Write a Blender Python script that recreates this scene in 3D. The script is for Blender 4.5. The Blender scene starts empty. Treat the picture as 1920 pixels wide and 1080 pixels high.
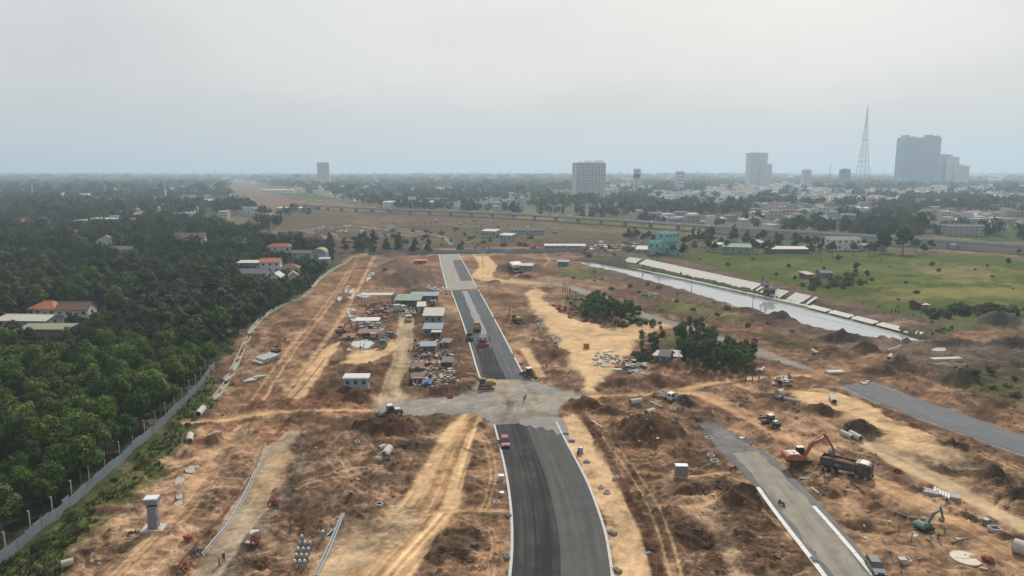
import bpy, math, random
import numpy as np
from mathutils import Vector, Matrix, Euler

# ------------------------------------------------------------------ camera, sky, sun, exposure
F, HOR, CAMH = 1340.0, 320.0, 58.0
PITCH = math.atan((540.0 - HOR) / F)
scn = bpy.context.scene
COL = scn.collection
cam = bpy.data.cameras.new('camera'); camo = bpy.data.objects.new('camera', cam); COL.objects.link(camo)
camo.location = (0, 0, CAMH); camo.rotation_euler = (math.pi / 2 - PITCH, 0, 0)
cam.sensor_width = 36.0; cam.lens = 36.0 * F / 1920.0; cam.clip_start = 1.0; cam.clip_end = 60000.0
scn.camera = camo

SUN_EL, SUN_AZ = 42.0, 16.0          # azimuth measured from the view direction (+Y) towards +X
world = bpy.data.worlds.new('World'); scn.world = world; world.use_nodes = True
wn = world.node_tree.nodes; wl = world.node_tree.links; wn.clear()
wo = wn.new('ShaderNodeOutputWorld'); bg = wn.new('ShaderNodeBackground')
sky = wn.new('ShaderNodeTexSky'); sky.sky_type = 'NISHITA'; sky.sun_disc = False
sky.sun_elevation = math.radians(SUN_EL); sky.sun_rotation = math.radians(SUN_AZ)
sky.altitude = 50; sky.air_density = 1.4; sky.dust_density = 6.0; sky.ozone_density = 1.0
skm = wn.new('ShaderNodeMixRGB'); skm.blend_type = 'MULTIPLY'; skm.inputs[0].default_value = 1
skm.inputs[2].default_value = (0.10, 0.10, 0.10, 1)
wl.new(sky.outputs[0], skm.inputs[1])
# thin overcast veil over the whole sky, with soft cloud structure
wtc = wn.new('ShaderNodeTexCoord'); wmp = wn.new('ShaderNodeMapping'); wmp.inputs['Scale'].default_value = (1.1, 1.1, 3.2)
wno = wn.new('ShaderNodeTexNoise'); wno.inputs['Scale'].default_value = 1.7; wno.inputs['Detail'].default_value = 5; wno.inputs['Roughness'].default_value = 0.5
wrp = wn.new('ShaderNodeValToRGB')
wrp.color_ramp.elements[0].position = 0.34; wrp.color_ramp.elements[0].color = (0.69, 0.71, 0.72, 1)
wrp.color_ramp.elements[1].position = 0.62; wrp.color_ramp.elements[1].color = (0.91, 0.905, 0.90, 1)
wl.new(wtc.outputs['Generated'], wmp.inputs[0]); wl.new(wmp.outputs[0], wno.inputs['Vector']); wl.new(wno.outputs[0], wrp.inputs[0])
wmx = wn.new('ShaderNodeMixRGB'); wmx.inputs[0].default_value = 0.78
wl.new(skm.outputs[0], wmx.inputs[1]); wl.new(wrp.outputs[0], wmx.inputs[2])
# the air is duller and bluer low over the whole horizon
wsp = wn.new('ShaderNodeSeparateXYZ'); wl.new(wtc.outputs['Generated'], wsp.inputs[0])
wel = wn.new('ShaderNodeMapRange'); wel.interpolation_type = 'SMOOTHSTEP'; wel.inputs[1].default_value = -.02; wel.inputs[2].default_value = .11; wel.inputs[3].default_value = 1.0; wel.inputs[4].default_value = 0.0
wl.new(wsp.outputs['Z'], wel.inputs[0])
whz = wn.new('ShaderNodeMixRGB'); whz.inputs[2].default_value = (.76, .745, .725, 1)
wl.new(wel.outputs[0], whz.inputs[0]); wl.new(wmx.outputs[0], whz.inputs[1])
wl.new(whz.outputs[0], bg.inputs[0]); bg.inputs[1].default_value = 1.0
wl.new(bg.outputs[0], wo.inputs[0])

sun = bpy.data.lights.new('sun', 'SUN'); suno = bpy.data.objects.new('sun', sun); COL.objects.link(suno)
sun.energy = 4.9; sun.angle = math.radians(1.5); sun.color = (1.0, 0.94, 0.85)
_e, _a = math.radians(SUN_EL), math.radians(SUN_AZ)
sdir = Vector((math.sin(_a) * math.cos(_e), math.cos(_a) * math.cos(_e), math.sin(_e)))
suno.rotation_euler = sdir.to_track_quat('Z', 'Y').to_euler()
vs = scn.view_settings; vs.view_transform = 'Standard'; vs.look = 'None'; vs.gamma = 1; vs.use_curve_mapping = False
vs.exposure = -0.16
cy = scn.cycles
cy.use_denoising = True; cy.use_adaptive_sampling = False
try: cy.denoiser = 'OPENIMAGEDENOISE'
except Exception: pass
cy.max_bounces = 5; cy.diffuse_bounces = 2; cy.glossy_bounces = 2; cy.transmission_bounces = 2; cy.volume_bounces = 1
cy.caustics_reflective = False; cy.caustics_refractive = False; cy.sample_clamp_indirect = 4.0
scn.render.film_transparent = False

# ------------------------------------------------------------------ helpers
cp, sp = math.cos(PITCH), math.sin(PITCH)
def P(px, py, z=0.0):
    """ground point (height z) that lies under a photo pixel (1920 x 1080)"""
    a = (px - 960.0) / F; b = (py - 540.0) / F
    dy = cp - b * sp; dz = -sp - b * cp
    t = (z - CAMH) / dz
    return Vector((a * t, dy * t, z))
def mpp(py):                     # metres per photo pixel, sideways, on the ground at row py
    b = (py - 540.0) / F
    return CAMH / (sp + b * cp) / F
def at_depth(px, py, Y):          # point seen at a pixel at world distance Y
    a = (px - 960.0) / F; b = (py - 540.0) / F
    t = Y / (cp - b * sp)
    return Vector((a * t, Y, CAMH + t * (-sp - b * cp)))

R = random.Random(7)
NR = np.random.RandomState(11)
_T = NR.rand(512, 512)
def vnoise(x, y):
    xi = np.floor(x).astype(np.int64); yi = np.floor(y).astype(np.int64)
    fx = x - xi; fy = y - yi
    fx = fx * fx * (3 - 2 * fx); fy = fy * fy * (3 - 2 * fy)
    x0 = xi & 511; x1 = (xi + 1) & 511; y0 = yi & 511; y1 = (yi + 1) & 511
    a = _T[x0, y0]; b = _T[x1, y0]; c = _T[x0, y1]; d = _T[x1, y1]
    return (a + (b - a) * fx) + ((c + (d - c) * fx) - (a + (b - a) * fx)) * fy
def fbm(x, y, o=4, g=0.5):
    s = np.zeros_like(x); a = 1.0; n = 0.0
    ca, sa = math.cos(0.6), math.sin(0.6)
    for i in range(o):
        s += a * vnoise(x + 17.3 * i, y - 9.1 * i); n += a; a *= g
        x, y = (x * ca - y * sa) * 2.03, (x * sa + y * ca) * 2.03
    return s / n
def sstep(e0, e1, x):
    t = np.clip((x - e0) / (e1 - e0), 0, 1); return t * t * (3 - 2 * t)

def wpoly(pts): return np.array([[P(a, b).x, P(a, b).y] for a, b in pts])
def sdf(poly, X, Y):
    d = np.full(X.shape, 1e18); ins = np.zeros(X.shape, bool)
    n = len(poly)
    for i in range(n):
        ax, ay = poly[i]; bx, by = poly[(i + 1) % n]
        ex, ey = bx - ax, by - ay
        wx, wy = X - ax, Y - ay
        t = np.clip((wx * ex + wy * ey) / (ex * ex + ey * ey + 1e-9), 0, 1)
        dx = wx - ex * t; dy = wy - ey * t
        d = np.minimum(d, dx * dx + dy * dy)
        if abs(ey) > 1e-12:
            c = ((ay > Y) != (by > Y)) & (X < (bx - ax) * (Y - ay) / ey + ax)
            ins ^= c
    d = np.sqrt(d)
    return np.where(ins, -d, d)
def linedist(pts, wid, X, Y):
    best = np.full(X.shape, 1e18); S = np.zeros(X.shape); T = np.zeros(X.shape); W = np.ones(X.shape); acc = 0.0
    for i in range(len(pts) - 1):
        ax, ay = pts[i]; bx, by = pts[i + 1]
        ex, ey = bx - ax, by - ay; L = math.hypot(ex, ey) + 1e-9
        wx, wy = X - ax, Y - ay
        t = np.clip((wx * ex + wy * ey) / (L * L), 0, 1)
        dx = wx - ex * t; dy = wy - ey * t; d2 = dx * dx + dy * dy
        m = d2 < best
        best = np.where(m, d2, best)
        S = np.where(m, (wx * ey - wy * ex) / L, S); T = np.where(m, acc + t * L, T)
        W = np.where(m, wid[i] + (wid[i + 1] - wid[i]) * t, W); acc += L
    return np.sqrt(best), S, T, W
def smooth_line(pts, n=4):
    """Catmull-Rom through 2-D points"""
    p = [np.array(q, float) for q in pts]
    p = [2 * p[0] - p[1]] + p + [2 * p[-1] - p[-2]]
    out = []
    for i in range(1, len(p) - 2):
        for k in range(n):
            t = k / n
            out.append(0.5 * ((2 * p[i]) + (p[i + 1] - p[i - 1]) * t + (2 * p[i - 1] - 5 * p[i] + 4 * p[i + 1] - p[i + 2]) * t * t
                              + (3 * p[i] - p[i - 1] - 3 * p[i + 1] + p[i + 2]) * t ** 3))
    out.append(p[-2]); return [tuple(q) for q in out]

# ------------------------------------------------------------------ materials
_M = {}
def mat(name, col, rough=0.8, metal=0.0, var=0.18, scale=1.5, spec=0.3, bump=0.0, rnd=0.0):
    if name in _M: return _M[name]
    m = bpy.data.materials.new(name); m.use_nodes = True; _M[name] = m; col = tuple(c * .84 for c in col)
    nt = m.node_tree; b = nt.nodes['Principled BSDF']
    b.inputs['Roughness'].default_value = rough; b.inputs['Metallic'].default_value = metal
    b.inputs['Specular IOR Level'].default_value = spec
    tc = nt.nodes.new('ShaderNodeTexCoord'); no = nt.nodes.new('ShaderNodeTexNoise')
    no.inputs['Scale'].default_value = scale; no.inputs['Detail'].default_value = 6; no.inputs['Roughness'].default_value = 0.65
    nt.links.new(tc.outputs['Object'], no.inputs['Vector'])
    mx = nt.nodes.new('ShaderNodeMixRGB')
    mx.inputs[1].default_value = tuple(max(0, c * (1 - var * 1.6)) for c in col) + (1,)
    mx.inputs[2].default_value = tuple(min(1, c * (1 + var * 1.3)) for c in col) + (1,)
    nt.links.new(no.outputs[0], mx.inputs[0])
    out = mx.outputs[0]
    if rnd:
        oi = nt.nodes.new('ShaderNodeObjectInfo'); hs = nt.nodes.new('ShaderNodeHueSaturation')
        mr = nt.nodes.new('ShaderNodeMapRange'); mr.inputs[3].default_value = 1 - rnd; mr.inputs[4].default_value = 1 + rnd
        nt.links.new(oi.outputs['Random'], mr.inputs[0]); nt.links.new(mr.outputs[0], hs.inputs['Value']); nt.links.new(out, hs.inputs['Color'])
        out = hs.outputs[0]
    if name.startswith(('machine_', 'truck_', 'bike_', 'dark_rubber')):      # site dust caked on the paint
        n2 = nt.nodes.new('ShaderNodeTexNoise'); n2.inputs['Scale'].default_value = 2.6; n2.inputs['Detail'].default_value = 7; n2.inputs['Roughness'].default_value = .7
        nt.links.new(tc.outputs['Object'], n2.inputs['Vector']); dr = nt.nodes.new('ShaderNodeMapRange')
        dr.inputs[1].default_value = .42; dr.inputs[2].default_value = .70; dr.inputs[3].default_value = .06; dr.inputs[4].default_value = .62
        nt.links.new(n2.outputs[0], dr.inputs[0]); dm = nt.nodes.new('ShaderNodeMixRGB'); dm.inputs[2].default_value = (.24, .17, .11, 1)
        nt.links.new(dr.outputs[0], dm.inputs[0]); nt.links.new(out, dm.inputs[1]); out = dm.outputs[0]
    nt.links.new(out, b.inputs['Base Color'])
    if bump:
        bp = nt.nodes.new('ShaderNodeBump'); bp.inputs['Strength'].default_value = 0.6; bp.inputs['Distance'].default_value = bump
        nt.links.new(no.outputs[0], bp.inputs['Height']); nt.links.new(bp.outputs[0], b.inputs['Normal'])
    return m

def leafmat(name, c0, c1, rnd=0.25, trans=0.25):
    if name in _M: return _M[name]
    m = bpy.data.materials.new(name); m.use_nodes = True; _M[name] = m
    nt = m.node_tree; b = nt.nodes['Principled BSDF']; o = nt.nodes['Material Output']
    b.inputs['Roughness'].default_value = 0.75; b.inputs['Specular IOR Level'].default_value = 0.15
    tc = nt.nodes.new('ShaderNodeTexCoord'); no = nt.nodes.new('ShaderNodeTexNoise')
    no.inputs['Scale'].default_value = 0.9; no.inputs['Detail'].default_value = 5
    nt.links.new(tc.outputs['Object'], no.inputs['Vector'])
    rp = nt.nodes.new('ShaderNodeValToRGB'); rp.color_ramp.elements[0].position = 0.32; rp.color_ramp.elements[1].position = 0.68
    rp.color_ramp.elements[0].color = tuple(c0) + (1,); rp.color_ramp.elements[1].color = tuple(c1) + (1,)
    nt.links.new(no.outputs[0], rp.inputs[0])
    oi = nt.nodes.new('ShaderNodeObjectInfo'); hs = nt.nodes.new('ShaderNodeHueSaturation')
    mr = nt.nodes.new('ShaderNodeMapRange'); mr.inputs[3].default_value = 1 - rnd; mr.inputs[4].default_value = 1 + rnd
    mh = nt.nodes.new('ShaderNodeMapRange'); mh.inputs[3].default_value = 0.485; mh.inputs[4].default_value = 0.515
    wnz = nt.nodes.new('ShaderNodeTexWhiteNoise'); wnz.noise_dimensions = '1D'
    nt.links.new(oi.outputs['Random'], mr.inputs[0]); nt.links.new(oi.outputs['Random'], wnz.inputs['W'])
    nt.links.new(wnz.outputs[0], mh.inputs[0]); nt.links.new(mh.outputs[0], hs.inputs['Hue'])
    nt.links.new(mr.outputs[0], hs.inputs['Value']); nt.links.new(rp.outputs[0], hs.inputs['Color'])
    nt.links.new(hs.outputs[0], b.inputs['Base Color'])
    tr = nt.nodes.new('ShaderNodeBsdfTranslucent'); nt.links.new(hs.outputs[0], tr.inputs['Color'])
    ms = nt.nodes.new('ShaderNodeMixShader'); ms.inputs[0].default_value = trans
    nt.links.new(b.outputs[0], ms.inputs[1]); nt.links.new(tr.outputs[0], ms.inputs[2]); nt.links.new(ms.outputs[0], o.inputs['Surface'])
    return m

def attrmat(name, rough=0.85, trans=0.0, var=0.2, scale=0.3):
    """colour comes from the point attribute Col (each plant or house of a far mass has its own)"""
    m = bpy.data.materials.new(name); m.use_nodes = True; nt = m.node_tree; b = nt.nodes['Principled BSDF']; o = nt.nodes['Material Output']
    b.inputs['Roughness'].default_value = rough; b.inputs['Specular IOR Level'].default_value = 0.12
    a = nt.nodes.new('ShaderNodeAttribute'); a.attribute_name = 'Col'
    tc = nt.nodes.new('ShaderNodeTexCoord'); no = nt.nodes.new('ShaderNodeTexNoise'); no.inputs['Scale'].default_value = scale; no.inputs['Detail'].default_value = 5
    nt.links.new(tc.outputs['Object'], no.inputs['Vector'])
    mr = nt.nodes.new('ShaderNodeMapRange'); mr.inputs[1].default_value = .25; mr.inputs[2].default_value = .75; mr.inputs[3].default_value = 1 - var; mr.inputs[4].default_value = 1 + var
    nt.links.new(no.outputs[0], mr.inputs[0])
    mx = nt.nodes.new('ShaderNodeMixRGB'); mx.blend_type = 'MULTIPLY'; mx.inputs[0].default_value = 1
    nt.links.new(a.outputs['Color'], mx.inputs[1]); nt.links.new(mr.outputs[0], mx.inputs[2]); nt.links.new(mx.outputs[0], b.inputs['Base Color'])
    if trans:
        tr = nt.nodes.new('ShaderNodeBsdfTranslucent'); nt.links.new(mx.outputs[0], tr.inputs['Color'])
        ms = nt.nodes.new('ShaderNodeMixShader'); ms.inputs[0].default_value = trans
        nt.links.new(b.outputs[0], ms.inputs[1]); nt.links.new(tr.outputs[0], ms.inputs[2]); nt.links.new(ms.outputs[0], o.inputs['Surface'])
    return m

# ------------------------------------------------------------------ mesh building
def tag(o, label=None, cat=None, group=None, kind=None):
    if label: o['label'] = label
    if cat: o['category'] = cat
    if group: o['group'] = group
    if kind: o['kind'] = kind
    return o
def link(name, me, parent=None, loc=None, rz=None):
    o = bpy.data.objects.new(name, me); COL.objects.link(o)
    if parent is not None: o.parent = parent
    if loc is not None: o.location = loc
    if rz is not None: o.rotation_euler = (0, 0, rz)
    return o
def thing(name, label, cat, loc=(0, 0, 0), rz=0.0, group=None):
    o = bpy.data.objects.new(name, None); COL.objects.link(o); o.empty_display_size = 0.3
    o.location = loc; o.rotation_euler = (0, 0, rz)
    return tag(o, label, cat, group)
def dup(root, loc, rz=0.0, label=None, scale=None, group=None):
    c = root.copy(); COL.objects.link(c); c.location = loc; c.rotation_euler = (0, 0, rz)
    if label: c['label'] = label
    if group: c['group'] = group
    if scale: c.scale = (scale,) * 3 if not isinstance(scale, tuple) else scale
    for ch in root.children:
        k = ch.copy(); COL.objects.link(k); k.parent = c
        for g in ch.children:
            q = g.copy(); COL.objects.link(q); q.parent = k
    return c

class MB:
    def __init__(s): s.v = []; s.f = []; s.m = []
    def add(s, vs, fs, mi=0):
        n = len(s.v); s.v += [tuple(q) for q in vs]; s.f += [tuple(n + i for i in f) for f in fs]; s.m += [mi] * len(fs); return s
    def box(s, c, d, rz=0.0, mi=0, top=(1, 1), ry=0.0):
        hx, hy, hz = d[0] / 2, d[1] / 2, d[2] / 2; vs = []
        ca, sa = math.cos(rz), math.sin(rz); cb, sb = math.cos(ry), math.sin(ry)
        for z in (-1, 1):
            kx, ky = (1, 1) if z < 0 else top
            for x, y in ((-1, -1), (1, -1), (1, 1), (-1, 1)):
                a, b, e = x * hx * kx, y * hy * ky, z * hz
                a, e = a * cb + e * sb, -a * sb + e * cb
                vs.append((c[0] + a * ca - b * sa, c[1] + a * sa + b * ca, c[2] + e))
        return s.add(vs, [(3, 2, 1, 0), (4, 5, 6, 7), (0, 1, 5, 4), (1, 2, 6, 5), (2, 3, 7, 6), (3, 0, 4, 7)], mi)
    def cyl(s, p0, p1, r0, r1=None, n=10, mi=0, cap=True):
        r1 = r0 if r1 is None else r1
        p0, p1 = Vector(p0), Vector(p1); q = (p1 - p0).to_track_quat('Z', 'Y'); vs = []
        for p, r in ((p0, r0), (p1, r1)):
            for i in range(n):
                a = 2 * math.pi * i / n; vs.append(p + q @ Vector((r * math.cos(a), r * math.sin(a), 0)))
        fs = [(i, (i + 1) % n, n + (i + 1) % n, n + i) for i in range(n)]
        if cap: fs += [tuple(range(n - 1, -1, -1)), tuple(range(n, 2 * n))]
        return s.add(vs, fs, mi)
    def pipe(s, p0, p1, ro, ri, n=14, mi=0):
        p0, p1 = Vector(p0), Vector(p1); q = (p1 - p0).to_track_quat('Z', 'Y'); vs = []
        for p, r in ((p0, ro), (p1, ro), (p1, ri), (p0, ri)):
            for i in range(n):
                a = 2 * math.pi * i / n; vs.append(p + q @ Vector((r * math.cos(a), r * math.sin(a), 0)))
        fs = []
        for k in range(4):
            j = (k + 1) % 4
            fs += [(k * n + i, k * n + (i + 1) % n, j * n + (i + 1) % n, j * n + i) for i in range(n)]
        return s.add(vs, fs, mi)
    def path(s, pts, r, n=6, mi=0):
        for a, b in zip(pts[:-1], pts[1:]): s.cyl(a, b, r, n=n, mi=mi)
        return s
    def prism(s, prof, y0, y1, mi=0, y0b=None, y1b=None):
        """profile in x,z extruded along y"""
        n = len(prof)
        vs = [(x, y0, z) for x, z in prof] + [(x, y1, z) for x, z in prof]
        fs = [tuple(range(n)), tuple(range(2 * n - 1, n - 1, -1))] + [(i, n + i, n + (i + 1) % n, (i + 1) % n) for i in range(n)]
        return s.add(vs, fs, mi)
    def slab(s, poly, z0, z1, mi=0):
        """plan polygon extruded in z; z may be callables"""
        n = len(poly)
        vs = [(x, y, z0) for x, y in poly] + [(x, y, z1) for x, y in poly]
        fs = [tuple(range(n - 1, -1, -1)), tuple(range(n, 2 * n))] + [(i, (i + 1) % n, n + (i + 1) % n, n + i) for i in range(n)]
        return s.add(vs, fs, mi)
    def mesh(s, name, mats):
        me = bpy.data.meshes.new(name); me.from_pydata(s.v, [], s.f)
        mats = mats if isinstance(mats, (list, tuple)) else [mats]
        for m in mats: me.materials.append(m)
        if len(mats) > 1: me.polygons.foreach_set('material_index', s.m)
        me.update(); return me
    def build(s, name, mats, parent=None, loc=None, rz=None):
        me = s.mesh(name, mats)
        import bmesh
        bm = bmesh.new(); bm.from_mesh(me); bmesh.ops.recalc_face_normals(bm, faces=bm.faces); bm.to_mesh(me); bm.free()
        return link(name, me, parent, loc, rz)

def npmesh(name, V, Fq, mats, smooth=False):
    """fast mesh from numpy arrays: V (n,3), Fq (m,k)"""
    me = bpy.data.meshes.new(name); k = Fq.shape[1]
    me.vertices.add(len(V)); me.vertices.foreach_set('co', V.astype(np.float32).ravel())
    me.loops.add(Fq.size); me.loops.foreach_set('vertex_index', Fq.astype(np.int32).ravel())
    me.polygons.add(len(Fq)); me.polygons.foreach_set('loop_start', (np.arange(len(Fq)) * k).astype(np.int32))
    try: me.polygons.foreach_set('loop_total', np.full(len(Fq), k, np.int32))
    except Exception: pass
    me.update(calc_edges=True)
    if smooth: me.polygons.foreach_set('use_smooth', np.ones(len(Fq), bool))
    for m in (mats if isinstance(mats, (list, tuple)) else [mats]): me.materials.append(m)
    return me
def colattr(me, name, C):
    a = me.attributes.new(name, 'FLOAT_COLOR', 'POINT')
    c4 = np.ones((len(C), 4), np.float32); c4[:, :3] = C; a.data.foreach_set('color', c4.ravel())
# ------------------------------------------------------------------ terrain: zones given as photo pixels, laid out on the ground plane
TAN = (.46, .305, .17); SAND = (.52, .375, .22); TANG = (.36, .28, .19)
BRA = (.165, .098, .062); BRB = (.29, .185, .118); REDB = (.24, .125, .068); GRB = (.17, .13, .105); DRK = (.095, .066, .048)
GRAV = (.20, .20, .195); GRAVL = (.30, .285, .255); GRASS = (.075, .10, .032); FIELD = (.062, .092, .013); SCRUB = (.12, .115, .055)
CANAL_S = [(1062, 484), (1085, 490), (1160, 506), (1300, 545), (1440, 585), (1560, 616), (1640, 628), (1690, 634)]
CANAL_N = [(1735, 632), (1690, 617), (1600, 592), (1500, 568), (1400, 546), (1260, 515), (1170, 499), (1110, 488)]
FENCE = [(-330, 1330), (-170, 1195), (0, 1062), (100, 980), (200, 893), (280, 822), (340, 765), (380, 722), (405, 688)]
NEAR_L = [(925, 797), (936, 840), (946, 885), (953, 930), (957, 980), (957, 1030), (953, 1080), (944, 1160), (925, 1260), (890, 1400)]
NEAR_R = [(1045, 792), (1064, 830), (1086, 870), (1106, 910), (1125, 960), (1140, 1010), (1151, 1080), (1158, 1160), (1158, 1260), (1145, 1400)]
MID_L = [(845, 546), (862, 592), (880, 648), (892, 690), (899, 711)]
MID_R = [(898, 544), (930, 602), (958, 655), (976, 690), (988, 711)]
FAR_L = [(822, 477), (829, 510), (838, 545)]
FAR_R = [(860, 476), (875, 502), (896, 541)]
R1_L = [(1578, 722), (1650, 755), (1750, 792), (1850, 828), (1920, 852), (2100, 915), (2400, 1020)]
R1_R = [(1638, 720), (1720, 748), (1800, 776), (1920, 818), (2100, 878), (2400, 980)]
R2_L = [(1360, 852), (1400, 895), (1440, 945), (1490, 1010), (1540, 1080), (1600, 1165), (1700, 1300)]
R2_R = [(1432, 845), (1500, 908), (1550, 958), (1600, 1018), (1648, 1080), (1712, 1165), (1815, 1300)]
def ring(a, b): return list(a) + list(b)[::-1]
ROADS = [ring(NEAR_L, NEAR_R), ring(MID_L, MID_R), ring(FAR_L, FAR_R), ring(R1_L, R1_R), ring(R2_L, R2_R)]

Z = []
def zp(pts, col, a=1.0, soft=1.2, amp=1.5, rough=0.3, flat=0.0, dz=0.0, dirn=None, rib=0.0):
    Z.append(dict(k='P', pts=wpoly(pts), col=np.array(col), a=a, soft=soft, amp=amp, rough=rough, flat=flat, dz=dz, dirn=dirn, rib=rib))
def zl(pts, wpx, col, a=1.0, streak=0.5, rough=0.15, flat=0.7, dz=0.0, amp=0.6, ruts=False):
    q = smooth_line(pts, 4); w = [wpx] * len(pts) if not isinstance(wpx, (list, tuple)) else list(wpx)
    wi = np.interp(np.linspace(0, len(pts) - 1, len(q)), range(len(pts)), w)
    wp = [(P(a_, b_).x, P(a_, b_).y) for a_, b_ in q]
    Z.append(dict(k='L', pts=wp, wid=[wi[i] * mpp(q[i][1]) * 0.5 for i in range(len(q))], col=np.array(col), a=a, streak=streak, rough=rough, flat=flat, dz=dz, amp=amp, ruts=ruts))
MOUNDS = []
def md(px, py, wpx, ratio, h, col, ang=0.0, rough=1.0, a=0.85):
    c = P(px, py); MOUNDS.append((c.x, c.y, wpx * mpp(py) / 2, wpx * mpp(py) / 2 * ratio, h, np.array(col), math.radians(ang), rough, a))

SITE = [(-400, 1420), (-60, 1100), (110, 1060), (300, 890), (350, 820), (385, 760), (415, 690), (440, 640), (520, 585), (580, 545), (620, 505), (655, 480), (760, 468),
        (1000, 462), (1090, 478), (1180, 515), (1300, 560), (1440, 600), (1560, 640), (1700, 655), (1800, 620), (1920, 610), (2600, 640), (3200, 1420)]
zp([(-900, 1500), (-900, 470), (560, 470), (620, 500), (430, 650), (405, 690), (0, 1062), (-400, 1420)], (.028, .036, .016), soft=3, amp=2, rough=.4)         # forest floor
zp([(480, 452), (620, 412), (800, 396), (1000, 408), (1230, 428), (1330, 450), (1240, 480), (1060, 486), (800, 480), (600, 476)], (.185, .135, .098), a=.8, soft=14, amp=26, rough=.6)  # earthworks under the viaduct
zp([(640, 455), (760, 420), (900, 425), (1000, 440), (960, 452), (800, 462)], SCRUB, a=.45, soft=14, amp=24, rough=.6)
zp([(1020, 408), (1240, 420), (1260, 440), (1120, 440), (1000, 425)], FIELD, a=.7, soft=14, amp=14, rough=.3)
zp([(1250, 484), (1330, 472), (1440, 474), (1920, 478), (2500, 480), (2500, 600), (1920, 592), (1760, 590), (1660, 578), (1540, 560), (1440, 536), (1330, 506)], FIELD, soft=6, amp=7, rough=.35)
zp([(1500, 500), (1700, 492), (1800, 505), (1700, 520), (1560, 515)], (.10, .13, .045), a=.6, soft=9, amp=12, rough=.4)
zp([(1740, 498), (1850, 502), (1870, 530), (1760, 530)], (.25, .21, .10), a=.55, soft=10, amp=14, rough=.3)
zp([(1650, 540), (2000, 535), (2000, 562), (1650, 560)], (.24, .23, .07), a=.55, soft=8, amp=10, rough=.3)
zp([(1700, 440), (1920, 455), (2300, 470), (2300, 484), (1920, 484), (1740, 470)], (.30, .21, .14), a=.8, soft=8, amp=10, rough=.7)
_q = random.Random(5)
for _ in range(46):
    x, y = _q.uniform(1290, 1960), _q.uniform(484, 590); w = _q.uniform(15, 70) * (y - 320) / 220; h = _q.uniform(2, 7)
    zp([(x + math.cos(t * .785) * w * _q.uniform(.6, 1.2), y + math.sin(t * .785) * h * _q.uniform(.6, 1.2)) for t in range(8)], _q.choice([(.07, .10, .032), (.06, .08, .03), (.14, .15, .05), (.17, .16, .06), (.10, .14, .036), (.15, .12, .065)]), a=_q.uniform(.3, .7), soft=3, amp=4, rough=.4)
for pts_ in ([(1450, 487), (1490, 488), (1535, 489)], [(1650, 516), (1700, 517), (1742, 516)], [(1560, 527), (1600, 527), (1655, 528)], [(1640, 541), (1700, 542), (1760, 540)], [(1330, 492), (1380, 497), (1440, 505)]):
    zl(pts_, 3.5, (.035, .045, .02), a=.8, streak=.3, rough=.8, flat=0, amp=1.5)
zp(SITE, BRB, soft=1.5, amp=2.2, rough=.75)
zp([(1090, 478), (1160, 498), (1300, 528), (1500, 572), (1700, 630), (1860, 640), (1920, 620), (2100, 620), (2100, 700), (1800, 690), (1650, 665), (1500, 640), (1360, 600), (1200, 545), (1080, 500)], (.20, .145, .112), soft=4, amp=5, rough=.6)  # canal margins
zp([(1240, 480), (1330, 500), (1460, 532), (1600, 570), (1760, 610), (1740, 632), (1600, 588), (1400, 540), (1240, 502)], (.19, .135, .105), soft=3, amp=3, rough=.7)
zp([(1000, 500), (1120, 520), (1300, 570), (1480, 620), (1560, 660), (1440, 650), (1290, 600), (1160, 560), (1010, 528)], (.21, .125, .085), a=.8, soft=5, amp=7, rough=.7)
zp([(1050, 500), (1130, 505), (1120, 525), (1060, 525)], GRASS, a=.8, soft=4, amp=6, rough=.8)
zp([(1200, 555), (1330, 575), (1420, 600), (1330, 605), (1240, 585)], (.10, .11, .04), a=.85, soft=4, amp=6, rough=.8)
zp([(1430, 610), (1540, 650), (1600, 672), (1500, 660), (1430, 630)], (.12, .11, .045), a=.8, soft=4, amp=5, rough=.8)
zp([(1700, 660), (1920, 640), (2200, 650), (2200, 760), (1920, 740), (1800, 720)], (.17, .15, .12), a=.7, soft=5, amp=6, rough=.9)
zp([(1745, 690), (1860, 690), (1920, 715), (2100, 740), (2100, 770), (1920, 760), (1840, 740), (1760, 715)], (.085, .095, .035), a=.9, soft=4, amp=6, rough=.9)
zp([(1790, 605), (1920, 585), (2100, 580), (2100, 600), (1920, 612), (1830, 620)], (.09, .10, .045), a=.8, soft=5, amp=6, rough=.8)
zp([(560, 700), (690, 560), (800, 560), (870, 600), (895, 700), (880, 745), (700, 750), (560, 760)], (.215, .135, .088), a=.7, soft=5, amp=6, rough=.9)
zp([(430, 690), (560, 590), (640, 520), (700, 490), (720, 520), (640, 640), (560, 740), (430, 745)], (.25, .142, .088), a=.75, soft=4, amp=5, rough=.7)
zp([(360, 800), (500, 745), (700, 745), (700, 800), (520, 830), (480, 880), (330, 900)], (.275, .148, .085), a=.8, soft=3, amp=5, rough=.7)
zp([(560, 800), (740, 780), (880, 790), (800, 850), (720, 960), (560, 1010), (450, 1080), (430, 1060), (530, 930)], (.235, .158, .108), a=.8, soft=2, amp=4, rough=.85, dirn=(0.15, 1.0))
zp([(1170, 840), (1400, 830), (1500, 950), (1530, 1100), (1600, 1250), (1330, 1250), (1240, 960)], (.25, .16, .10), a=.8, soft=2, amp=4, rough=.9, dirn=(1.0, 0.1))
zp([(-60, 1105), (0, 1070), (200, 900), (345, 770), (400, 700), (420, 690), (400, 760), (340, 850), (300, 905), (190, 1000), (120, 1100), (60, 1200), (-150, 1200)], GRASS, a=.95, soft=1.0, amp=2.0, rough=.7)   # weeds along the hoarding
zp([(1210, 650), (1170, 670), (1230, 690), (1290, 680), (1390, 700), (1420, 690), (1330, 640), (1250, 630)], (.075, .085, .035), a=.9, soft=2, amp=3, rough=.8)
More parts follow.
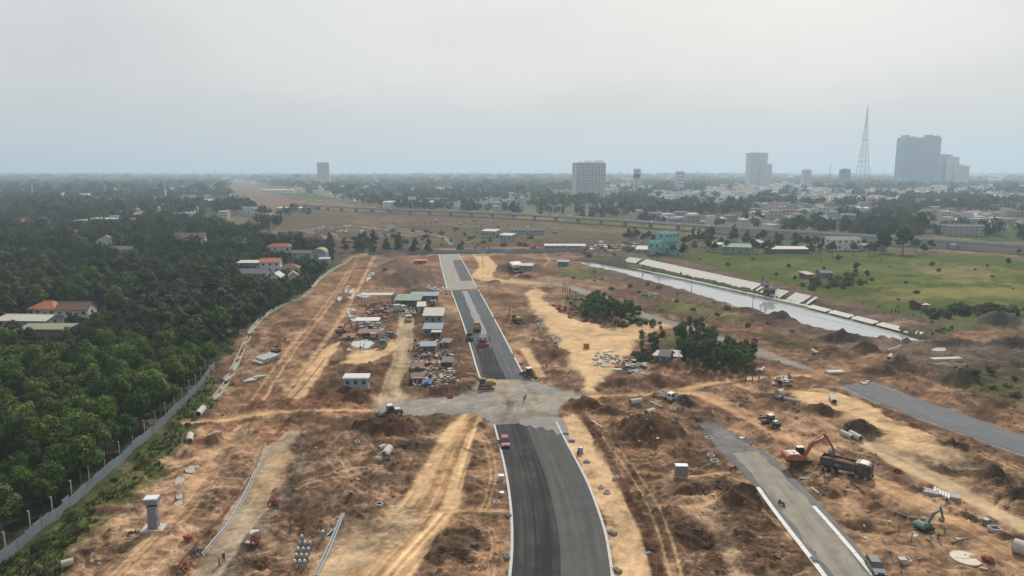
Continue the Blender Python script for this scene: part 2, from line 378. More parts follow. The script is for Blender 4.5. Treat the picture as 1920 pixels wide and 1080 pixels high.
zp([(1075, 555), (1060, 585), (1100, 600), (1210, 610), (1260, 600), (1170, 570), (1110, 550)], (.075, .09, .03), a=.9, soft=2, amp=3, rough=.8)
zp([(110, 1080), (300, 890), (360, 810), (480, 800), (500, 830), (400, 980), (320, 1090), (200, 1200), (0, 1200)], (.40, .275, .18), a=.7, soft=2.5, amp=4, rough=.6, dirn=(.7, 1.0))
zp([(440, 690), (600, 560), (680, 500), (700, 540), (600, 720), (440, 750)], (.34, .225, .145), a=.55, soft=4, amp=6, rough=.6)
zp([(1350, 760), (1560, 770), (1920, 900), (1920, 1000), (1600, 880), (1420, 800)], (.33, .23, .145), a=.5, soft=4, amp=6, rough=.6)
_r = random.Random(42)
for _ in range(105):                    # faint criss-cross wheel tracks
    x, y = _r.choice([(_r.uniform(420, 880), _r.uniform(800, 1080)), (_r.uniform(1150, 1900), _r.uniform(740, 1080)), (_r.uniform(1180, 1560), _r.uniform(840, 1080)), (_r.uniform(200, 480), _r.uniform(820, 1050)), (_r.uniform(430, 640), _r.uniform(560, 740)), (_r.uniform(980, 1500), _r.uniform(540, 720))])
    a = _r.uniform(0, 6.28); L = _r.uniform(60, 170) * (y - 320) / 600; b = a + _r.uniform(-.9, .9)
    zl([(x, y), (x + math.cos(a) * L, y + math.sin(a) * L * .4), (x + math.cos(a) * L + math.cos(b) * L, y + (math.sin(a) + math.sin(b)) * L * .4)], _r.uniform(2.4, 3.2) / mpp(y), _r.choice([(.36, .255, .165), (.33, .235, .15), (.40, .29, .19), (.14, .09, .06)]), a=_r.uniform(.4, .9), streak=.4, rough=.4, flat=.2, ruts=_r.random() < .7)
for _ in range(60):                    # dusty and damp patches
    x, y = _r.uniform(380, 1920), _r.uniform(560, 1080); w = _r.uniform(20, 70) * (y - 320) / 500; h = w * _r.uniform(.2, .45)
    zp([(x + math.cos(t * .785) * w * _r.uniform(.6, 1.2), y + math.sin(t * .785) * h * _r.uniform(.6, 1.2)) for t in range(8)], _r.choice([(.36, .27, .18), (.33, .24, .155), (.12, .078, .052), (.15, .095, .062), (.27, .15, .085)]), a=_r.uniform(.3, .65), soft=2.2, amp=2.4, rough=_r.uniform(.4, 1.0))
for _ in range(40):
    x, y = _r.uniform(520, 1200), _r.uniform(396, 462); w = _r.uniform(20, 80) * (y - 320) / 110; h = _r.uniform(1.5, 5)
    zp([(x + math.cos(t * .785) * w * _r.uniform(.6, 1.2), y + math.sin(t * .785) * h * _r.uniform(.6, 1.2)) for t in range(8)], _r.choice([(.06, .085, .028), (.075, .095, .034), (.10, .105, .045), (.13, .10, .075), (.30, .22, .15), (.09, .075, .06)]), a=_r.uniform(.45, .85), soft=8, amp=9, rough=.5)
for pts_, w_, c_ in (([(560, 432), (640, 424), (720, 430), (790, 438), (830, 444), (846, 458)], 7, (.26, .25, .24)), ([(600, 418), (660, 417), (720, 424), (800, 436)], 6, (.25, .24, .23)), ([(490, 436), (560, 432), (620, 446), (700, 456)], 5, (.36, .27, .18)),
                     ([(430, 352), (470, 362), (462, 374), (500, 372), (560, 378), (640, 384), (720, 398)], 5, (.42, .27, .17)), ([(455, 388), (500, 378), (540, 372)], 4, (.40, .27, .18)), ([(520, 366), (600, 376), (700, 392)], 4, (.38, .25, .16)), ([(1000, 404), (1090, 402), (1150, 398)], 4, (.42, .34, .25)), ([(1130, 470), (1180, 468), (1230, 472)], 5, (.38, .32, .26)), ([(1015, 500), (1030, 488), (1020, 476), (1040, 466)], 6, (.36, .25, .17)), ([(1000, 478), (1080, 474), (1150, 480)], 4, (.34, .24, .17))):
    zl(pts_, w_, c_, streak=.3, rough=.2, amp=2.0)
zp([(440, 345), (480, 348), (540, 372), (700, 392), (640, 398), (500, 392), (450, 376)], (.27, .175, .115), a=.9, soft=14, amp=18, rough=.3)
zp([(470, 398), (560, 378), (760, 393), (900, 400), (920, 418), (640, 428), (540, 432)], (.215, .15, .105), a=.5, soft=12, amp=22, rough=.5)
# pale compacted earth
zp([(983, 552), (1000, 540), (1018, 545), (1020, 565), (1050, 588), (1090, 603), (1140, 618), (1200, 606), (1262, 606), (1262, 617), (1196, 632), (1188, 655), (1172, 684), (1125, 716), (1112, 738), (1090, 738), (1086, 704), (1062, 672), (1040, 640), (1010, 602), (992, 578)], SAND, soft=1.0, amp=2.2, rough=.18, flat=.6, dz=.7)
zl([(900, 478), (915, 500), (905, 520), (960, 528), (1010, 532)], [26, 34, 40, 36, 20], SAND, streak=.3, rough=.2)
zl([(860, 482), (920, 478), (960, 470)], 16, TANG, streak=.3, rough=.2)
zp([(940, 520), (1090, 520), (1200, 545), (1100, 540), (960, 536)], (.34, .25, .155), a=.6, soft=3, amp=4, rough=.4)
zp([(1500, 740), (1527, 732), (1580, 745), (1647, 770), (1680, 790), (1715, 808), (1752, 826), (1800, 852), (1765, 862), (1715, 858), (1665, 846), (1650, 817), (1615, 792), (1565, 775), (1490, 757)], SAND, soft=1.0, amp=2.2, rough=.15, flat=.6, dz=.7, dirn=(1, .35))
zp([(1680, 850), (1800, 852), (1830, 870), (1760, 880), (1700, 872)], TANG, a=.7, soft=2.5, amp=4, rough=.5)
zl([(1640, 838), (1700, 872), (1790, 918), (1870, 962), (1960, 1010), (2200, 1130)], [50, 56, 50, 46, 48, 60], (.43, .335, .215), streak=.35, rough=.12)
zl([(1740, 812), (1830, 846), (1920, 884), (2100, 960)], 26, TAN, streak=.4, rough=.15, ruts=True)
zl([(1340, 748), (1430, 796), (1540, 852), (1640, 905), (1740, 955), (1850, 1015), (1960, 1078), (2150, 1190)], [46, 44, 50, 60, 66, 74, 84, 90], (.40, .262, .152), streak=.6, rough=.2)
zl([(1090, 742), (1180, 742), (1260, 734), (1340, 718), (1430, 708), (1520, 706)], [22, 24, 26, 22, 16, 10], TAN, streak=.5, rough=.2)
zl([(1260, 734), (1310, 738), (1345, 752)], [26, 40, 40], TAN, streak=.4, rough=.2)
zl([(1380, 722), (1430, 735), (1500, 735), (1560, 740)], 14, TAN, a=.8, streak=.4, rough=.3)
zl([(1440, 770), (1500, 795), (1560, 830), (1610, 850)], 10, TAN, a=.8, streak=.3, rough=.3, ruts=True)
zl([(1480, 760), (1560, 800), (1620, 838)], 8, TAN, a=.7, streak=.3, rough=.3)
zp([(1560, 900), (1640, 930), (1760, 990), (1880, 1050), (2050, 1150), (2000, 1300), (1750, 1250), (1650, 1080), (1590, 1000), (1530, 940)], (.36, .235, .145), a=.8, soft=2.5, amp=3, rough=.45)
zl([(700, 700), (660, 610), (640, 560)], 3, TAN, a=.0)
# long diagonal haul road
zl([(893, 772), (868, 800), (845, 850), (826, 900), (808, 940), (765, 990), (705, 1050), (640, 1120), (560, 1220)], [42, 56, 74, 92, 110, 130, 170, 210, 240], (.52, .36, .205), streak=.7, rough=.15)
zp([(830, 800), (872, 790), (862, 850), (866, 945), (842, 958), (800, 950), (790, 900)], SAND, a=.9, soft=1.2, amp=1.5, rough=.2, flat=.5)
zl([(885, 780), (855, 835), (832, 890), (812, 940), (770, 990), (700, 1062), (640, 1140)], [22, 26, 32, 38, 46, 56, 60], (.37, .235, .125), a=.85, streak=.9, rough=.15)
zp([(640, 985), (740, 950), (800, 955), (740, 1020), (660, 1080), (590, 1130), (580, 1080), (620, 1020)], TANG, a=.85, soft=1.5, amp=2.2, rough=.35)
zl([(800, 962), (860, 956), (935, 958)], 16, TAN, a=.85, streak=.7, rough=.25)
zl([(860, 812), (900, 815), (918, 845), (925, 890), (915, 935), (905, 960)], 16, TAN, a=.8, streak=.3, rough=.4, ruts=True)
zl([(870, 972), (915, 992), (928, 1020), (920, 1080)], 18, TAN, a=.75, streak=.3, rough=.4, ruts=True)
zl([(350, 792), (420, 786), (490, 775), (600, 770), (700, 770)], [20, 30, 28, 16, 14], TAN, streak=.7, rough=.25)
zl([(455, 800), (430, 830), (380, 900), (330, 965), (250, 1040), (180, 1110)], [20, 34, 46, 56, 64, 70], (.41, .275, .17), a=.9, streak=.8, rough=.35)
zl([(365, 1130), (410, 1060), (450, 985), (490, 905), (522, 840), (548, 812)], [80, 72, 66, 60, 46, 28], (.345, .285, .21), streak=.25, rough=.1, flat=.9)
zp([(470, 930), (500, 870), (530, 840), (545, 860), (528, 905), (495, 935)], (.40, .29, .165), a=.7, soft=1.5, amp=2, rough=.1, flat=.9)
zl([(575, 810), (560, 870), (520, 950), (475, 1010), (430, 1080)], [20, 24, 26, 30, 34], (.20, .175, .15), a=.8, streak=.3, rough=.7, flat=0)
zl([(740, 760), (735, 720), (750, 685), (758, 640), (762, 600), (755, 580)], [62, 34, 34, 32, 28, 18], (.36, .29, .195), streak=.5, rough=.12)
zp([(700, 745), (775, 745), (770, 755), (700, 758)], TANG, a=.8, soft=1.5, amp=1, rough=.2, flat=.7)
zl([(486, 748), (512, 705), (552, 650), (590, 604), (628, 552), (655, 510), (674, 480)], [34, 30, 24, 18, 14, 10, 7], TAN, a=.9, streak=.3, rough=.3, ruts=True)
zl([(530, 742), (585, 672), (630, 610), (668, 548), (692, 500), (702, 480)], [12, 12, 10, 9, 8, 7], TAN, a=.8, streak=.5, rough=.3)
zl([(556, 742), (590, 695), (620, 655), (645, 640)], [36, 30, 26, 16], SAND, a=.9, streak=.3, rough=.25)
zl([(672, 476), (730, 478), (745, 476)], 6, TAN, a=.8, streak=.3, rough=.3)
zp([(640, 682), (668, 660), (720, 648), (735, 640), (745, 650), (722, 668), (690, 682)], SAND, soft=1.2, amp=1.2, rough=.2, flat=.6)
zp([(1050, 787), (1078, 772), (1100, 805), (1126, 850), (1150, 895), (1182, 950), (1205, 1000), (1228, 1080), (1260, 1200), (1160, 1200), (1150, 1080), (1140, 1010), (1125, 960), (1106, 910), (1086, 870), (1064, 830)], SAND, soft=.8, amp=.9, rough=.25, flat=.75)
zl([(1088, 770), (1140, 860), (1185, 945), (1215, 1010), (1240, 1090), (1270, 1200)], [10, 12, 18, 22, 28, 34], (.20, .105, .066), a=.9, streak=.3, rough=.8, flat=.3)
zl([(1120, 790), (1150, 840), (1190, 890), (1222, 945), (1248, 1010), (1268, 1085), (1290, 1200)], [16, 22, 26, 30, 34, 36, 40], (.40, .28, .17), a=.95, streak=.6, rough=.25, ruts=True)
zl([(1200, 885), (1280, 892), (1370, 885), (1420, 880)], 12, TAN, a=.75, streak=.5, rough=.4)
zl([(1240, 950), (1310, 948), (1360, 935), (1430, 960), (1490, 1010)], 16, TAN, a=.7, streak=.6, rough=.4)
zl([(1345, 990), (1370, 1040), (1390, 1100)], 34, TANG, a=.7, streak=.5, rough=.4)
zl([(970, 690), (985, 720)], 18, SAND, a=.5, streak=.2, rough=.3)
zl([(985, 655), (1000, 680), (1015, 705)], 18, SAND, a=.9, streak=.2, rough=.3)
# gravel
zl([(1000, 534), (1040, 532), (1090, 546), (1150, 570), (1210, 592), (1262, 608), (1330, 630), (1400, 652)], [12, 18, 26, 32, 36, 38, 38, 38], (.255, .245, .23), streak=.25, rough=.08, flat=.9)
zl([(1395, 650), (1440, 666), (1480, 681), (1520, 693)], [38, 40, 34, 16], (.255, .25, .24), streak=.2, rough=.08, flat=.9)
zl([(840, 536), (960, 534), (1000, 534)], 7, GRAVL, streak=.2, rough=.1, flat=.9)
zl([(822, 540), (800, 541)], 8, GRAVL, a=.7, streak=.2, rough=.1, flat=.9)
zp([(690, 770), (724, 754), (800, 748), (880, 736), (900, 706), (990, 704), (1010, 716), (1050, 728), (1104, 742), (1064, 756), (1050, 772), (1046, 800), (924, 802), (900, 776), (820, 778), (740, 783)], (.24, .235, .225), soft=.8, amp=.9, rough=.14, flat=1.0)
zp([(905, 712), (985, 708), (985, 730), (925, 735)], (.35, .315, .255), a=.75, soft=2, amp=2.5, rough=.1, flat=1.0)
zp([(930, 745), (1030, 740), (1060, 755), (1030, 790), (960, 795)], (.30, .285, .26), a=.65, soft=2, amp=2.5, rough=.12, flat=1.0)
zl([(700, 772), (800, 768), (900, 752), (960, 740)], 14, (.31, .295, .26), a=.6, streak=.8, rough=.1, flat=1.0)
for pts_ in ([(880, 780), (930, 760), (1000, 750), (1090, 744)], [(900, 715), (940, 745), (980, 790)], [(975, 712), (1000, 750), (1010, 795)], [(720, 775), (800, 760), (900, 730), (940, 712)], [(940, 800), (960, 760), (950, 712)]):
    zl(pts_, [12, 18, 16] + [12] * (len(pts_) - 3), (.33, .285, .22), a=.55, streak=.9, rough=.12, flat=1.0)
zp([(930, 780), (990, 770), (1040, 778), (1030, 800), (940, 800)], (.15, .15, .148), a=.6, soft=1.5, amp=2, rough=.2, flat=1)
zp([(1302, 796), (1322, 788), (1350, 794), (1362, 812), (1330, 822)], (.15, .155, .165), soft=1, amp=1, rough=.35, flat=.4)
zp([(1325, 815), (1365, 805), (1440, 850), (1520, 922), (1470, 930), (1420, 915), (1375, 868)], (.165, .17, .18), soft=.8, amp=.8, rough=.12, flat=1.0)
zp([(1560, 724), (1640, 716), (1720, 746), (1920, 818), (2400, 980), (2400, 1030), (1920, 856), (1740, 792)], (.22, .215, .215), soft=.8, amp=.8, rough=.1, flat=1.0)

md(735, 806, 130, .75, 2.8, (.145, .085, .053)); md(690, 700, 90, .6, 2.2, (.21, .115, .066)); md(665, 748, 80, .5, 1.8, REDB); md(842, 738, 130, .4, 1.8, (.23, .135, .08))
md(1218, 815, 190, .75, 4.6, (.19, .115, .068)); md(1100, 762, 90, .5, 2.2, (.18, .09, .052)); md(1150, 775, 80, .5, 1.8, (.185, .10, .06))
md(1385, 940, 110, .7, 2.6, (.18, .11, .07)); md(1310, 1010, 120, .9, -1.8, (.15, .092, .062)); md(1400, 1010, 70, .8, -1.0, BRA); md(1300, 920, 90, .5, -.6, BRA)
md(850, 1020, 150, .9, .7, (.135, .098, .066)); md(895, 800, 40, .8, 1.4, (.20, .125, .075)); md(745, 690, 30, .8, .8, BRA)
md(1155, 722, 70, .5, 1.8, (.21, .13, .078)); md(1235, 718, 110, .45, 2.2, (.22, .135, .08)); md(1262, 690, 110, .5, 2.8, (.225, .138, .085)); md(1145, 632, 80, .35, 1.5, (.16, .11, .078), 0)
md(1281, 757, 46, .8, 2.2, (.085, .082, .078)); md(1383, 760, 42, .8, 2.0, (.085, .082, .078))
md(1385, 750, 70, .3, .8, (.12, .11, .10))
md(770, 525, 110, 2.0, 5.6, (.19, .155, .13)); md(745, 500, 70, 1.8, 3.4, (.20, .155, .125)); md(790, 550, 80, .8, 2.6, (.185, .135, .105)); md(740, 480, 60, 1.0, 2.5, (.19, .13, .1))
md(1540, 775, 110, .4, 2.0, (.165, .105, .07), -22); md(1610, 812, 110, .45, 2.6, (.13, .092, .066), -20); md(1480, 765, 90, .4, 1.4, (.2, .13, .085), -15)
md(1690, 800, 90, .3, 1.5, (.17, .105, .066), -22); md(1780, 840, 140, .25, 1.6, (.17, .11, .072), -20)
md(1865, 905, 90, .7, 2.8, (.115, .082, .06)); md(1800, 885, 120, .4, 1.0, (.145, .102, .072), -15); md(1910, 935, 60, .6, 1.6, (.12, .085, .06)); md(1990, 960, 120, .6, 2.2, (.13, .09, .065))
md(1700, 918, 120, .18, .7, (.19, .125, .082), -22); md(1800, 965, 130, .18, .8, (.18, .12, .08), -22); md(1890, 1008, 120, .18, .8, (.19, .125, .085), -22)
md(1470, 598, 120, .3, 3.0, (.10, .09, .085), -14); md(1580, 640, 110, .35, 3.2, (.095, .085, .08), -16); md(1625, 660, 70, .5, 3.0, (.10, .09, .085)); md(1400, 585, 90, .3, 2.0, (.12, .1, .09), -14)
md(1870, 605, 90, .6, 5.0, (.10, .09, .088)); md(1700, 640, 24, .7, 1.6, (.12, .105, .09)); md(1660, 633, 40, .4, 1.2, (.13, .11, .1)); md(1790, 645, 120, .3, 2.2, (.12, .102, .092)); md(1900, 650, 120, .4, 3.0, (.11, .1, .095))
md(1690, 690, 120, .5, 3.0, (.22, .17, .135)); md(1800, 715, 130, .4, 3.4, (.19, .155, .13)); md(1560, 665, 80, .5, 2.5, (.2, .14, .1)); md(1640, 700, 100, .4, 2.2, (.2, .14, .1)); md(1900, 690, 100, .5, 2.5, (.2, .165, .14))
md(970, 505, 110, .8, 4.0, (.15, .11, .085)); md(930, 530, 50, .4, 1.6, (.2, .12, .075)); md(960, 522, 60, .4, 1.5, (.22, .15, .095)); md(910, 478, 50, .6, 2.0, (.2, .145, .11)); md(1010, 545, 60, .4, 1.6, (.19, .11, .075)); md(1250, 470, 160, .6, 3.0, (.11, .095, .085)); md(1160, 487, 90, .6, 2.5, (.10, .088, .08))
md(940, 560, 60, .7, 1.4, (.22, .14, .095)); md(1000, 600, 70, 1.2, 1.2, (.21, .14, .1)); md(1040, 665, 60, 1.0, 1.4, (.205, .135, .092)); md(1045, 700, 60, .6, 1.2, (.2, .13, .085))
md(215, 960, 120, .5, 1.3, (.27, .175, .115)); md(300, 1000, 80, .5, .8, (.28, .18, .115)); md(190, 1040, 120, .6, 1.2, (.27, .18, .12)); md(400, 830, 80, .6, 1.2, (.25, .135, .08)); md(420, 700, 50, 1.2, 1.5, (.26, .155, .1))
md(520, 650, 60, 1.0, 1.5, (.25, .145, .092)); md(560, 610, 60, 1.0, 1.8, (.24, .15, .1)); md(610, 735, 50, .9, 1.6, (.19, .105, .062)); md(640, 650, 40, 1, 1.2, (.2, .12, .075)); md(575, 728, 30, .9, .9, (.2, .115, .07))
md(600, 950, 120, .8, .7, (.21, .145, .102)); md(700, 900, 130, .4, .5, (.2, .145, .1)); md(480, 1050, 90, .6, .6, (.23, .155, .105)); md(1600, 985, 90, .5, -.8, (.27, .165, .1)); md(1670, 1000, 40, .5, -.8, (.2, .12, .075)); md(1560, 930, 40, .6, .8, (.24, .145, .085)); md(1500, 872, 70, .5, 1.4, (.25, .155, .085)); md(1640, 950, 60, .5, .6, (.25, .165, .105))
md(850, 628, 40, 1.6, .8, (.25, .15, .1)); md(870, 690, 36, 1.6, .9, (.24, .14, .09)); md(830, 705, 50, .6, .8, (.2, .15, .12)); md(820, 655, 40, .6, .5, (.2, .155, .125))

WATER_Z = -1.6
_canal = wpoly(CANAL_S + CANAL_N)
_site = wpoly(SITE); _roads = [wpoly(r) for r in ROADS]
def bbox(X, Y, poly, mg):
    a = np.array(poly); return (X > a[:, 0].min() - mg) & (X < a[:, 0].max() + mg) & (Y > a[:, 1].min() - mg) & (Y < a[:, 1].max() + mg)
def field(X, Y, full=True):
    X = np.asarray(X, float).ravel(); Y = np.asarray(Y, float).ravel(); n = len(X)
    dist = np.hypot(X, Y)
    rough = np.full(n, .35); flat = np.zeros(n); dz = np.zeros(n)
    if full:
        a = fbm(X / 260, Y / 260, 4)[:, None]; b = fbm(X / 70 + 40, Y / 70, 4)[:, None]
        C = np.array((.05, .072, .03)) * (1 - sstep(.42, .6, a)) + np.array((.115, .115, .06)) * sstep(.42, .6, a)
        C = C + (np.array((.24, .19, .13)) - C) * sstep(.58, .72, b) * .7
        n1 = fbm(X / 11, Y / 11, 4)[:, None]; n2 = fbm(X / 2.6 + 9, Y / 2.6, 3)[:, None]; n3 = fbm(X / .7, Y / .7 + 5, 2)[:, None]; fd = dist[:, None]; n2 = .5 + (n2 - .5) * sstep(520, 180, fd); n3 = .5 + (n3 - .5) * sstep(260, 120, fd)
    else:
        C = None
    for q in Z:
        if 'bb' not in q:
            pts = np.array(q['pts']); mg = (45 if q['k'] == 'P' and q['soft'] > 4 else 12) + (max(q['wid']) if q['k'] == 'L' else 0)
            q['bb'] = (pts[:, 0].min() - mg, pts[:, 0].max() + mg, pts[:, 1].min() - mg, pts[:, 1].max() + mg)
        x0, x1, y0, y1 = q['bb']; pts = q['pts']
        if n == 1 and not (x0 < X[0] < x1 and y0 < Y[0] < y1): continue
        i = np.nonzero((X > x0) & (X < x1) & (Y > y0) & (Y < y1))[0]
        if not len(i): continue
        x, y = X[i], Y[i]
        en = (fbm(x / 6 + 31, y / 6, 4) - .5) * 3.2 * q['amp']
        st = None
        if q['k'] == 'P':
            m = sstep(q['soft'], -q['soft'], sdf(pts, x, y) + en)
            if q['dirn'] and full:
                dx, dy = q['dirn']; l = math.hypot(dx, dy); s = (x * dy - y * dx) / l; t = (x * dx + y * dy) / l
                st = (vnoise(s * 1.3, t * .06) * .6 + vnoise(s * 3.1, t * .1 + 7) * .4 - .5) * .5
        else:
            d, S, T, W = linedist(q['pts'], q['wid'], x, y)
            s0 = np.clip(W * .3, .15, .6); m = sstep(s0, -s0, d - W + en * np.clip(W * .25, .1, .5))
            if q['ruts']:
                u = np.abs(np.abs(S) / np.maximum(W, .1) - .62)
                rr = sstep(.26, .10, u)
                m = m * (.15 + .85 * rr); rz_ = rr * (1 if W.mean() < 4 else .5)
                dz[i] -= .16 * m * q['a']
            if full:
                v1 = np.abs(2 * vnoise(S * .9 + 3, T * .018) - 1); v2 = np.abs(2 * vnoise(S * 2.4, T * .03 + 7) - 1); st = (v1 * .5 + v2 * .5 - .42) * q['streak'] * 1.25
        m = m * q['a']
        rough[i] += (q['rough'] - rough[i]) * m; flat[i] += (q['flat'] - flat[i]) * m; dz[i] += (q['dz'] - dz[i]) * m
        if full:
            rr_ = .35 + .65 * min(1, q['rough'] * 1.3); k = q['col'][None, :] * (1 + ((n1[i] - .5) * 1.0 + (n2[i] - .5) * 1.2 + (n3[i] - .5) * .9) * rr_)
            if st is not None: k = k * (1 + st[:, None])
            C[i] += (k - C[i]) * m[:, None]
    # heaps and hollows of earth
    mz = np.zeros(n)
    for (cx, cy_, rx, ry, h, col, ang, rg, al) in MOUNDS:
        r = max(rx, ry) * 1.5
        if n == 1 and (abs(X[0] - cx) > r or abs(Y[0] - cy_) > r): continue
        i = np.nonzero((np.abs(X - cx) < r) & (np.abs(Y - cy_) < r))[0]
        if not len(i): continue
        dx, dy = X[i] - cx, Y[i] - cy_; c, s = math.cos(ang), math.sin(ang)
        u = (dx * c + dy * s) / rx; v = (-dx * s + dy * c) / ry
        w = np.sqrt(u * u + v * v) * (1 + (fbm(dx / 3.2 + cx, dy / 3.2, 4) - .5) * 1.1)
        k = np.clip(1 - w, 0, 1); k = k * k * (3 - 2 * k) * .55 + k * .45
        mz[i] += h * 1.15 * k * (1 - flat[i])
        m = sstep(1.0, .72, w) * al * (1 - flat[i])
        rough[i] += (rg - rough[i]) * m
        if full:
            kk = col[None, :] * (1 + (n1[i] - .5) * .4 + (n2[i] - .5) * .9 + (n3[i] - .5) * .5)
            C[i] += (kk - C[i]) * m[:, None]
    # flat beds of the finished roads
    rd = np.zeros(n)
    for p in _roads:
        i = np.nonzero(bbox(X, Y, p, 4))[0]
        if len(i): rd[i] = np.maximum(rd[i], sstep(2.2, .6, sdf(p, X[i], Y[i])))
    flat = np.maximum(flat, rd)
    near = sstep(900, 350, dist)
    ns = (fbm(X / 9, Y / 9, 3) - .5) * 1.8 + (fbm(X / 3.4 + 50, Y / 3.4, 3) - .5) * 2.3 + np.abs(vnoise(X / 1.5, Y / 1.5 + 8) - .5) * 1.1
    hills = (fbm(X / 1500 + 3, Y / 1500, 3) - .5) * 30 * sstep(1600, 5000, dist)
    z = ns * 1.2 * rough * near * (1 - flat * .93) + mz + dz + hills
    z = z * (1 - rd) - .03 * rd
    i = np.nonzero(bbox(X, Y, _canal, 30))[0]
    if len(i):
        d = sdf(_canal, X[i], Y[i])
        k = sstep(5.5, -4.5, d + (fbm(X[i] / 7, Y[i] / 7, 3) - .5) * 3)
        z[i] = z[i] * (1 - k) + (WATER_Z - 1.3) * k
        if full:
            w = sstep(3.0, 0, d)[:, None]; C[i] += (np.array((.085, .07, .058)) - C[i]) * w * .8
    if full:      # dull the darker soils a little
        l = C.mean(1, keepdims=True); k = .06; C = (C + (l - C) * k) * np.array((1.03, .955, .88)) * (.90 - .38 * sstep(.33, .12, l) * (C[:, 0:1] > C[:, 1:2] * 1.12))
    return z, C, rough
def hg(x, y): return float(field([x], [y], False)[0][0])
def G(px, py):
    """point on the uneven ground under a photo pixel"""
    p = P(px, py)
    for _ in range(3): p = P(px, py, max(-3.0, min(9.0, hg(p.x, p.y))))
    return p

def make_ground():
    rows = [40.0]
    while rows[-1] < 14500:
        y = rows[-1]; d = y * y / 41470.0
        d = max(.30, d * 1.12) if y < 420 else min(max(4.6, d * .62), 420)
        rows.append(y + d)
    ys = np.array(rows); tt = np.linspace(-1, 1, 861); ts = np.sign(tt) * (np.abs(tt) * .86 + np.abs(tt) ** 3 * .26)
    Yg, Tg = np.meshgrid(ys, ts, indexing='ij')
    Xg = Yg * Tg + Tg * 45 * np.exp(-Yg / 60)
    z, C, rg = field(Xg.ravel(), Yg.ravel())
    V = np.stack([Xg.ravel(), Yg.ravel(), z], 1)
    nr, nc = Xg.shape; idx = np.arange(nr * nc).reshape(nr, nc)
    Fq = np.stack([idx[:-1, :-1].ravel(), idx[:-1, 1:].ravel(), idx[1:, 1:].ravel(), idx[1:, :-1].ravel()], 1)
    m = bpy.data.materials.new('earth'); m.use_nodes = True; nt = m.node_tree; b = nt.nodes['Principled BSDF']
    b.inputs['Roughness'].default_value = 1.0; b.inputs['Specular IOR Level'].default_value = .03
    at = nt.nodes.new('ShaderNodeAttribute'); at.attribute_name = 'Col'; ar = nt.nodes.new('ShaderNodeAttribute'); ar.attribute_name = 'Rgh'
    tc = nt.nodes.new('ShaderNodeTexCoord')
    def noise(s, d, r=.6):
        q = nt.nodes.new('ShaderNodeTexNoise'); q.inputs['Scale'].default_value = s; q.inputs['Detail'].default_value = d; q.inputs['Roughness'].default_value = r
        nt.links.new(tc.outputs['Object'], q.inputs['Vector']); return q
    def mrange(src, a, b_, c, d):
        q = nt.nodes.new('ShaderNodeMapRange'); q.inputs[1].default_value = a; q.inputs[2].default_value = b_; q.inputs[3].default_value = c; q.inputs[4].default_value = d
        nt.links.new(src, q.inputs[0]); return q.outputs[0]
    na = noise(.55, 7, .65); nb = noise(3.2, 5, .7)
    mx = nt.nodes.new('ShaderNodeMixRGB'); mx.blend_type = 'MULTIPLY'; mx.inputs[0].default_value = 1
    nt.links.new(at.outputs['Color'], mx.inputs[1]); nt.links.new(mrange(na.outputs[0], .3, .7, .84, 1.16), mx.inputs[2])
    mx2 = nt.nodes.new('ShaderNodeMixRGB'); mx2.blend_type = 'MULTIPLY'
    nt.links.new(mrange(ar.outputs['Fac'], 0, 1, .35, 1.0), mx2.inputs[0])
    nt.links.new(mx.outputs[0], mx2.inputs[1]); nt.links.new(mrange(nb.outputs[0], .32, .68, .5, 1.45), mx2.inputs[2])
    nt.links.new(mx2.outputs[0], b.inputs['Base Color'])
    bp = nt.nodes.new('ShaderNodeBump'); bp.inputs['Distance'].default_value = .35
    nt.links.new(mrange(ar.outputs['Fac'], 0, 1, .12, 1.0), bp.inputs['Strength']); nt.links.new(nb.outputs[0], bp.inputs['Height'])
    nt.links.new(bp.outputs[0], b.inputs['Normal'])
    me = npmesh('ground', V, Fq, m, True); colattr(me, 'Col', np.clip(C, .01, .9))
    a = me.attributes.new('Rgh', 'FLOAT', 'POINT'); a.data.foreach_set('value', rg.astype(np.float32))
    return tag(link('ground', me), 'brown and tan earth of the building site and the land beyond', None, kind='structure')
make_ground()

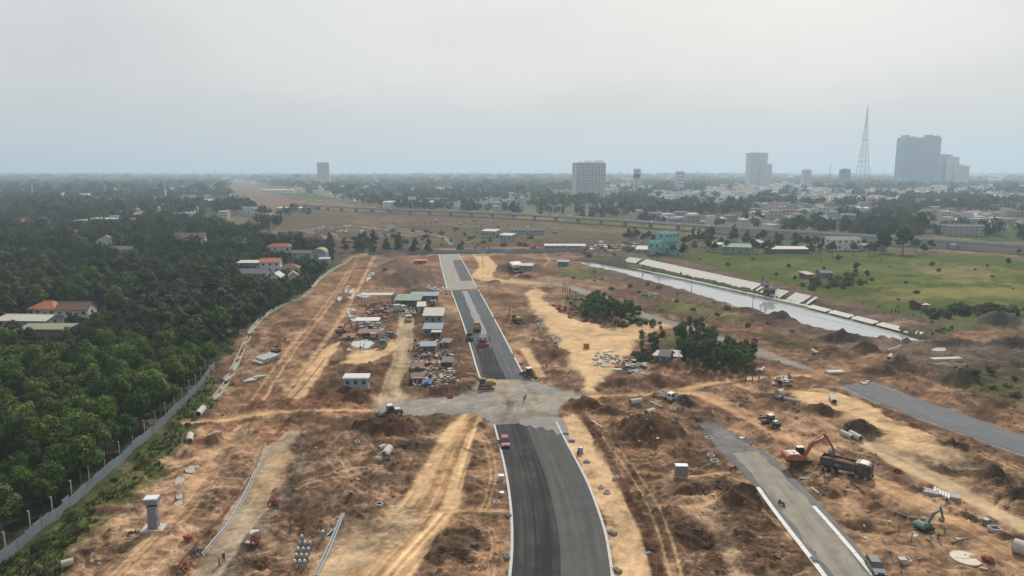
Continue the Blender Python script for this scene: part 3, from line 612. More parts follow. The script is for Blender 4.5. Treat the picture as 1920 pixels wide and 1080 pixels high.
# ------------------------------------------------------------------ roads, kerbs, water
def roadmat(name, c, var=.16, rough=.95, spec=.12, sx=1.2, sy=.03):
    m = bpy.data.materials.new(name); m.use_nodes = True; nt = m.node_tree; b = nt.nodes['Principled BSDF']
    b.inputs['Roughness'].default_value = rough; b.inputs['Specular IOR Level'].default_value = spec
    uv = nt.nodes.new('ShaderNodeUVMap'); mp = nt.nodes.new('ShaderNodeMapping'); mp.inputs['Scale'].default_value = (sx, sy, 1)
    tc = nt.nodes.new('ShaderNodeTexCoord')
    n1 = nt.nodes.new('ShaderNodeTexNoise'); n1.inputs['Scale'].default_value = 1.0; n1.inputs['Detail'].default_value = 5
    n2 = nt.nodes.new('ShaderNodeTexNoise'); n2.inputs['Scale'].default_value = .35; n2.inputs['Detail'].default_value = 8; n2.inputs['Roughness'].default_value = .7
    nt.links.new(uv.outputs[0], mp.inputs[0]); nt.links.new(mp.outputs[0], n1.inputs['Vector']); nt.links.new(tc.outputs['Object'], n2.inputs['Vector'])
    ad = nt.nodes.new('ShaderNodeMath'); ad.operation = 'ADD'; nt.links.new(n1.outputs[0], ad.inputs[0]); nt.links.new(n2.outputs[0], ad.inputs[1])
    mr = nt.nodes.new('ShaderNodeMapRange'); mr.inputs[1].default_value = .7; mr.inputs[2].default_value = 1.3; mr.inputs[3].default_value = 1 - var; mr.inputs[4].default_value = 1 + var
    nt.links.new(ad.outputs[0], mr.inputs[0])
    mx = nt.nodes.new('ShaderNodeMixRGB'); mx.blend_type = 'MULTIPLY'; mx.inputs[0].default_value = 1; mx.inputs[1].default_value = tuple(c) + (1,)
    nt.links.new(mr.outputs[0], mx.inputs[2])
    n3 = nt.nodes.new('ShaderNodeTexNoise'); n3.inputs['Scale'].default_value = .12; n3.inputs['Detail'].default_value = 7; n3.inputs['Roughness'].default_value = .65; nt.links.new(tc.outputs['Object'], n3.inputs['Vector'])
    ml = nt.nodes.new('ShaderNodeMath'); ml.operation = 'MULTIPLY'; nt.links.new(n3.outputs[0], ml.inputs[0]); nt.links.new(n1.outputs[0], ml.inputs[1])
    dr = nt.nodes.new('ShaderNodeMapRange'); dr.inputs[1].default_value = .22; dr.inputs[2].default_value = .42; dr.inputs[3].default_value = 0; dr.inputs[4].default_value = .17; nt.links.new(ml.outputs[0], dr.inputs[0])
    dm = nt.nodes.new('ShaderNodeMixRGB'); dm.inputs[2].default_value = (.26, .21, .15, 1); nt.links.new(dr.outputs[0], dm.inputs[0]); nt.links.new(mx.outputs[0], dm.inputs[1])
    nt.links.new(dm.outputs[0], b.inputs['Base Color']); return m
def resample(pts, n):
    p = np.array(pts); s = np.concatenate([[0], np.cumsum(np.hypot(*np.diff(p, axis=0).T))]); t = np.linspace(0, s[-1], n)
    return np.stack([np.interp(t, s, p[:, 0]), np.interp(t, s, p[:, 1])], 1)
def wl_(pts): return [(P(a, b).x, P(a, b).y) for a, b in smooth_line(pts, 4)]
def strip(name, L, Rr, z, m, label, kind='structure', parent=None, n=40, thick=.25, f0=0.0, f1=1.0, ragged=0.0):
    A = resample(wl_(L), n); B = resample(wl_(Rr), n); A2 = A + (B - A) * f0; B2 = A + (B - A) * f1
    if ragged:
        k = NR.uniform(-ragged, ragged, (n, 1)); d = (B - A) / np.linalg.norm(B - A, axis=1)[:, None]; A2 = A2 + d * k; B2 = B2 + d * NR.uniform(-ragged, ragged, (n, 1))
    nx = 7; V = []; UV = []; acc = 0
    for i in range(n):
        if i: acc += np.linalg.norm(A[i] - A[i - 1])
        for j in range(nx):
            q = A2[i] + (B2[i] - A2[i]) * j / (nx - 1); V.append((q[0], q[1], z)); UV.append((np.linalg.norm(q - A[i]), acc))
    fs = [(i * nx + j, i * nx + j + 1, (i + 1) * nx + j + 1, (i + 1) * nx + j) for i in range(n - 1) for j in range(nx - 1)]
    base = len(V)
    edge = [i * nx for i in range(n)] + [(n - 1) * nx + j for j in range(1, nx)] + [i * nx + nx - 1 for i in range(n - 2, -1, -1)] + [j for j in range(nx - 2, 0, -1)]
    for e in edge: V.append((V[e][0], V[e][1], z - thick)); UV.append(UV[e])
    ne = len(edge); fs += [(edge[i], edge[(i + 1) % ne], base + (i + 1) % ne, base + i) for i in range(ne)]
    me = bpy.data.meshes.new(name); me.from_pydata(V, [], fs); me.materials.append(m)
    u = me.uv_layers.new(name='UVMap'); li = np.zeros(len(me.loops), np.int32); me.loops.foreach_get('vertex_index', li)
    u.data.foreach_set('uv', np.array(UV, np.float32)[li].ravel()); me.update()
    o = link(name, me, parent)
    if parent is None: tag(o, label, None, kind=kind)
    return o
asph_l = roadmat('asphalt_worn', (.068, .069, .068), .18); asph_m = roadmat('asphalt_lane', (.035, .035, .036), .16); asph_d = roadmat('asphalt_fresh', (.021, .022, .025), .14)
asph_w = roadmat('asphalt_wet', (.10, .105, .11), .35, rough=.3, spec=.5); asph_b = roadmat('asphalt_blue', (.074, .081, .088), .18); conc_r = roadmat('road_base', (.24, .225, .20), .2); gr_b = roadmat('gravel_base', (.12, .123, .128), .22, sx=.6); tan_b = roadmat('gravel_dusty', (.215, .20, .165), .3, sx=.6, sy=.08)
road = strip('main_road', NEAR_L, NEAR_R, .06, asph_l, 'curving asphalt main road running towards the crossing', n=60)
strip('asphalt_lane', NEAR_L, NEAR_R, .085, asph_m, '', parent=road, n=60, f0=.02, f1=.50, thick=.04)
strip('asphalt_lane', NEAR_L, NEAR_R, .10, asph_d, '', parent=road, n=60, f0=.25, f1=.496, thick=.03)
gp_ = [q_ for q_ in smooth_line([(975, 796), (978, 788), (1050, 784), (1068, 822), (1060, 829), (1052, 815), (1044, 816), (1036, 806), (1026, 808), (1016, 801), (1004, 804), (994, 798), (986, 800), (975, 796)], 6)[:-1]]
MB().slab([(P(u_, v_).x, P(u_, v_).y) for u_, v_ in gp_], .02, .106).build('gravel_spread', roadmat('gravel_spread', (.20, .195, .185), .3, sx=.5, sy=.3), road)
roadm = strip('main_road', MID_L, MID_R, .06, asph_b, 'blue grey asphalt road being paved beyond the crossing', n=40)
asph_k = roadmat('asphalt_mid', (.056, .062, .068), .18)
strip('asphalt_lane', MID_L, MID_R, .085, asph_k, '', parent=roadm, n=40, f0=.03, f1=.36, thick=.04)
strip('wet_strip', [(866, 546), (888, 600), (899, 628)], [(877, 546), (902, 600), (914, 628)], .11, asph_w, '', parent=roadm, n=20, thick=.03, ragged=.25)
strip('fresh_asphalt', [(893, 652), (900, 680), (907, 711)], [(922, 652), (934, 680), (949, 711)], .11, asph_d, '', parent=roadm, n=12, thick=.04)
roadf = strip('main_road', FAR_L, FAR_R, .06, conc_r, 'pale unpaved far stretch of the main road', n=24)
strip('asphalt_lane', [(848, 488), (856, 508), (864, 527)], [(866, 487), (878, 506), (890, 526)], .09, asph_b, '', parent=roadf, n=12, thick=.04)
rr1 = strip('service_road', R1_L, R1_R, .05, roadmat('asphalt_side', (.118, .124, .132), .2), 'grey asphalt service road on the far side of the sand', n=40)
rr2 = strip('service_road', R2_L, R2_R, .05, gr_b, 'gravel service road with white kerbs on both sides', n=40)
strip('dusty_top', R2_L, R2_R, .07, tan_b, '', parent=rr2, n=40, f0=.16, f1=.84, thick=.03, ragged=.4)
def kerb(line, side, w, h, m, parent, seg=3.0, skip=0.08, name='kerb_stone', gap=.04):
    p = wl_(line); A = np.array(p); s = np.concatenate([[0], np.cumsum(np.hypot(*np.diff(A, axis=0).T))]); nseg = int(s[-1] / seg)
    for i in range(nseg):
        if R.random() < skip: continue
        t0, t1 = i * seg + gap, (i + 1) * seg - gap
        a = Vector((np.interp(t0, s, A[:, 0]), np.interp(t0, s, A[:, 1]), 0)); b = Vector((np.interp(t1, s, A[:, 0]), np.interp(t1, s, A[:, 1]), 0))
        d = (b - a); c = (a + b) / 2; nrm = Vector((d.y, -d.x, 0)).normalized() * side
        o = MB().box((0, 0, 0), (d.length, w, h + .4)).build(name, m, parent, c + nrm * (w / 2) + Vector((0, 0, (h - .4) / 2 + R.uniform(-.015, .015))), math.atan2(d.y, d.x))
kc = mat('kerb_concrete', (.52, .51, .48), .85, var=.16, scale=2)
kerb(NEAR_L[:-2], -1, .45, .16, kc, road, 2.4, .04); kerb(NEAR_R[:-2], 1, .45, .16, kc, road, 2.4, .04)
kerb(MID_L, -1, .5, .2, kc, roadm, 5, .03); kerb(MID_R, 1, .5, .2, kc, roadm, 5, .03)
kerb(FAR_L, -1, .5, .2, kc, roadf, 8, .1); kerb(FAR_R, 1, .5, .2, kc, roadf, 8, .1)
kw = mat('kerb_white', (.66, .65, .62), .8, var=.08, scale=2)
kerb([(1417, 915), (1440, 948), (1466, 983), (1500, 1027), (1540, 1080), (1600, 1165)], -1, .75, .18, kw, rr2, 2.6, .0); kerb([(1529, 950), (1560, 984), (1600, 1030), (1642, 1080), (1700, 1150)], 1, .75, .18, kw, rr2, 2.6, .0)

def watermat(name, c, rough):
    m = bpy.data.materials.new(name); m.use_nodes = True; nt = m.node_tree; b = nt.nodes['Principled BSDF']
    b.inputs['Base Color'].default_value = tuple(c) + (1,); b.inputs['Roughness'].default_value = rough; b.inputs['IOR'].default_value = 1.33; b.inputs['Specular IOR Level'].default_value = .9
    tc = nt.nodes.new('ShaderNodeTexCoord'); no = nt.nodes.new('ShaderNodeTexNoise'); no.inputs['Scale'].default_value = .9; no.inputs['Detail'].default_value = 3
    bp = nt.nodes.new('ShaderNodeBump'); bp.inputs['Strength'].default_value = .03; bp.inputs['Distance'].default_value = .1
    nt.links.new(tc.outputs['Object'], no.inputs['Vector']); nt.links.new(no.outputs[0], bp.inputs['Height']); nt.links.new(bp.outputs[0], b.inputs['Normal']); return m
wm = watermat('canal_water', (.27, .295, .295), .05)
def sheet(name, poly, z, m, label, kind='structure', cat=None):
    o = MB().slab([tuple(p) for p in poly], z - .3, z).build(name, m); return tag(o, label, cat, kind=kind)
cpoly = [(P(a, b).x, P(a, b).y) for a, b in smooth_line(CANAL_S, 3) + smooth_line(CANAL_N, 3)]
# the water sheet runs under its banks, the banks cut the shore line
_c = np.array(cpoly); _t = np.roll(_c, -1, 0) - np.roll(_c, 1, 0); _nn = np.stack([_t[:, 1], -_t[:, 0]], 1); _nn /= np.linalg.norm(_nn, axis=1)[:, None]
if sdf(_c, _c[:1, 0] + _nn[:1, 0] * .5, _c[:1, 1] + _nn[:1, 1] * .5)[0] < 0: _nn = -_nn
cpoly = [tuple(q) for q in _c + _nn * 3.0]
sheet('canal_water', cpoly, WATER_Z, wm, 'still pale water filling the canal')
pm = watermat('puddle_water', (.30, .29, .26), .08)
PUD = [([(655, 598), (650, 580), (662, 578), (672, 590), (664, 604)], 'milky puddle beside the leaning shed'), ([(668, 555), (680, 549), (690, 545), (696, 552), (684, 560)], ''), ([(686, 530), (700, 518), (702, 512), (694, 512), (688, 522)], ''),
       ([(650, 560), (656, 545), (664, 543), (662, 560)], ''), ([(694, 505), (700, 490), (706, 484), (708, 488), (703, 506)], ''), ([(632, 562), (638, 550), (642, 555), (637, 566)], ''), ([(645, 545), (654, 528), (658, 530), (650, 548)], ''),
       ([(328, 912), (330, 900), (344, 896), (346, 906), (338, 915)], ''), ([(346, 880), (362, 872), (374, 874), (366, 886), (350, 886)], ''), ([(330, 930), (340, 925), (342, 934), (332, 936)], ''), ([(326, 944), (340, 938), (342, 946), (330, 950)], ''), ([(1745, 653), (1770, 652), (1772, 658), (1750, 658)], ''),
       ([(1892, 683), (1920, 690), (1940, 700), (1915, 696)], ''), ([(955, 507), (975, 505), (982, 512), (965, 514)], '')]
for i, (pp, _) in enumerate(PUD):
    q = smooth_line(pp + [pp[0]], 4)[:-1]; c = P(*np.mean(np.array(pp), axis=0)); w = [P(a, b) for a, b in q]
    zz = np.median([hg(p.x, p.y) for p in w]) + .10
    tag(MB().slab([(p.x, p.y) for p in w], zz - .5, zz).build('puddle', pm), 'shallow pale puddle lying on the bare earth', None, 'puddles on the site', 'structure')
# ------------------------------------------------------------------ vegetation
def leaves(blobs, n, size, seed, up=.25, shell=.55, bias=.2):
    """leaf sprays scattered through the volume of the crown's lobes; returns V, F"""
    r = np.random.RandomState(seed); b = np.array(blobs, float)
    vol = b[:, 3] * b[:, 4] * b[:, 5]; pick = r.choice(len(b), n, p=vol ** .8 / (vol ** .8).sum()); B = b[pick]
    d = r.normal(size=(n, 3)); d[:, 2] += bias; d /= np.linalg.norm(d, axis=1)[:, None]
    rad = shell + (1 - shell) * r.rand(n) ** .7; rad *= 1 + (r.rand(n) - .5) * .25
    p = B[:, :3] + d * B[:, 3:6] * rad[:, None]
    nrm = d * .95 + r.normal(size=(n, 3)) * .36 + np.array((0, 0, up)); nrm /= np.linalg.norm(nrm, axis=1)[:, None]
    t = np.cross(nrm, r.normal(size=(n, 3))); t /= np.linalg.norm(t, axis=1)[:, None] + 1e-9; u = np.cross(nrm, t)
    s = size * (.55 + .9 * r.rand(n))[:, None]; bend = nrm * s * .25
    V = np.stack([p + t * s, p + u * s * .6 + bend, p - t * s, p - u * s * .6 + bend], 1).reshape(-1, 3)
    return V, np.arange(n * 4).reshape(n, 4)
def tree_proto(name, label, cat, blobs, n, size, seed, lm, trunk, tm, group, up=.25, shell=.55):
    root = thing(name, label, cat, group=group)
    V, Fq = leaves(blobs, n, size, seed, up, shell); link('crown', npmesh('crown', V, Fq, lm), root)
    m = MB()
    for a, b, r0, r1 in trunk: m.cyl(a, b, r0, r1, n=6, cap=False)
    m.build('trunk', tm, root); return root
def poisson(poly, dmin, seed, jit=1.0, tries=30, limit=4000):
    r = random.Random(seed); a = np.array(poly); x0, y0 = a.min(0); x1, y1 = a.max(0); cell = dmin; out = {}; pts = []
    n = int((x1 - x0) * (y1 - y0) / (dmin * dmin) * 3)
    xs = np.array([r.uniform(x0, x1) for _ in range(n)]); ys = np.array([r.uniform(y0, y1) for _ in range(n)])
    ok = sdf(a, xs, ys) < 0
    for x, y in zip(xs[ok], ys[ok]):
        i, j = int(x // cell), int(y // cell)
        if all(math.hypot(x - q[0], y - q[1]) >= dmin for di in (-1, 0, 1) for dj in (-1, 0, 1) for q in out.get((i + di, j + dj), ())):
            out.setdefault((i, j), []).append((x, y)); pts.append((x, y))
            if len(pts) >= limit: break
    return pts
bark = mat('bark', (.13, .10, .075), .95, scale=3); barkl = mat('bark_pale', (.24, .21, .17), .95, scale=3)
lm_ac = leafmat('leaf_plantation', (.018, .042, .006), (.115, .178, .022), .4, .14)
lm_dk = leafmat('leaf_dark', (.011, .022, .008), (.055, .080, .021), .45, .12)
lm_md = leafmat('leaf_mid', (.016, .032, .010), (.072, .10, .028), .4, .12)
lm_ol = leafmat('leaf_olive', (.042, .050, .018), (.095, .10, .034), .3, .15)
lm_gr = leafmat('leaf_grove', (.036, .070, .015), (.10, .15, .034), .3, .15)
lm_pn = leafmat('leaf_needle', (.014, .030, .014), (.034, .058, .024), .25, .15)
lm_pl = leafmat('leaf_palm', (.020, .040, .014), (.055, .085, .026), .3, .15)
lm_br = leafmat('leaf_bright', (.045, .095, .016), (.10, .17, .03), .25, .25)

def acacia(seed, lm=None):
    r = random.Random(seed); h = r.uniform(7.2, 9.6); bl = []
    k = r.randint(5, 8)
    for i in range(k):
        a = i * 2.4 + r.uniform(-.4, .4); d = r.uniform(.7, 1.9); z = h - r.uniform(1.0, 4.2); s = r.uniform(1.05, 1.7)
        bl.append((math.cos(a) * d, math.sin(a) * d, z, s, s, s * r.uniform(.8, 1.1)))
    bl.append((0, 0, h - 1.2, 1.5, 1.5, 1.3)); bl.append((0, 0, h - 3.2, 2.0, 2.0, 1.6))
    tk = [((0, 0, -.5), (.1, 0, h * .55), .13, .08)] + [((.08, 0, h * .4), (b[0] * .8, b[1] * .8, b[2]), .06, .02) for b in bl[:4]]
    return tree_proto('plantation_tree', 'bushy bright green plantation tree in dense stand behind the grey fence', 'tree', bl, 2100, .21, seed, lm or lm_ac, tk, bark, 'plantation trees behind the grey fence')
def broadleaf(seed, lm=None, h=11, w=4.2):
    r = random.Random(seed); bl = []
    for i in range(r.randint(7, 10)):
        a = i * 2.4 + r.uniform(-.5, .5); d = w * r.uniform(.25, .72); z = h - r.uniform(1.6, 5.2) - d * .25; s = w * r.uniform(.28, .46)
        bl.append((math.cos(a) * d, math.sin(a) * d, z, s, s, s * r.uniform(.6, .85)))
    bl.append((0, 0, h - w * .35, w * .45, w * .45, w * .33)); bl.append((0, 0, h - w * .75, w * .6, w * .6, w * .4))
    tk = [((0, 0, -.5), (.2, .1, h * .5), .3, .18)] + [((.15, .1, h * .38), (b[0] * .8, b[1] * .8, b[2]), .12, .03) for b in bl[:6]]
    return tree_proto('broadleaf_tree', 'dark broadleaf tree in the mixed wood around the houses', 'tree', bl, 1500, .42, seed, lm or lm_dk, tk, bark, 'dark broadleaf trees around the houses')
def pine(seed):
    r = random.Random(seed); h = 13.0; bl = []
    for i in range(10):
        z = 3.0 + i * (h - 3.0) / 10; w = (1 - (z - 2) / (h)) * 4.4 + .7
        for k in range(3):
            a = r.uniform(0, 6.28); bl.append((math.cos(a) * w * .5, math.sin(a) * w * .5, z + r.uniform(-.3, .3), w * .5, w * .5, .55))
    return tree_proto('conifer_tree', 'dark conical tree in the row beside the hoarding', 'tree', bl, 1500, .4, seed, lm_pn, [((0, 0, -.4), (0, 0, h - .5), .2, .05)], bark, 'conical trees in a row')
def slender(seed, lm=None, h=9.5):
    r = random.Random(seed); bl = []
    for i in range(6):
        bl.append((r.uniform(-.9, .9), r.uniform(-.9, .9), h - r.uniform(.6, 4.6), r.uniform(.9, 1.5), r.uniform(.9, 1.5), r.uniform(.7, 1.2)))
    return tree_proto('slender_tree', 'slender tree with thin bare trunk', 'tree', bl, 1100, .22, seed, lm or lm_md, [((0, 0, -.3), (.15, .1, h - 1.0), .11, .04)], barkl, 'slender trees in the grove')
def bush(seed, lm=None):
    r = random.Random(seed); bl = [(r.uniform(-.8, .8), r.uniform(-.8, .8), r.uniform(.3, .9), r.uniform(.6, 1.0), r.uniform(.6, 1.0), r.uniform(.5, .8)) for _ in range(5)]
    return tree_proto('bush', 'low green bush', 'bush', bl, 420, .17, seed, lm or lm_md, [((0, 0, -.2), (0, 0, .8), .05, .03), ((0, 0, 0), (.4, .2, .9), .04, .02)], bark, 'low bushes')
def palm(seed):
    r = random.Random(seed); h = r.uniform(6.5, 9); root = thing('palm_tree', 'feathery palm rising from the dark wood', 'palm', group='palms in the dark wood')
    V = []; fs = []
    for i in range(17):
        a = i * 2.4; el = r.uniform(-.1, 1.1); L = r.uniform(2.6, 3.6); ca, sa = math.cos(a), math.sin(a); prev = None
        for k in range(9):
            t = k / 8; x = L * t * math.cos(el) ; z = h + L * (math.sin(el) * t - .75 * t * t); w = .55 * math.sin(math.pi * min(1, .12 + t * .88)) + .05
            c = (ca * x, sa * x, z)
            for sgn in (-1, 1):       # leaflets droop on both sides of the rib
                if k:
                    n = len(V); q0 = prev; q1 = c
                    V += [q0, q1, (q1[0] - sa * w * sgn + ca * .1, q1[1] + ca * w * sgn + sa * .1, q1[2] - w * .45), (q0[0] - sa * w * sgn * .9, q0[1] + ca * w * sgn * .9, q0[2] - w * .4)]
                    fs.append((n, n + 1, n + 2, n + 3))
            prev = c
    me = bpy.data.meshes.new('crown'); me.from_pydata(V, [], fs); me.materials.append(lm_pl); link('crown', me, root)
    MB().cyl((0, 0, -.4), (.15, .1, h * .6), .2, .15, n=7).cyl((.15, .1, h * .6), (0, 0, h), .15, .11, n=7).build('trunk', bark, root); return root

def scatter(protos, pts, seed, s0=.8, s1=1.2, label=None, group=None, lim=0):
    r = random.Random(seed); pts = list(pts)
    if not pts: return
    a = np.array(pts); zs = field(a[:, 0], a[:, 1], False)[0]
    for i, (x, y) in enumerate(pts):
        p = protos[i % len(protos)] if i < len(protos) else r.choice(protos)
        s = r.uniform(s0, s1); loc = (x, y, zs[i] - .05)
        if lim: s = min(s, max(.32, fit((x, y), lim)))
        if not p.get('placed'):
            p['placed'] = 1; p.location = loc; p.rotation_euler = (0, 0, r.uniform(0, 6.28)); p.scale = (s, s, s * r.uniform(.9, 1.1))
            lb = label(x, y, protos.index(p)) if callable(label) else label
            if lb: p['label'] = lb
            if group: p['group'] = group
        else:
            lb = label(x, y, protos.index(p)) if callable(label) else label
            c = dup(p, loc, r.uniform(0, 6.28), lb, (s, s, s * r.uniform(.9, 1.1)), group)
def inview(p, mg=60, top=9):
    """keep what the photo can show, and a margin beside it"""
    return abs(p[0]) < (.735 * p[1] + mg) and p[1] > 78
# plantation behind the hoarding
pl = wpoly([(-420, 1330), (-50, 1090), (0, 1052), (100, 970), (200, 884), (280, 812), (340, 755), (378, 714), (400, 690), (395, 676), (250, 668), (60, 690), (-120, 700), (-420, 720)])
pts = [p for p in poisson(pl, 3.9, 3) if inview(p, 14)]
pts = sorted(pts, key=lambda p: p[1])[:300]
lm_a2 = leafmat('leaf_plantation_pale', (.026, .052, .010), (.145, .195, .035), .3, .16); lm_a3 = leafmat('leaf_plantation_deep', (.012, .032, .008), (.07, .125, .024), .35, .12)
AC = [acacia(100 + i, [None, lm_a2, None, lm_a3, None, lm_a2, None, lm_a3, None][i]) for i in range(9)]
_fw = [(P(a_, b_).x, P(a_, b_).y) for a_, b_ in FENCE]
def ac_label(x, y, k):
    d = float(linedist(_fw, [1] * len(_fw), np.array([x]), np.array([y]))[0][0])
    w = 'in the front row' if d < 5 else 'just behind the front row' if d < 11 else 'deep inside the stand'
    e = 'at the near end' if y < 112 else 'past the near end' if y < 130 else 'halfway along' if y < 150 else 'past halfway' if y < 172 else 'at the far end'
    return 'bright green plantation tree %s, %s of the fence' % (w, e)
scatter(AC, pts, 5, .7, 1.28, ac_label)
# mixed wood round the houses: keep clear of houses and of the site
HOUSE_CLEAR = [(80, 594, 54), (133, 596, 56), (42, 616, 96), (78, 632, 92), (505, 512, 36), (540, 514, 34), (472, 524, 52), (514, 530, 20), (547, 528, 16), (466, 502, 42), (598, 490, 24), (566, 486, 38), (607, 494, 18), (522, 474, 46), (592, 458, 34), (352, 458, 54), (440, 462, 42), (192, 462, 34), (225, 478, 44), (144, 444, 20), (35, 424, 42), (75, 420, 30), (98, 418, 28), (195, 418, 60), (160, 420, 40), (215, 404, 42), (270, 406, 44), (310, 406, 34), (222, 394, 28), (245, 388, 22), (338, 398, 38), (320, 396, 26), (466, 406, 22), (438, 404, 24), (412, 382, 66), (385, 389, 60), (408, 395, 26), (260, 412, 14), (299, 408, 14), (1251, 474, 40), (1385, 476, 50), (1480, 476, 74), (1586, 470, 56), (1812, 442, 66)]
HC = [(P(a, b).x, P(a, b).y + 5, w * mpp(b) * .5 + 2.5) for a, b, w in HOUSE_CLEAR]
def fit(p, h0):
    """largest scale that keeps a tree in front of a house from growing over its upper walls"""
    s = 9.0
    for a, b, r in HC:
        if p[1] < b - 2 and abs(p[0] / p[1] - a / b) < r * .95 / b: s = min(s, (CAMH - (CAMH - 1.2) * p[1] / b) / h0)
    return s
def clear(p, k=1.0): return all(math.hypot(p[0] - a, (p[1] - b) * .8) > r * k for a, b, r in HC)
mw = wpoly([(-300, 705), (-120, 698), (60, 690), (250, 668), (395, 672), (415, 655), (440, 628), (520, 580), (575, 545), (610, 508), (628, 478), (560, 460), (430, 440), (300, 432), (150, 432), (-100, 440), (-500, 470)])
pts = [p for p in poisson(mw, 7.2, 8) if inview(p, 25) and clear(p)]
pts = sorted(pts, key=lambda p: p[1])
lm_yl = leafmat('leaf_yellowish', (.05, .068, .016), (.12, .135, .034), .3, .15)
BLF = [broadleaf(200 + i, [lm_dk, lm_gr, lm_md, lm_dk, lm_ol, lm_yl][i], [11, 12.5, 9.5, 10.5, 8.5, 12][i], [4.4, 4.8, 4.0, 4.6, 3.8, 4.4][i]) for i in range(6)]
near = pts[:290]; REST = pts[290:]
def bl_label(x, y, k):
    n = ['dark rounded', 'mid green spreading', 'olive tinged small', 'very dark dense', 'dull olive', 'yellowish green'][k]
    u = 960 + F * x / (y * cp + CAMH * sp)
    w = 'near the left edge' if u < 130 else 'above the plantation' if u < 330 else 'close to the site boundary'
    e = 'just behind the plantation' if y < 235 else 'in the middle of the dark wood' if y < 290 else 'in front of the houses'
    return '%s tree %s, %s' % (n, e, w)
scatter(BLF, near, 9, .45, 1.1, bl_label, lim=11)
PLM = [palm(300 + i) for i in range(4)]
pz = wpoly([(250, 570), (520, 545), (560, 555), (480, 590), (420, 630), (300, 640), (200, 620)]); pq = [p for p in poisson(pz, 9.5, 12) if clear(p)][:34]
pz2 = wpoly([(120, 520), (420, 500), (430, 530), (120, 560)]); pq += [p for p in poisson(pz2, 16, 14) if clear(p)][:14]
scatter(PLM, pq, 13, .75, 1.15, lim=9)
# row of conical trees beside the far hoarding
PN = [pine(400 + i) for i in range(3)]
row = [(566, 470), (594, 468), (620, 472), (646, 473), (668, 474), (676, 470), (724, 476), (746, 476), (748, 464), (778, 476), (803, 476), (700, 462), (685, 464), (545, 458), (1190, 448), (1178, 450), (1310, 452), (1335, 456), (1400, 458), (1420, 462), (1455, 464), (1490, 466), (1300, 448), (1375, 452)]
scatter(PN, [(P(a, b).x, P(a, b).y) for a, b in row], 15, .75, 1.05)
# groves on the site
SL = [slender(500 + i, [lm_md, lm_gr, lm_br, lm_gr][i], [9.5, 8.5, 9, 10.5][i]) for i in range(4)]
def grove(pts, dmin, seed, label, group, s0=.8, s1=1.15, lim=80, pr=None): scatter(pr or SL, poisson(wpoly(pts), dmin, seed)[:lim], seed, s0, s1, label, group)
grove([(1270, 686), (1300, 660), (1375, 668), (1415, 690), (1395, 706), (1330, 706)], 1.75, 21, 'slender tree in the largest grove, beside the blue hut', 'trees of the largest grove', .5, .82, 120)
grove([(1262, 650), (1290, 632), (1340, 640), (1330, 662), (1275, 664)], 2.0, 22, 'slender tree at the back of the largest grove', 'trees at the back of the largest grove', .55, .82, 40)
grove([(1198, 652), (1240, 648), (1242, 662), (1200, 666)], 2.6, 23, 'small tree in the little grove between the two larger groves', 'trees of the little grove', .55, .75, 14)
grove([(1092, 592), (1105, 572), (1150, 580), (1200, 606), (1170, 612), (1120, 606)], 2.1, 24, 'leafy tree in the grove beside the row of bare trunks', 'trees of the grove by the bare trunks', .5, .8, 90)
LONE = [(1411, 688, .85, 'lone small tree standing just past the right end of the largest grove'), (1156, 612, .8, 'lone thin tree in front of the excavator grove')]
for a, b, s, l in LONE: scatter(SL[:1], [(P(a, b).x, P(a, b).y)], 31, s, s, l, None)
BS = [bush(600 + i, [lm_md, lm_dk, lm_br, lm_ol][i]) for i in range(4)]
def bushes(poly, dmin, seed, label, group, s0=.8, s1=1.6, lim=60): scatter(BS, poisson(wpoly(poly), dmin, seed)[:lim], seed, s0, s1, label, group)
bushes([(1180, 672), (1215, 655), (1270, 668), (1290, 690), (1235, 692)], 2.4, 41, 'low bush around the blue hut at the grove', 'bushes by the blue hut', .7, 1.4, 40)
bushes([(1165, 604), (1215, 602), (1250, 612), (1230, 618), (1180, 612)], 2.5, 42, 'low bush at the end of the grove with the excavator', 'bushes by the excavator grove', .7, 1.4, 25)
bushes([(1060, 560), (1100, 565), (1100, 598), (1075, 580)], 2.6, 43, 'low bush behind the red hoses', 'bushes behind the red hoses', .6, 1.2, 22)
bushes([(1260, 484), (1500, 484), (1900, 486), (1980, 590), (1760, 585), (1640, 572), (1500, 545), (1350, 505)], 24, 44, 'bush growing in the green field beyond the canal', 'bushes in the green field', .4, 2.0, 22)
bushes([(1480, 535), (1560, 520), (1620, 515), (1640, 530), (1560, 545)], 7, 45, 'bush around the huts in the green field', 'bushes around the field huts', 1.2, 2.6, 30)
bushes([(1730, 585), (1920, 578), (1980, 582), (1980, 592), (1740, 600)], 4.5, 46, 'tall bush in the hedge along the near edge of the field', 'hedge bushes along the field', 1.4, 2.6, 46)
bushes([(20, 1070), (150, 955), (250, 865), (330, 785), (380, 735), (350, 800), (290, 880), (200, 960), (110, 1060)], 3.2, 47, 'weedy bush along the grey fence', 'weeds along the grey fence', .35, .7, 60)
bushes([(1760, 695), (1860, 695), (1960, 730), (1960, 755), (1850, 735)], 5, 48, 'bush in the weedy hollow beside the asphalt side road', 'bushes in the weedy hollow', .5, 1.1, 40)
bushes([(1120, 510), (1260, 545), (1450, 600), (1560, 645), (1400, 615), (1200, 560), (1050, 520)], 11, 49, 'low bush on the brown ground before the canal', 'bushes before the canal', .5, 1.2, 50)
for i, (a, b, s) in enumerate([(1572, 492, 1.0), (1605, 510, 1.0), (1625, 522, .8), (1890, 500, .9), (1910, 478, .8), (1545, 510, .6), (1455, 520, .6), (1490, 528, .6)]):
    scatter(BLF[2:3], [(P(a, b).x, P(a, b).y)], 60 + i, s * .55, s * .6, 'round tree standing by itself in the green field', 'lone trees in the green field')
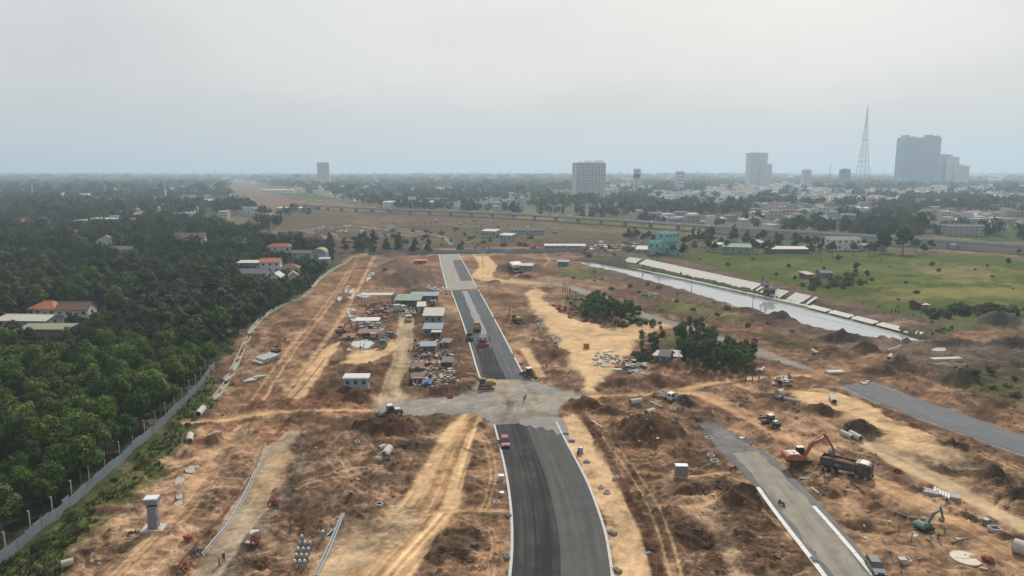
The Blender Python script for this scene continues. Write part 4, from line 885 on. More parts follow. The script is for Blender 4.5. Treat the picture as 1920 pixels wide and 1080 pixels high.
belt = [(1172, 452), (1183, 456), (1195, 450), (1206, 455), (1216, 448), (1225, 458), (1238, 446), (1283, 470), (1292, 462), (1302, 470), (1318, 462), (1328, 470), (1340, 472), (1352, 460), (1362, 474), (1410, 470), (1418, 476), (1432, 474), (1440, 468), (1444, 476), (1520, 478), (1528, 470), (1536, 476), (1545, 466), (1554, 472), (1512, 468), (1500, 462), (1462, 458), (1490, 458), (1620, 460), (1650, 470), (1662, 474), (1640, 476), (1716, 474), (1732, 476), (1745, 472), (1300, 452), (1330, 452), (1395, 460), (1370, 452), (1430, 456), (1262, 480), (1280, 482), (1560, 480), (1630, 480), (1600, 478)]
scatter(BLF, [(P(a, b).x, P(a, b).y) for a, b in belt], 66, .6, 1.0, lambda x, y, k: ['dark rounded', 'mid green', 'olive tinged', 'very dark', 'dull olive', 'yellowish green'][k] + ' tree in the belt between the green field and the viaduct', 'trees between the field and the viaduct')
for a, b, s, l in ((1655, 474, 1.5, 'large dark tree, left of the big pair beside the white two storey house'), (1692, 476, 1.7, 'large dark tree, right of the big pair beside the white two storey house'), (1725, 442, 1.9, 'tallest dark tree behind the viaduct at right')): scatter(BLF[3:4], [(P(a, b).x, P(a, b).y)], 67, s, s, l, None)
mids = poisson(wpoly([(600, 462), (700, 436), (860, 430), (1000, 446), (980, 462), (860, 470), (700, 472)]), 15, 90)[:60] + poisson(wpoly([(1010, 470), (1110, 462), (1190, 470), (1150, 486), (1050, 482)]), 16, 91)[:25]
scatter(BS, mids, 68, .6, 2.6, 'scrubby bush on the rough ground near the far hoarding', 'scrub near the far hoarding')
# bare trunks in a row
bt = None
for i, (a, b) in enumerate([(1055, 548), (1060, 552), (1064, 556), (1070, 560), (1074, 563), (1079, 566), (1058, 545), (1068, 552)]):
    p = G(a, b)
    if bt is None:
        bt = thing('bare_trunk', 'tall bare lopped tree trunk in a row beside the grove', 'tree trunk', p, group='bare tree trunks in a row')
        MB().cyl((0, 0, -.3), (.05, 0, 5.5), .2, .12, n=7).build('trunk', barkl, bt)
        k = MB()
        for z, a2 in ((4.2, .3), (4.8, 2.5), (5.3, 4.4)): k.cyl((0, 0, z), (math.cos(a2) * .6, math.sin(a2) * .6, z + .5), .06, .03, n=5)
        k.build('branch_stub', barkl, bt)
    else: dup(bt, p, i * 1.3, None, (1, 1, R.uniform(.8, 1.25)))

# far woodland: one mass of tree crowns, each with its own size and tint
def woodland():
    Vs, Fs, Cs = [], [], []; n0 = 0
    def proto(k, nq, size, seed):
        r = random.Random(seed); bl = [(math.cos(i * 2.4) * r.uniform(.2, .62), math.sin(i * 2.4) * r.uniform(.2, .62), r.uniform(.5, .95), r.uniform(.3, .48), r.uniform(.3, .48), r.uniform(.22, .36)) for i in range(k)] + [(0, 0, .7, .55, .55, .4)]
        V, _ = leaves(bl, nq, size, seed, .3, .6); return V
    PR = [[proto(7, 130, .13, 700 + i) for i in range(5)], [proto(6, 46, .22, 720 + i) for i in range(5)], [proto(6, 16, .42, 740 + i) for i in range(5)]]
    r = np.random.RandomState(5)
    tints = np.array([(.016, .032, .013), (.03, .055, .02), (.046, .07, .024), (.07, .085, .03), (.02, .038, .018)])
    def put(pts, lod, r0, r1, hs):
        nonlocal n0
        if not len(pts): return
        pts = np.array(pts); zs = field(pts[:, 0], pts[:, 1], False)[0]
        for i, (x, y) in enumerate(pts):
            V = PR[lod][r.randint(5)]; s = r.uniform(r0, r1); h = s * r.uniform(*hs); a = r.uniform(0, 6.28); ca, sa = math.cos(a), math.sin(a)
            W = np.stack([x + (V[:, 0] * ca - V[:, 1] * sa) * s, y + (V[:, 0] * sa + V[:, 1] * ca) * s, zs[i] - .8 + V[:, 2] * h], 1)
            Vs.append(W); Cs.append(np.repeat((tints[r.randint(5)] * r.uniform(.8, 1.25))[None], len(V), 0)); Fs.append(np.arange(len(V)).reshape(-1, 4) + n0); n0 += len(V)
    put([p for p in REST if fit(p, 9.5) > .8], 0, 3.6, 5.6, (1.4, 1.9)); put([p for p in REST if fit(p, 9.5) <= .8 and fit(p, 9.5) > .3], 0, 2, 3, (1.2, 1.5))
    us = [p for p in poisson(mw, 3.4, 71, limit=5000) if inview(p, 25) and clear(p)]; put([p for p in us if fit(p, 4) > .9], 1, 1.8, 3.2, (1.2, 1.8))
    def band(y0, y1, n, th, lod, r0, r1, hs, seed, extra=None):
        q = np.random.RandomState(seed); Y = np.sqrt(q.uniform(y0 * y0, y1 * y1, n)); X = Y * q.uniform(-.82, .82, n)
        d = fbm(X / 210 + 7, Y / 210, 3) * .6 + fbm(X / 60, Y / 60 + 3, 2) * .4 - np.clip((-X / Y) * .06, -.06, .06) * -1
        k = d + q.rand(n) * .12 + np.where((X / Y < -.18) & (Y < 1250), .06, np.where(X / Y < -.18, -.01, 0)) + np.where((X / Y < -.25) & (Y < 900), .06, 0) - np.where(X / Y > .1, .04, 0) > th
        if y0 < 700:
            k &= np.array([clear(p_) and fit(p_, 9) > .75 for p_ in zip(X, Y)])
        for poly in CLEAR_FAR: k &= sdf(poly, X, Y) > 6
        put(list(zip(X[k], Y[k])), lod, r0, r1, hs)
    band(480, 900, 3600, .56, 0, 4, 7.5, (1.5, 2.1), 1); band(900, 1700, 6500, .54, 1, 5, 10, (1.3, 1.9), 2); band(1700, 3600, 7500, .52, 2, 9, 19, (.9, 1.3), 3); band(3600, 8500, 7000, .50, 2, 18, 40, (.5, .8), 4)
    me = npmesh('woodland', np.concatenate(Vs), np.concatenate(Fs), attrmat('leaf_far', .8, .15, .25, .15)); colattr(me, 'Col', np.concatenate(Cs))
    print('WOODLAND quads', n0 // 4)
    tag(link('woodland', me), 'woods and tree rows spreading to the hazy horizon', 'woodland', kind='stuff')
CLEAR_FAR = [wpoly(p) for p in (
    [(470, 458), (560, 420), (620, 396), (700, 395), (830, 399), (960, 404), (1100, 413), (1250, 424), (1320, 430), (1500, 440), (1700, 452), (2400, 480), (2400, 600), (1700, 640), (1300, 570), (1000, 480), (620, 480)],
    [(425, 340), (490, 343), (600, 370), (740, 394), (700, 412), (560, 404), (490, 398), (445, 378)], [(1040, 360), (1160, 360), (1160, 374), (1040, 374)], [(880, 388), (1140, 392), (1180, 404), (900, 398)],
    [(340, 372), (450, 372), (460, 385), (340, 388)])]
# ------------------------------------------------------------------ buildings
glass = mat('window_glass', (.05, .065, .075), .15, spec=.6, var=.3); white = mat('white_paint', (.70, .70, .68), .7, var=.10, scale=.6)
conc = mat('concrete', (.36, .35, .33), .9, var=.2, scale=.8, bump=.03); concl = mat('concrete_pale', (.50, .48, .44), .9, var=.18, scale=.9); concd = mat('concrete_dark', (.20, .195, .185), .9, var=.2)
steel = mat('grey_steel', (.30, .33, .36), .55, .3, var=.15); dark = mat('dark_rubber', (.028, .028, .03), .85, var=.2); blk = mat('black_metal', (.035, .036, .038), .6, .2, var=.2)
frame_m = mat('window_frame', (.45, .44, .42), .7)
CPW_ = mat('sheet_white', (.62, .61, .58), .8, var=.1)
def col(n, c, r=.8, **k): return mat('c_' + n, c, r, **k)
RED = col('roof_red', (.30, .095, .055), scale=.8); ORG = col('roof_orange', (.42, .15, .075), scale=.8); BRN = col('roof_brown', (.16, .095, .07), scale=.8); DGR = col('roof_darkgrey', (.12, .125, .135), scale=.8); LGR = col('roof_pale', (.50, .48, .43), scale=.5)
GRN = col('roof_green', (.24, .30, .24), scale=.5); THA = col('roof_thatch', (.34, .27, .19)); CRM = col('wall_cream', (.56, .52, .44)); WHT = col('wall_white', (.66, .66, .65), var=.1); BLU = col('wall_blue', (.27, .47, .62)); TUR = col('wall_turquoise', (.20, .50, .50), var=.22, scale=.35); LBL = col('wall_paleblue', (.42, .54, .64)); GRY = col('wall_grey', (.36, .37, .37)); TAW = col('wall_tan', (.45, .36, .26)); MAR = col('wall_maroon', (.15, .05, .05)); OLV = col('roof_olive', (.22, .23, .15)); BLG = col('roof_bluegrey', (.24, .29, .34)); RUS = col('rust', (.25, .12, .07), scale=2)
def house(px, py, wpx, dm, h, roof, rh, wc, rc, rz, label, nw=3, st=1, over=.5, cat='house', name='house', group=None, door=True):
    g = G(px, py); w = wpx * mpp(py); rz = math.radians(rz); lz = g + Vector((0, dm / 2, 0))
    t = thing(name, label, cat, (lz.x, lz.y, g.z - .1), rz, group)
    MB().box((0, 0, h / 2 - .3), (w, dm, h + .6)).build('wall', wc, t)
    a, b = w / 2 + over, dm / 2 + over; m = MB()
    if roof == 'gable':
        for s in (-1, 1): m.add([(-a, 0, h + rh), (a, 0, h + rh), (a, s * b, h - .1), (-a, s * b, h - .1), (-a, 0, h + rh - .22), (a, 0, h + rh - .22), (a, s * b, h - .3), (-a, s * b, h - .3)], [(0, 1, 2, 3), (4, 7, 6, 5), (2, 6, 7, 3), (0, 3, 7, 4), (1, 5, 6, 2)])
        [MB().add([(s * (w / 2), y, z) for y, z in ((-dm / 2, h - .05), (dm / 2, h - .05), (0, h + rh - .25))], [(0, 1, 2)]).build('gable_wall', wc, t) for s in (-1, 1)]
    elif roof == 'cross':     # ridge runs front to back, the gable end faces the camera
        for s in (-1, 1): m.add([(0, -b, h + rh), (0, b, h + rh), (s * a, b, h - .1), (s * a, -b, h - .1), (0, -b, h + rh - .22), (0, b, h + rh - .22), (s * a, b, h - .3), (s * a, -b, h - .3)], [(0, 1, 2, 3), (4, 7, 6, 5), (2, 6, 7, 3), (0, 3, 7, 4), (1, 5, 6, 2)])
        [MB().add([(x, s * dm / 2, z) for x, z in ((-w / 2, h - .05), (w / 2, h - .05), (0, h + rh - .25))], [(0, 1, 2)]).build('gable_wall', wc, t) for s in (-1, 1)]
    elif roof == 'hip':
        k = max(0, a - b); m.add([(-a, -b, h - .1), (a, -b, h - .1), (a, b, h - .1), (-a, b, h - .1), (-k, 0, h + rh), (k, 0, h + rh)], [(0, 1, 5, 4), (1, 2, 5), (2, 3, 4, 5), (3, 0, 4), (3, 2, 1, 0)])
    elif roof == 'dome':
        for i in range(6):
            t0, t1 = math.pi * i / 6, math.pi * (i + 1) / 6
            m.add([(-a * math.cos(t0), -b, h + rh * math.sin(t0)), (-a * math.cos(t1), -b, h + rh * math.sin(t1)), (-a * math.cos(t1) * .9, b, h + rh * math.sin(t1)), (-a * math.cos(t0) * .9, b, h + rh * math.sin(t0))], [(0, 1, 2, 3)])
        m.add([(-a * math.cos(math.pi * i / 6), -b, h + rh * math.sin(math.pi * i / 6)) for i in range(7)], [tuple(range(7))])
    elif roof == 'shed':
        m.add([(-a, -b, h - .05), (a, -b, h - .05), (a, b, h + rh), (-a, b, h + rh), (-a, -b, h - .2), (a, -b, h - .2), (a, b, h + rh - .15), (-a, b, h + rh - .15)], [(0, 1, 2, 3), (7, 6, 5, 4), (0, 4, 5, 1), (1, 5, 6, 2), (2, 6, 7, 3), (3, 7, 4, 0)])
        if rh > .5: [MB().add([(s * w / 2, y, z) for y, z in ((-dm / 2, h - .3), (dm / 2, h - .3), (dm / 2, h + rh - .2))], [(0, 1, 2)]).build('gable_wall', wc, t) for s in (-1, 1)]
    else:                     # flat roof with a parapet
        m.box((0, 0, h + .06), (w - .5, dm - .5, .12)); pr = MB()
        for x, y, sx, sy in ((0, -dm / 2 + .12, w, .24), (0, dm / 2 - .12, w, .24), (-w / 2 + .12, 0, .24, dm - .5), (w / 2 - .12, 0, .24, dm - .5)): pr.box((x, y, h + .65), (sx, sy, .7))
        pr.build('parapet', wc, t)
    rf = m.build('roof', rc, t)
    if roof in ('gable', 'hip') and w > 6: MB().box((0, 0, h + rh + .02), (w * .5 if roof == 'hip' else w + over * 2, .3, .16)).build('ridge_cap', rc, rf)
    sh = h / st
    for s in range(st):
        for i in range(nw):
            x = (i + .5) / nw * w - w / 2
            if door and s == 0 and i == nw // 2:
                MB().box((x, -dm / 2 - .03, 1.05), (1.1, .14, 2.1)).build('door', BRN, t); continue
            z = s * sh + sh * .58
            o = MB().box((x, -dm / 2 - .03, z), (min(1.5, w / nw * .55), .12, sh * .42)).build('window', frame_m, t)
            MB().box((x, -dm / 2 - .08, z), (min(1.25, w / nw * .47), .06, sh * .35)).build('pane', glass, o)
        for sgn in (-1, 1):
            if nw > 1: MB().box((sgn * (w / 2 + .03), 0, s * sh + sh * .58), (.12, min(1.4, dm * .3), sh * .4)).build('window', glass, t)
    return t
H = house
H(80, 594, 54, 9, 3.4, 'hip', 2.6, CRM, ORG, -4, 'orange hip roofed house among trees near the left edge', 4)
H(133, 596, 56, 8, 3.4, 'gable', 2.6, CRM, BRN, 6, 'brown gabled house with cream end wall beside the orange hip roof', 4)
H(42, 616, 96, 10, 3.2, 'gable', 1.4, GRY, LGR, -3, 'long low shed with pale grey roof below the orange roofed house', 6, cat='shed', name='shed')
H(78, 632, 92, 7, 3.0, 'shed', .5, concd, OLV, 0, 'long shed with mossy olive roof at the plantation edge', 5, cat='shed', name='shed')
H(505, 512, 36, 8, 6.4, 'gable', 2.0, WHT, ORG, 8, 'white two storey house with orange red roof beside the site', 3, 2)
H(540, 514, 34, 9, 3.4, 'hip', 2.4, CRM, BRN, 10, 'low brown roofed annex to the right of the white two storey house', 3)
H(472, 524, 52, 10, 3.4, 'gable', 2.2, GRY, DGR, 4, 'dark grey gabled house in front of the white two storey house', 4)
H(514, 530, 20, 9, 3.0, 'cross', 2.2, WHT, LGR, 4, 'small white gable end in front of the white two storey house', 2)
H(547, 528, 16, 7, 3.2, 'cross', 2.0, CRM, THA, 18, 'small cream gabled hut at the edge of the site', 1, cat='hut', name='hut')
H(466, 502, 42, 8, 3.2, 'shed', .6, GRY, LGR, 2, 'pale flat roofed shed behind the dark grey gabled house', 3, cat='shed', name='shed')
H(598, 490, 24, 9, 5.5, 'dome', 3.0, BLU, THA, 0, 'sky blue house under a rounded thatch coloured roof', 2)
H(566, 486, 38, 8, 4.2, 'gable', 1.6, BLU, BRN, -4, 'blue walled house with brown roof beside the rounded roof', 3)
H(607, 494, 18, 6, 3.0, 'shed', .4, conc, GRY, 10, 'grey lean-to at the corner of the site fence', 1, cat='shed', name='shed')
H(522, 474, 46, 9, 4.4, 'hip', 2.2, WHT, RED, 0, 'white house with dark red hip roof behind the blue walled house', 4)
H(592, 458, 34, 10, 4.0, 'hip', 4.0, MAR, BRN, 0, 'dark pavilion with steep brown pyramid roof', 3, cat='pavilion', name='pavilion')
H(352, 458, 54, 12, 5.0, 'gable', 4.0, CRM, BRN, 12, 'large grey brown gabled house deep in the dark wood', 3)
H(440, 462, 42, 12, 3.6, 'hip', 3.4, WHT, BLG, 0, 'house with blue grey tiered roof in the wood', 4)
H(192, 462, 34, 11, 5.0, 'cross', 3.2, WHT, BRN, 20, 'white gable ended house with brown roof in the dark wood', 2)
H(225, 478, 44, 9, 4.0, 'gable', 2.0, BLG, DGR, 0, 'dark blue grey roof just showing above the dark trees', 2)
H(144, 444, 20, 8, 5.0, 'hip', 2.2, CRM, ORG, 0, 'small orange pyramid roof alone among the trees', 2)
H(35, 424, 42, 12, 5.0, 'hip', 3.0, CRM, RED, 0, 'red roofed house close to the left edge', 3)
H(75, 420, 30, 12, 4.5, 'hip', 3.0, CRM, BRN, 0, 'brown roofed house next to the red roofed one at far left', 3)
H(98, 418, 28, 12, 4.0, 'gable', 2.4, TAW, BRN, 0, 'tan walled house with brown roof left of the long tan sheds', 3)
H(195, 418, 60, 14, 4.5, 'shed', .6, TAW, LGR, 0, 'long tan shed with pale roof among the far trees', 7, cat='shed', name='shed')
H(160, 420, 40, 12, 4.0, 'shed', .5, concl, TAW, 0, 'low tan building adjoining the long tan shed', 4, cat='shed', name='shed')
H(215, 404, 42, 14, 5.0, 'gable', 1.2, col('wall_teal', (.16, .34, .36)), LGR, 0, 'teal walled workshop behind the long tan shed', 4, cat='workshop', name='workshop')
H(270, 406, 44, 14, 5.0, 'gable', 1.5, GRY, BLG, 0, 'grey roofed hall between the two yellow silos', 4, cat='hall', name='hall')
H(310, 406, 34, 12, 4.0, 'gable', 1.5, MAR, RED, 0, 'dark red roofed shed right of the silos', 3, cat='shed', name='shed')
H(222, 394, 28, 12, 4.0, 'hip', 2.4, CRM, ORG, 0, 'orange roofed house behind the teal workshop', 3)
H(245, 388, 22, 12, 6.0, 'hip', 3.0, WHT, RED, 0, 'white house with maroon roof far left of the white modern block', 2)
H(338, 398, 22, 14, 10, 'flat', 0, WHT, LGR, 0, 'white three storey modern block behind the silos', 3, 3)
H(357, 398, 16, 14, 8, 'flat', 0, WHT, LGR, 0, 'smaller white block attached to the modern block', 2, 2)
H(320, 396, 26, 14, 5, 'shed', .5, GRY, LGR, 0, 'low grey building left of the white modern block', 3, cat='shed', name='shed')
H(466, 406, 22, 12, 11, 'flat', 0, LBL, LGR, 0, 'pale blue three storey house left of the earthworks', 3, 3)
H(438, 404, 24, 12, 5, 'gable', 2, TAW, BRN, 0, 'brown house left of the pale blue one', 3)
H(412, 382, 66, 22, 6, 'gable', 2.2, WHT, LGR, 0, 'long white factory hall far left', 9, cat='factory', name='factory')
H(385, 389, 60, 14, 4, 'shed', .5, BLG, LGR, 0, 'low blue grey shed in front of the white factory hall', 6, cat='shed', name='shed')
H(408, 395, 26, 12, 4, 'shed', .4, LBL, LGR, 0, 'pale shed left of the pale blue house', 3, cat='shed', name='shed')
H(545, 398, 54, 18, 6, 'shed', 1.0, BLG, LGR, 0, 'grey warehouse beside the far earthworks', 6, cat='warehouse', name='warehouse')
H(770, 390, 104, 30, 9, 'gable', 2, WHT, LGR, 0, 'wide white hall beyond the viaduct under the billboard', 10, 2, cat='hall', name='hall')
H(800, 386, 60, 14, 12, 'flat', 0, GRY, LGR, 0, 'grey upper block standing behind the wide white hall', 7, 2, cat='hall', name='hall')
H(520, 362, 60, 20, 8, 'gable', 2, WHT, LGR, 0, 'white factory in the far plain left of centre', 6, cat='factory', name='factory')
H(1253, 474, 33, 10, 14, 'flat', 0, TUR, LGR, 32, 'turquoise three storey house beside the canal', 4, 3)
H(1230, 470, 18, 7, 6, 'flat', 0, TUR, LGR, 32, 'low turquoise extension of the turquoise house', 2, cat='annex', name='annex')
H(1268, 478, 16, 6, 4, 'flat', 0, TUR, LGR, 20, 'small turquoise outbuilding at the foot of the turquoise house', 1, cat='annex', name='annex')
H(1208, 474, 24, 9, 2.6, 'shed', 1.6, TAW, LGR, -14, 'beige lean-to roof left of the turquoise house', 2, cat='shed', name='shed')
H(1385, 476, 50, 12, 5, 'gable', 2.0, col('wall_green', (.20, .28, .22)), GRN, -14, 'green roofed shed right of the turquoise house', 4, cat='shed', name='shed')
H(1350, 468, 24, 9, 4, 'shed', .6, GRY, LGR, 0, 'small pale roof left of the green roofed shed', 2, cat='shed', name='shed')
H(1310, 450, 30, 10, 4, 'hip', 3, CRM, TAW, 0, 'cream hip roofed house behind the turquoise house', 3)
H(1425, 466, 26, 10, 4.5, 'hip', 2, GRY, LGR, 0, 'grey pyramid roofed house between the green shed and the long shed', 2)
H(1480, 476, 74, 10, 3.6, 'shed', .9, BRN, LGR, -1, 'long low shed with cream roof at the field edge', 8, cat='shed', name='shed')
H(1586, 470, 56, 12, 8.5, 'flat', 0, WHT, LGR, -2, 'white two storey house with roof parapet at the field edge', 5, 2)
H(1637, 470, 50, 10, 4, 'shed', .5, GRY, concd, 0, 'grey garage wing right of the white two storey house', 3, cat='garage', name='garage')
H(1812, 442, 66, 14, 9, 'flat', 0, GRY, LGR, -3, 'grey three storey apartment house behind the viaduct at right', 7, 3)
H(1858, 440, 40, 14, 6, 'gable', 3, GRY, BLG, -3, 'grey gabled hall right of the grey apartment house', 4, cat='hall', name='hall')
H(1595, 424, 23, 12, 12, 'flat', 0, LBL, LGR, 0, 'pale blue three storey house behind the viaduct', 3, 3)
H(1592, 430, 44, 12, 4.5, 'gable', 1.5, WHT, LGR, 0, 'white roofed shed in front of the pale blue house by the viaduct', 4, cat='shed', name='shed')
H(1562, 428, 6, 4, 10, 'flat', 0, WHT, LGR, 0, 'narrow white tower house left of the white roofed shed', 1)
H(1478, 424, 34, 14, 6, 'flat', 0, WHT, LGR, 0, 'white flat roofed store behind the viaduct', 4, cat='store', name='store')
H(1420, 418, 20, 10, 5, 'hip', 2.6, CRM, RED, 0, 'pink roofed house behind the viaduct', 2)
H(1400, 416, 16, 10, 3.6, 'shed', .5, WHT, LGR, 0, 'white shed roof next to the pink roofed house', 2, cat='shed', name='shed')
H(1550, 522, 22, 7, 3.2, 'gable', 1.2, concd, DGR, 0, 'dark hut among the bushes of the green field', 1, cat='hut', name='hut')
H(1516, 522, 16, 6, 2.4, 'shed', .8, RUS, GRY, 20, 'rusty lean-to left of the dark hut in the field', 1, cat='hut', name='hut')
H(1722, 580, 13, 4, 3.0, 'gable', 1.0, MAR, BRN, 25, 'dark red hut at the corner of the green field', 1, cat='hut', name='hut')
H(1734, 581, 12, 4, 2.4, 'shed', .4, GRY, LGR, 10, 'grey hut attached beside the dark red hut', 1, cat='hut', name='hut')
H(920, 446, 28, 12, 6, 'shed', 1.0, conc, LGR, -20, 'first pale roofed site building beyond the hoarding', 4, cat='site building', name='site_building')
H(952, 452, 24, 12, 5, 'shed', .8, conc, LGR, -20, 'second pale roofed site building right of the first one', 3, cat='site building', name='site_building')
H(990, 440, 64, 10, 5, 'flat', 0, conc, LGR, -4, 'long unfinished concrete building under the viaduct', 9, cat='site building', name='site_building')
H(1060, 468, 76, 10, 3.0, 'shed', .4, BLG, LGR, -3, 'long blue grey shed roof beyond the canal head', 8, cat='shed', name='shed')
H(1057, 500, 20, 6, 3.2, 'shed', .4, concd, BLG, -6, 'dark container hut near the head of the canal', 1, cat='hut', name='hut')
H(987, 507, 22, 7, 2.8, 'shed', .4, concd, concl, -8, 'ruined grey hut beside the white sheet', 1, cat='hut', name='hut')
H(965, 505, 18, 6, 2.2, 'shed', .3, conc, GRY, 10, 'broken concrete slab roof left of the ruined hut', 1, cat='ruin', name='ruin')
H(667, 728, 45, 3.2, 3.0, 'shed', .25, mat('cabin_blue', (.34, .42, .50), .6, var=.12), mat('cabin_roof', (.55, .57, .58), .6, var=.1), 1, 'blue grey site cabin with three small windows on a mound', 3, over=.25, cat='cabin', name='site_cabin', door=False)
H(812, 606, 34, 7, 3.2, 'shed', 1.6, BLG, LGR, 0, 'shed with cream roof beside the yard track', 3, cat='shed', name='shed')
H(811, 631, 32, 5.5, 3.0, 'shed', .8, concd, BLG, 0, 'dark fronted shed in front of the cream roofed shed', 3, cat='shed', name='shed')
H(818, 634, 14, 3, 2.4, 'shed', .3, blk, LGR, 0, 'small black hut attached to the dark fronted shed', 1, cat='hut', name='hut')
H(788, 586, 13, 9, 2.8, 'shed', .2, LGR, concl, 6, 'long pale container standing end on in the yard', 1, cat='container', name='container')
H(765, 575, 46, 7, 3.0, 'shed', 1.4, col('wall_darkgreen', (.05, .09, .06)), GRN, -3, 'open green fronted shed at the top of the yard', 3, cat='shed', name='shed')
H(795, 566, 50, 6, 3.0, 'shed', .6, concd, BLG, 0, 'long dark roof behind the green fronted shed', 3, cat='shed', name='shed')
H(1252, 684, 17, 4.5, 2.8, 'gable', 1.4, col('wall_bluehut', (.10, .22, .42)), concd, -30, 'blue walled hut at the edge of the largest grove', 1, cat='hut', name='hut')
H(1238, 680, 12, 4, 2.4, 'shed', .5, concl, concl, -30, 'pale hut joined to the left of the blue hut', 1, cat='hut', name='hut')
H(1270, 680, 22, 5, 2.2, 'shed', .5, concd, concl, -20, 'grey sheet roof behind the blue hut', 1, cat='hut', name='hut')
H(798, 468, 8, 4, 2.4, 'flat', 0, WHT, LGR, 0, 'tiny white cabin beside the far hoarding', 2, cat='cabin', name='site_cabin')
H(772, 468, 8, 4, 2.4, 'flat', 0, WHT, LGR, 0, 'second tiny white cabin left of the first by the hoarding', 2, cat='cabin', name='site_cabin')
H(788, 496, 22, 5, 2.6, 'shed', .3, ORG, ORG, 4, 'orange container beyond the grey earth heap', 1, cat='container', name='container')
H(802, 660, 26, 4, 2.2, 'shed', .4, concd, BLG, 4, 'low blue grey lean-to among the stores below the black hut', 2, cat='shed', name='shed')
H(836, 652, 14, 4, 2.0, 'shed', .3, RUS, concd, -8, 'rusty roofed lean-to right of the low blue grey one', 1, cat='shed', name='shed')
H(782, 700, 18, 4, 1.8, 'shed', .3, concd, BRN, 3, 'brown roofed lean-to beside the plank stack', 1, cat='shed', name='shed')
H(838, 690, 16, 4, 2.0, 'shed', .3, blk, DGR, 0, 'black lean-to right of the plank stack', 1, cat='shed', name='shed')
H(783, 722, 18, 4, 2.2, 'shed', .3, CRM, BRN, 0, 'cream hut with brown roof at the lower end of the stores', 2, cat='hut', name='hut')
H(800, 730, 12, 3, 1.8, 'shed', .2, col('tarp_blue', (.06, .10, .26)), col('tarp_blue', (.06, .10, .26)), 0, 'dark blue tarpaulin hut right of the cream hut', 1, cat='hut', name='hut')
H(688, 612, 40, 4, 2.4, 'shed', .3, concd, CPW_, 2, 'long white topped rack in the middle of the scrap yard', 4, cat='rack', name='rack')
H(690, 634, 36, 4, 2.0, 'shed', .4, blk, RUS, -2, 'dark rusty roofed rack at the front of the scrap yard', 3, cat='rack', name='rack')
H(652, 640, 18, 4, 1.6, 'shed', .3, concd, RUS, 10, 'low rusty lean-to left of the fresh concrete pad', 1, cat='shed', name='shed')
pt_ = thing('plank_stack', 'wide stack of brown planks among the stores', 'planks', G(802, 682), .03)
for i in range(13): MB().box((-3.6 + i * .6, 0, .9 + .04 * (i % 3)), (.5, 5.4, .16)).build('plank', BRN if i % 3 else TAW, pt_)
for y in (-2, 0, 2): MB().box((0, y, .4), (7.8, .3, .84)).build('bearer', RUS, pt_)
# long open shed with sheet roof over the scrap yard
t = thing('open_shed', 'open shed with a long pale roof across the scrap yard', 'shed', G(706, 572))
w = 58 * mpp(572)
MB().box((0, 3, 4.4), (w, 6, .14), ry=0).build('roof', LGR, t)
for i, x in enumerate((-w / 2 + .3, w / 2 - .3)):
    for y in (.3, 5.7): MB().box((x, y, 2.1), (.25, .25, 4.6)).build('post', steel, t)
MB().box((w / 2 + .1, 3, 2.4), (.15, 5.6, 3.9)).build('side_wall', DGR, t)
# yellow silos
for px, py, l in ((260, 412, 'left yellow silo beside the grey roofed hall'), (299, 408, 'right yellow silo beside the dark red shed')):
    p = G(px, py); t = thing('silo', l, 'silo', p); ym = col('silo_yellow', (.55, .36, .06), .6)
    MB().cyl((0, 0, 3), (0, 0, 13), 2.3, n=14).build('body', ym, t); MB().cyl((0, 0, 13), (0, 0, 14.4), 2.3, .4, n=14).build('lid', ym, t); MB().cyl((0, 0, .8), (0, 0, 3), .6, 2.3, n=14).build('hopper', ym, t)
    for i in range(4): a = i * 1.57 + .4; MB().cyl((math.cos(a) * 2, math.sin(a) * 2, -.3), (math.cos(a) * 2, math.sin(a) * 2, 3.6), .15, n=6).build('leg', steel, t)

# ------------------------------------------------------------------ high-rises (real size, far away)
def tower(name, label, x0, x1, topy, Y, dm, rz, wc, fl, bays, roofs, wm=None, wmat=None, notch=True):
    a, b = at_depth(x0, topy, Y), at_depth(x1, topy, Y); w = b.x - a.x; h = a.z; t = thing(name, label, 'high-rise', ((a.x + b.x) / 2, Y + dm / 2, 0), math.radians(rz))
    z0 = -6
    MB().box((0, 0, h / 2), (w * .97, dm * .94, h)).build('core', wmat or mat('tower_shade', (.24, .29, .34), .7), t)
    win = MB(); fh = h / fl
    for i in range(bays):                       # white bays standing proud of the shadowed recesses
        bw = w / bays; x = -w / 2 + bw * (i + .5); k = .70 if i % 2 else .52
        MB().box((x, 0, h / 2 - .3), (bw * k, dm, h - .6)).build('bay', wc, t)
        for f in range(1, fl):
            for s in (-1, 1): win.box((x, s * dm / 2, f * fh + fh * .45), (bw * k * .62, .3, fh * .5))
    nb = max(2, int(dm / 8))
    for i in range(nb):
        y = -dm / 2 + dm / nb * (i + .5)
        for s in (-1, 1): MB().box((s * w * .49, y, h / 2 - .8), (w * .02 + .4, dm / nb * .55, h - 1.4)).build('bay', wc, t)
    tag(win.build('windows', glass, t), kind='stuff')
    for f in range(1, fl): MB().box((0, 0, f * fh), (w * .985, dm * .965, .35)).build('floor_band', wc, t)
    MB().box((0, 0, h + .3), (w * 1.0, dm * 1.0, .7)).build('roof_slab', wc, t)
    for fx, fw, rh in roofs: MB().box((fx * w, 0, h + .6 + rh / 2), (fw * w, dm * .5, rh)).build('roof_house', wmat or wc, t)
    return t
TW = mat('tower_white', (.86, .88, .90), .8, var=.08); TG = mat('tower_glass', (.20, .33, .46), .5, var=.1); TGL = mat('tower_grey', (.36, .50, .62), .7, var=.1)
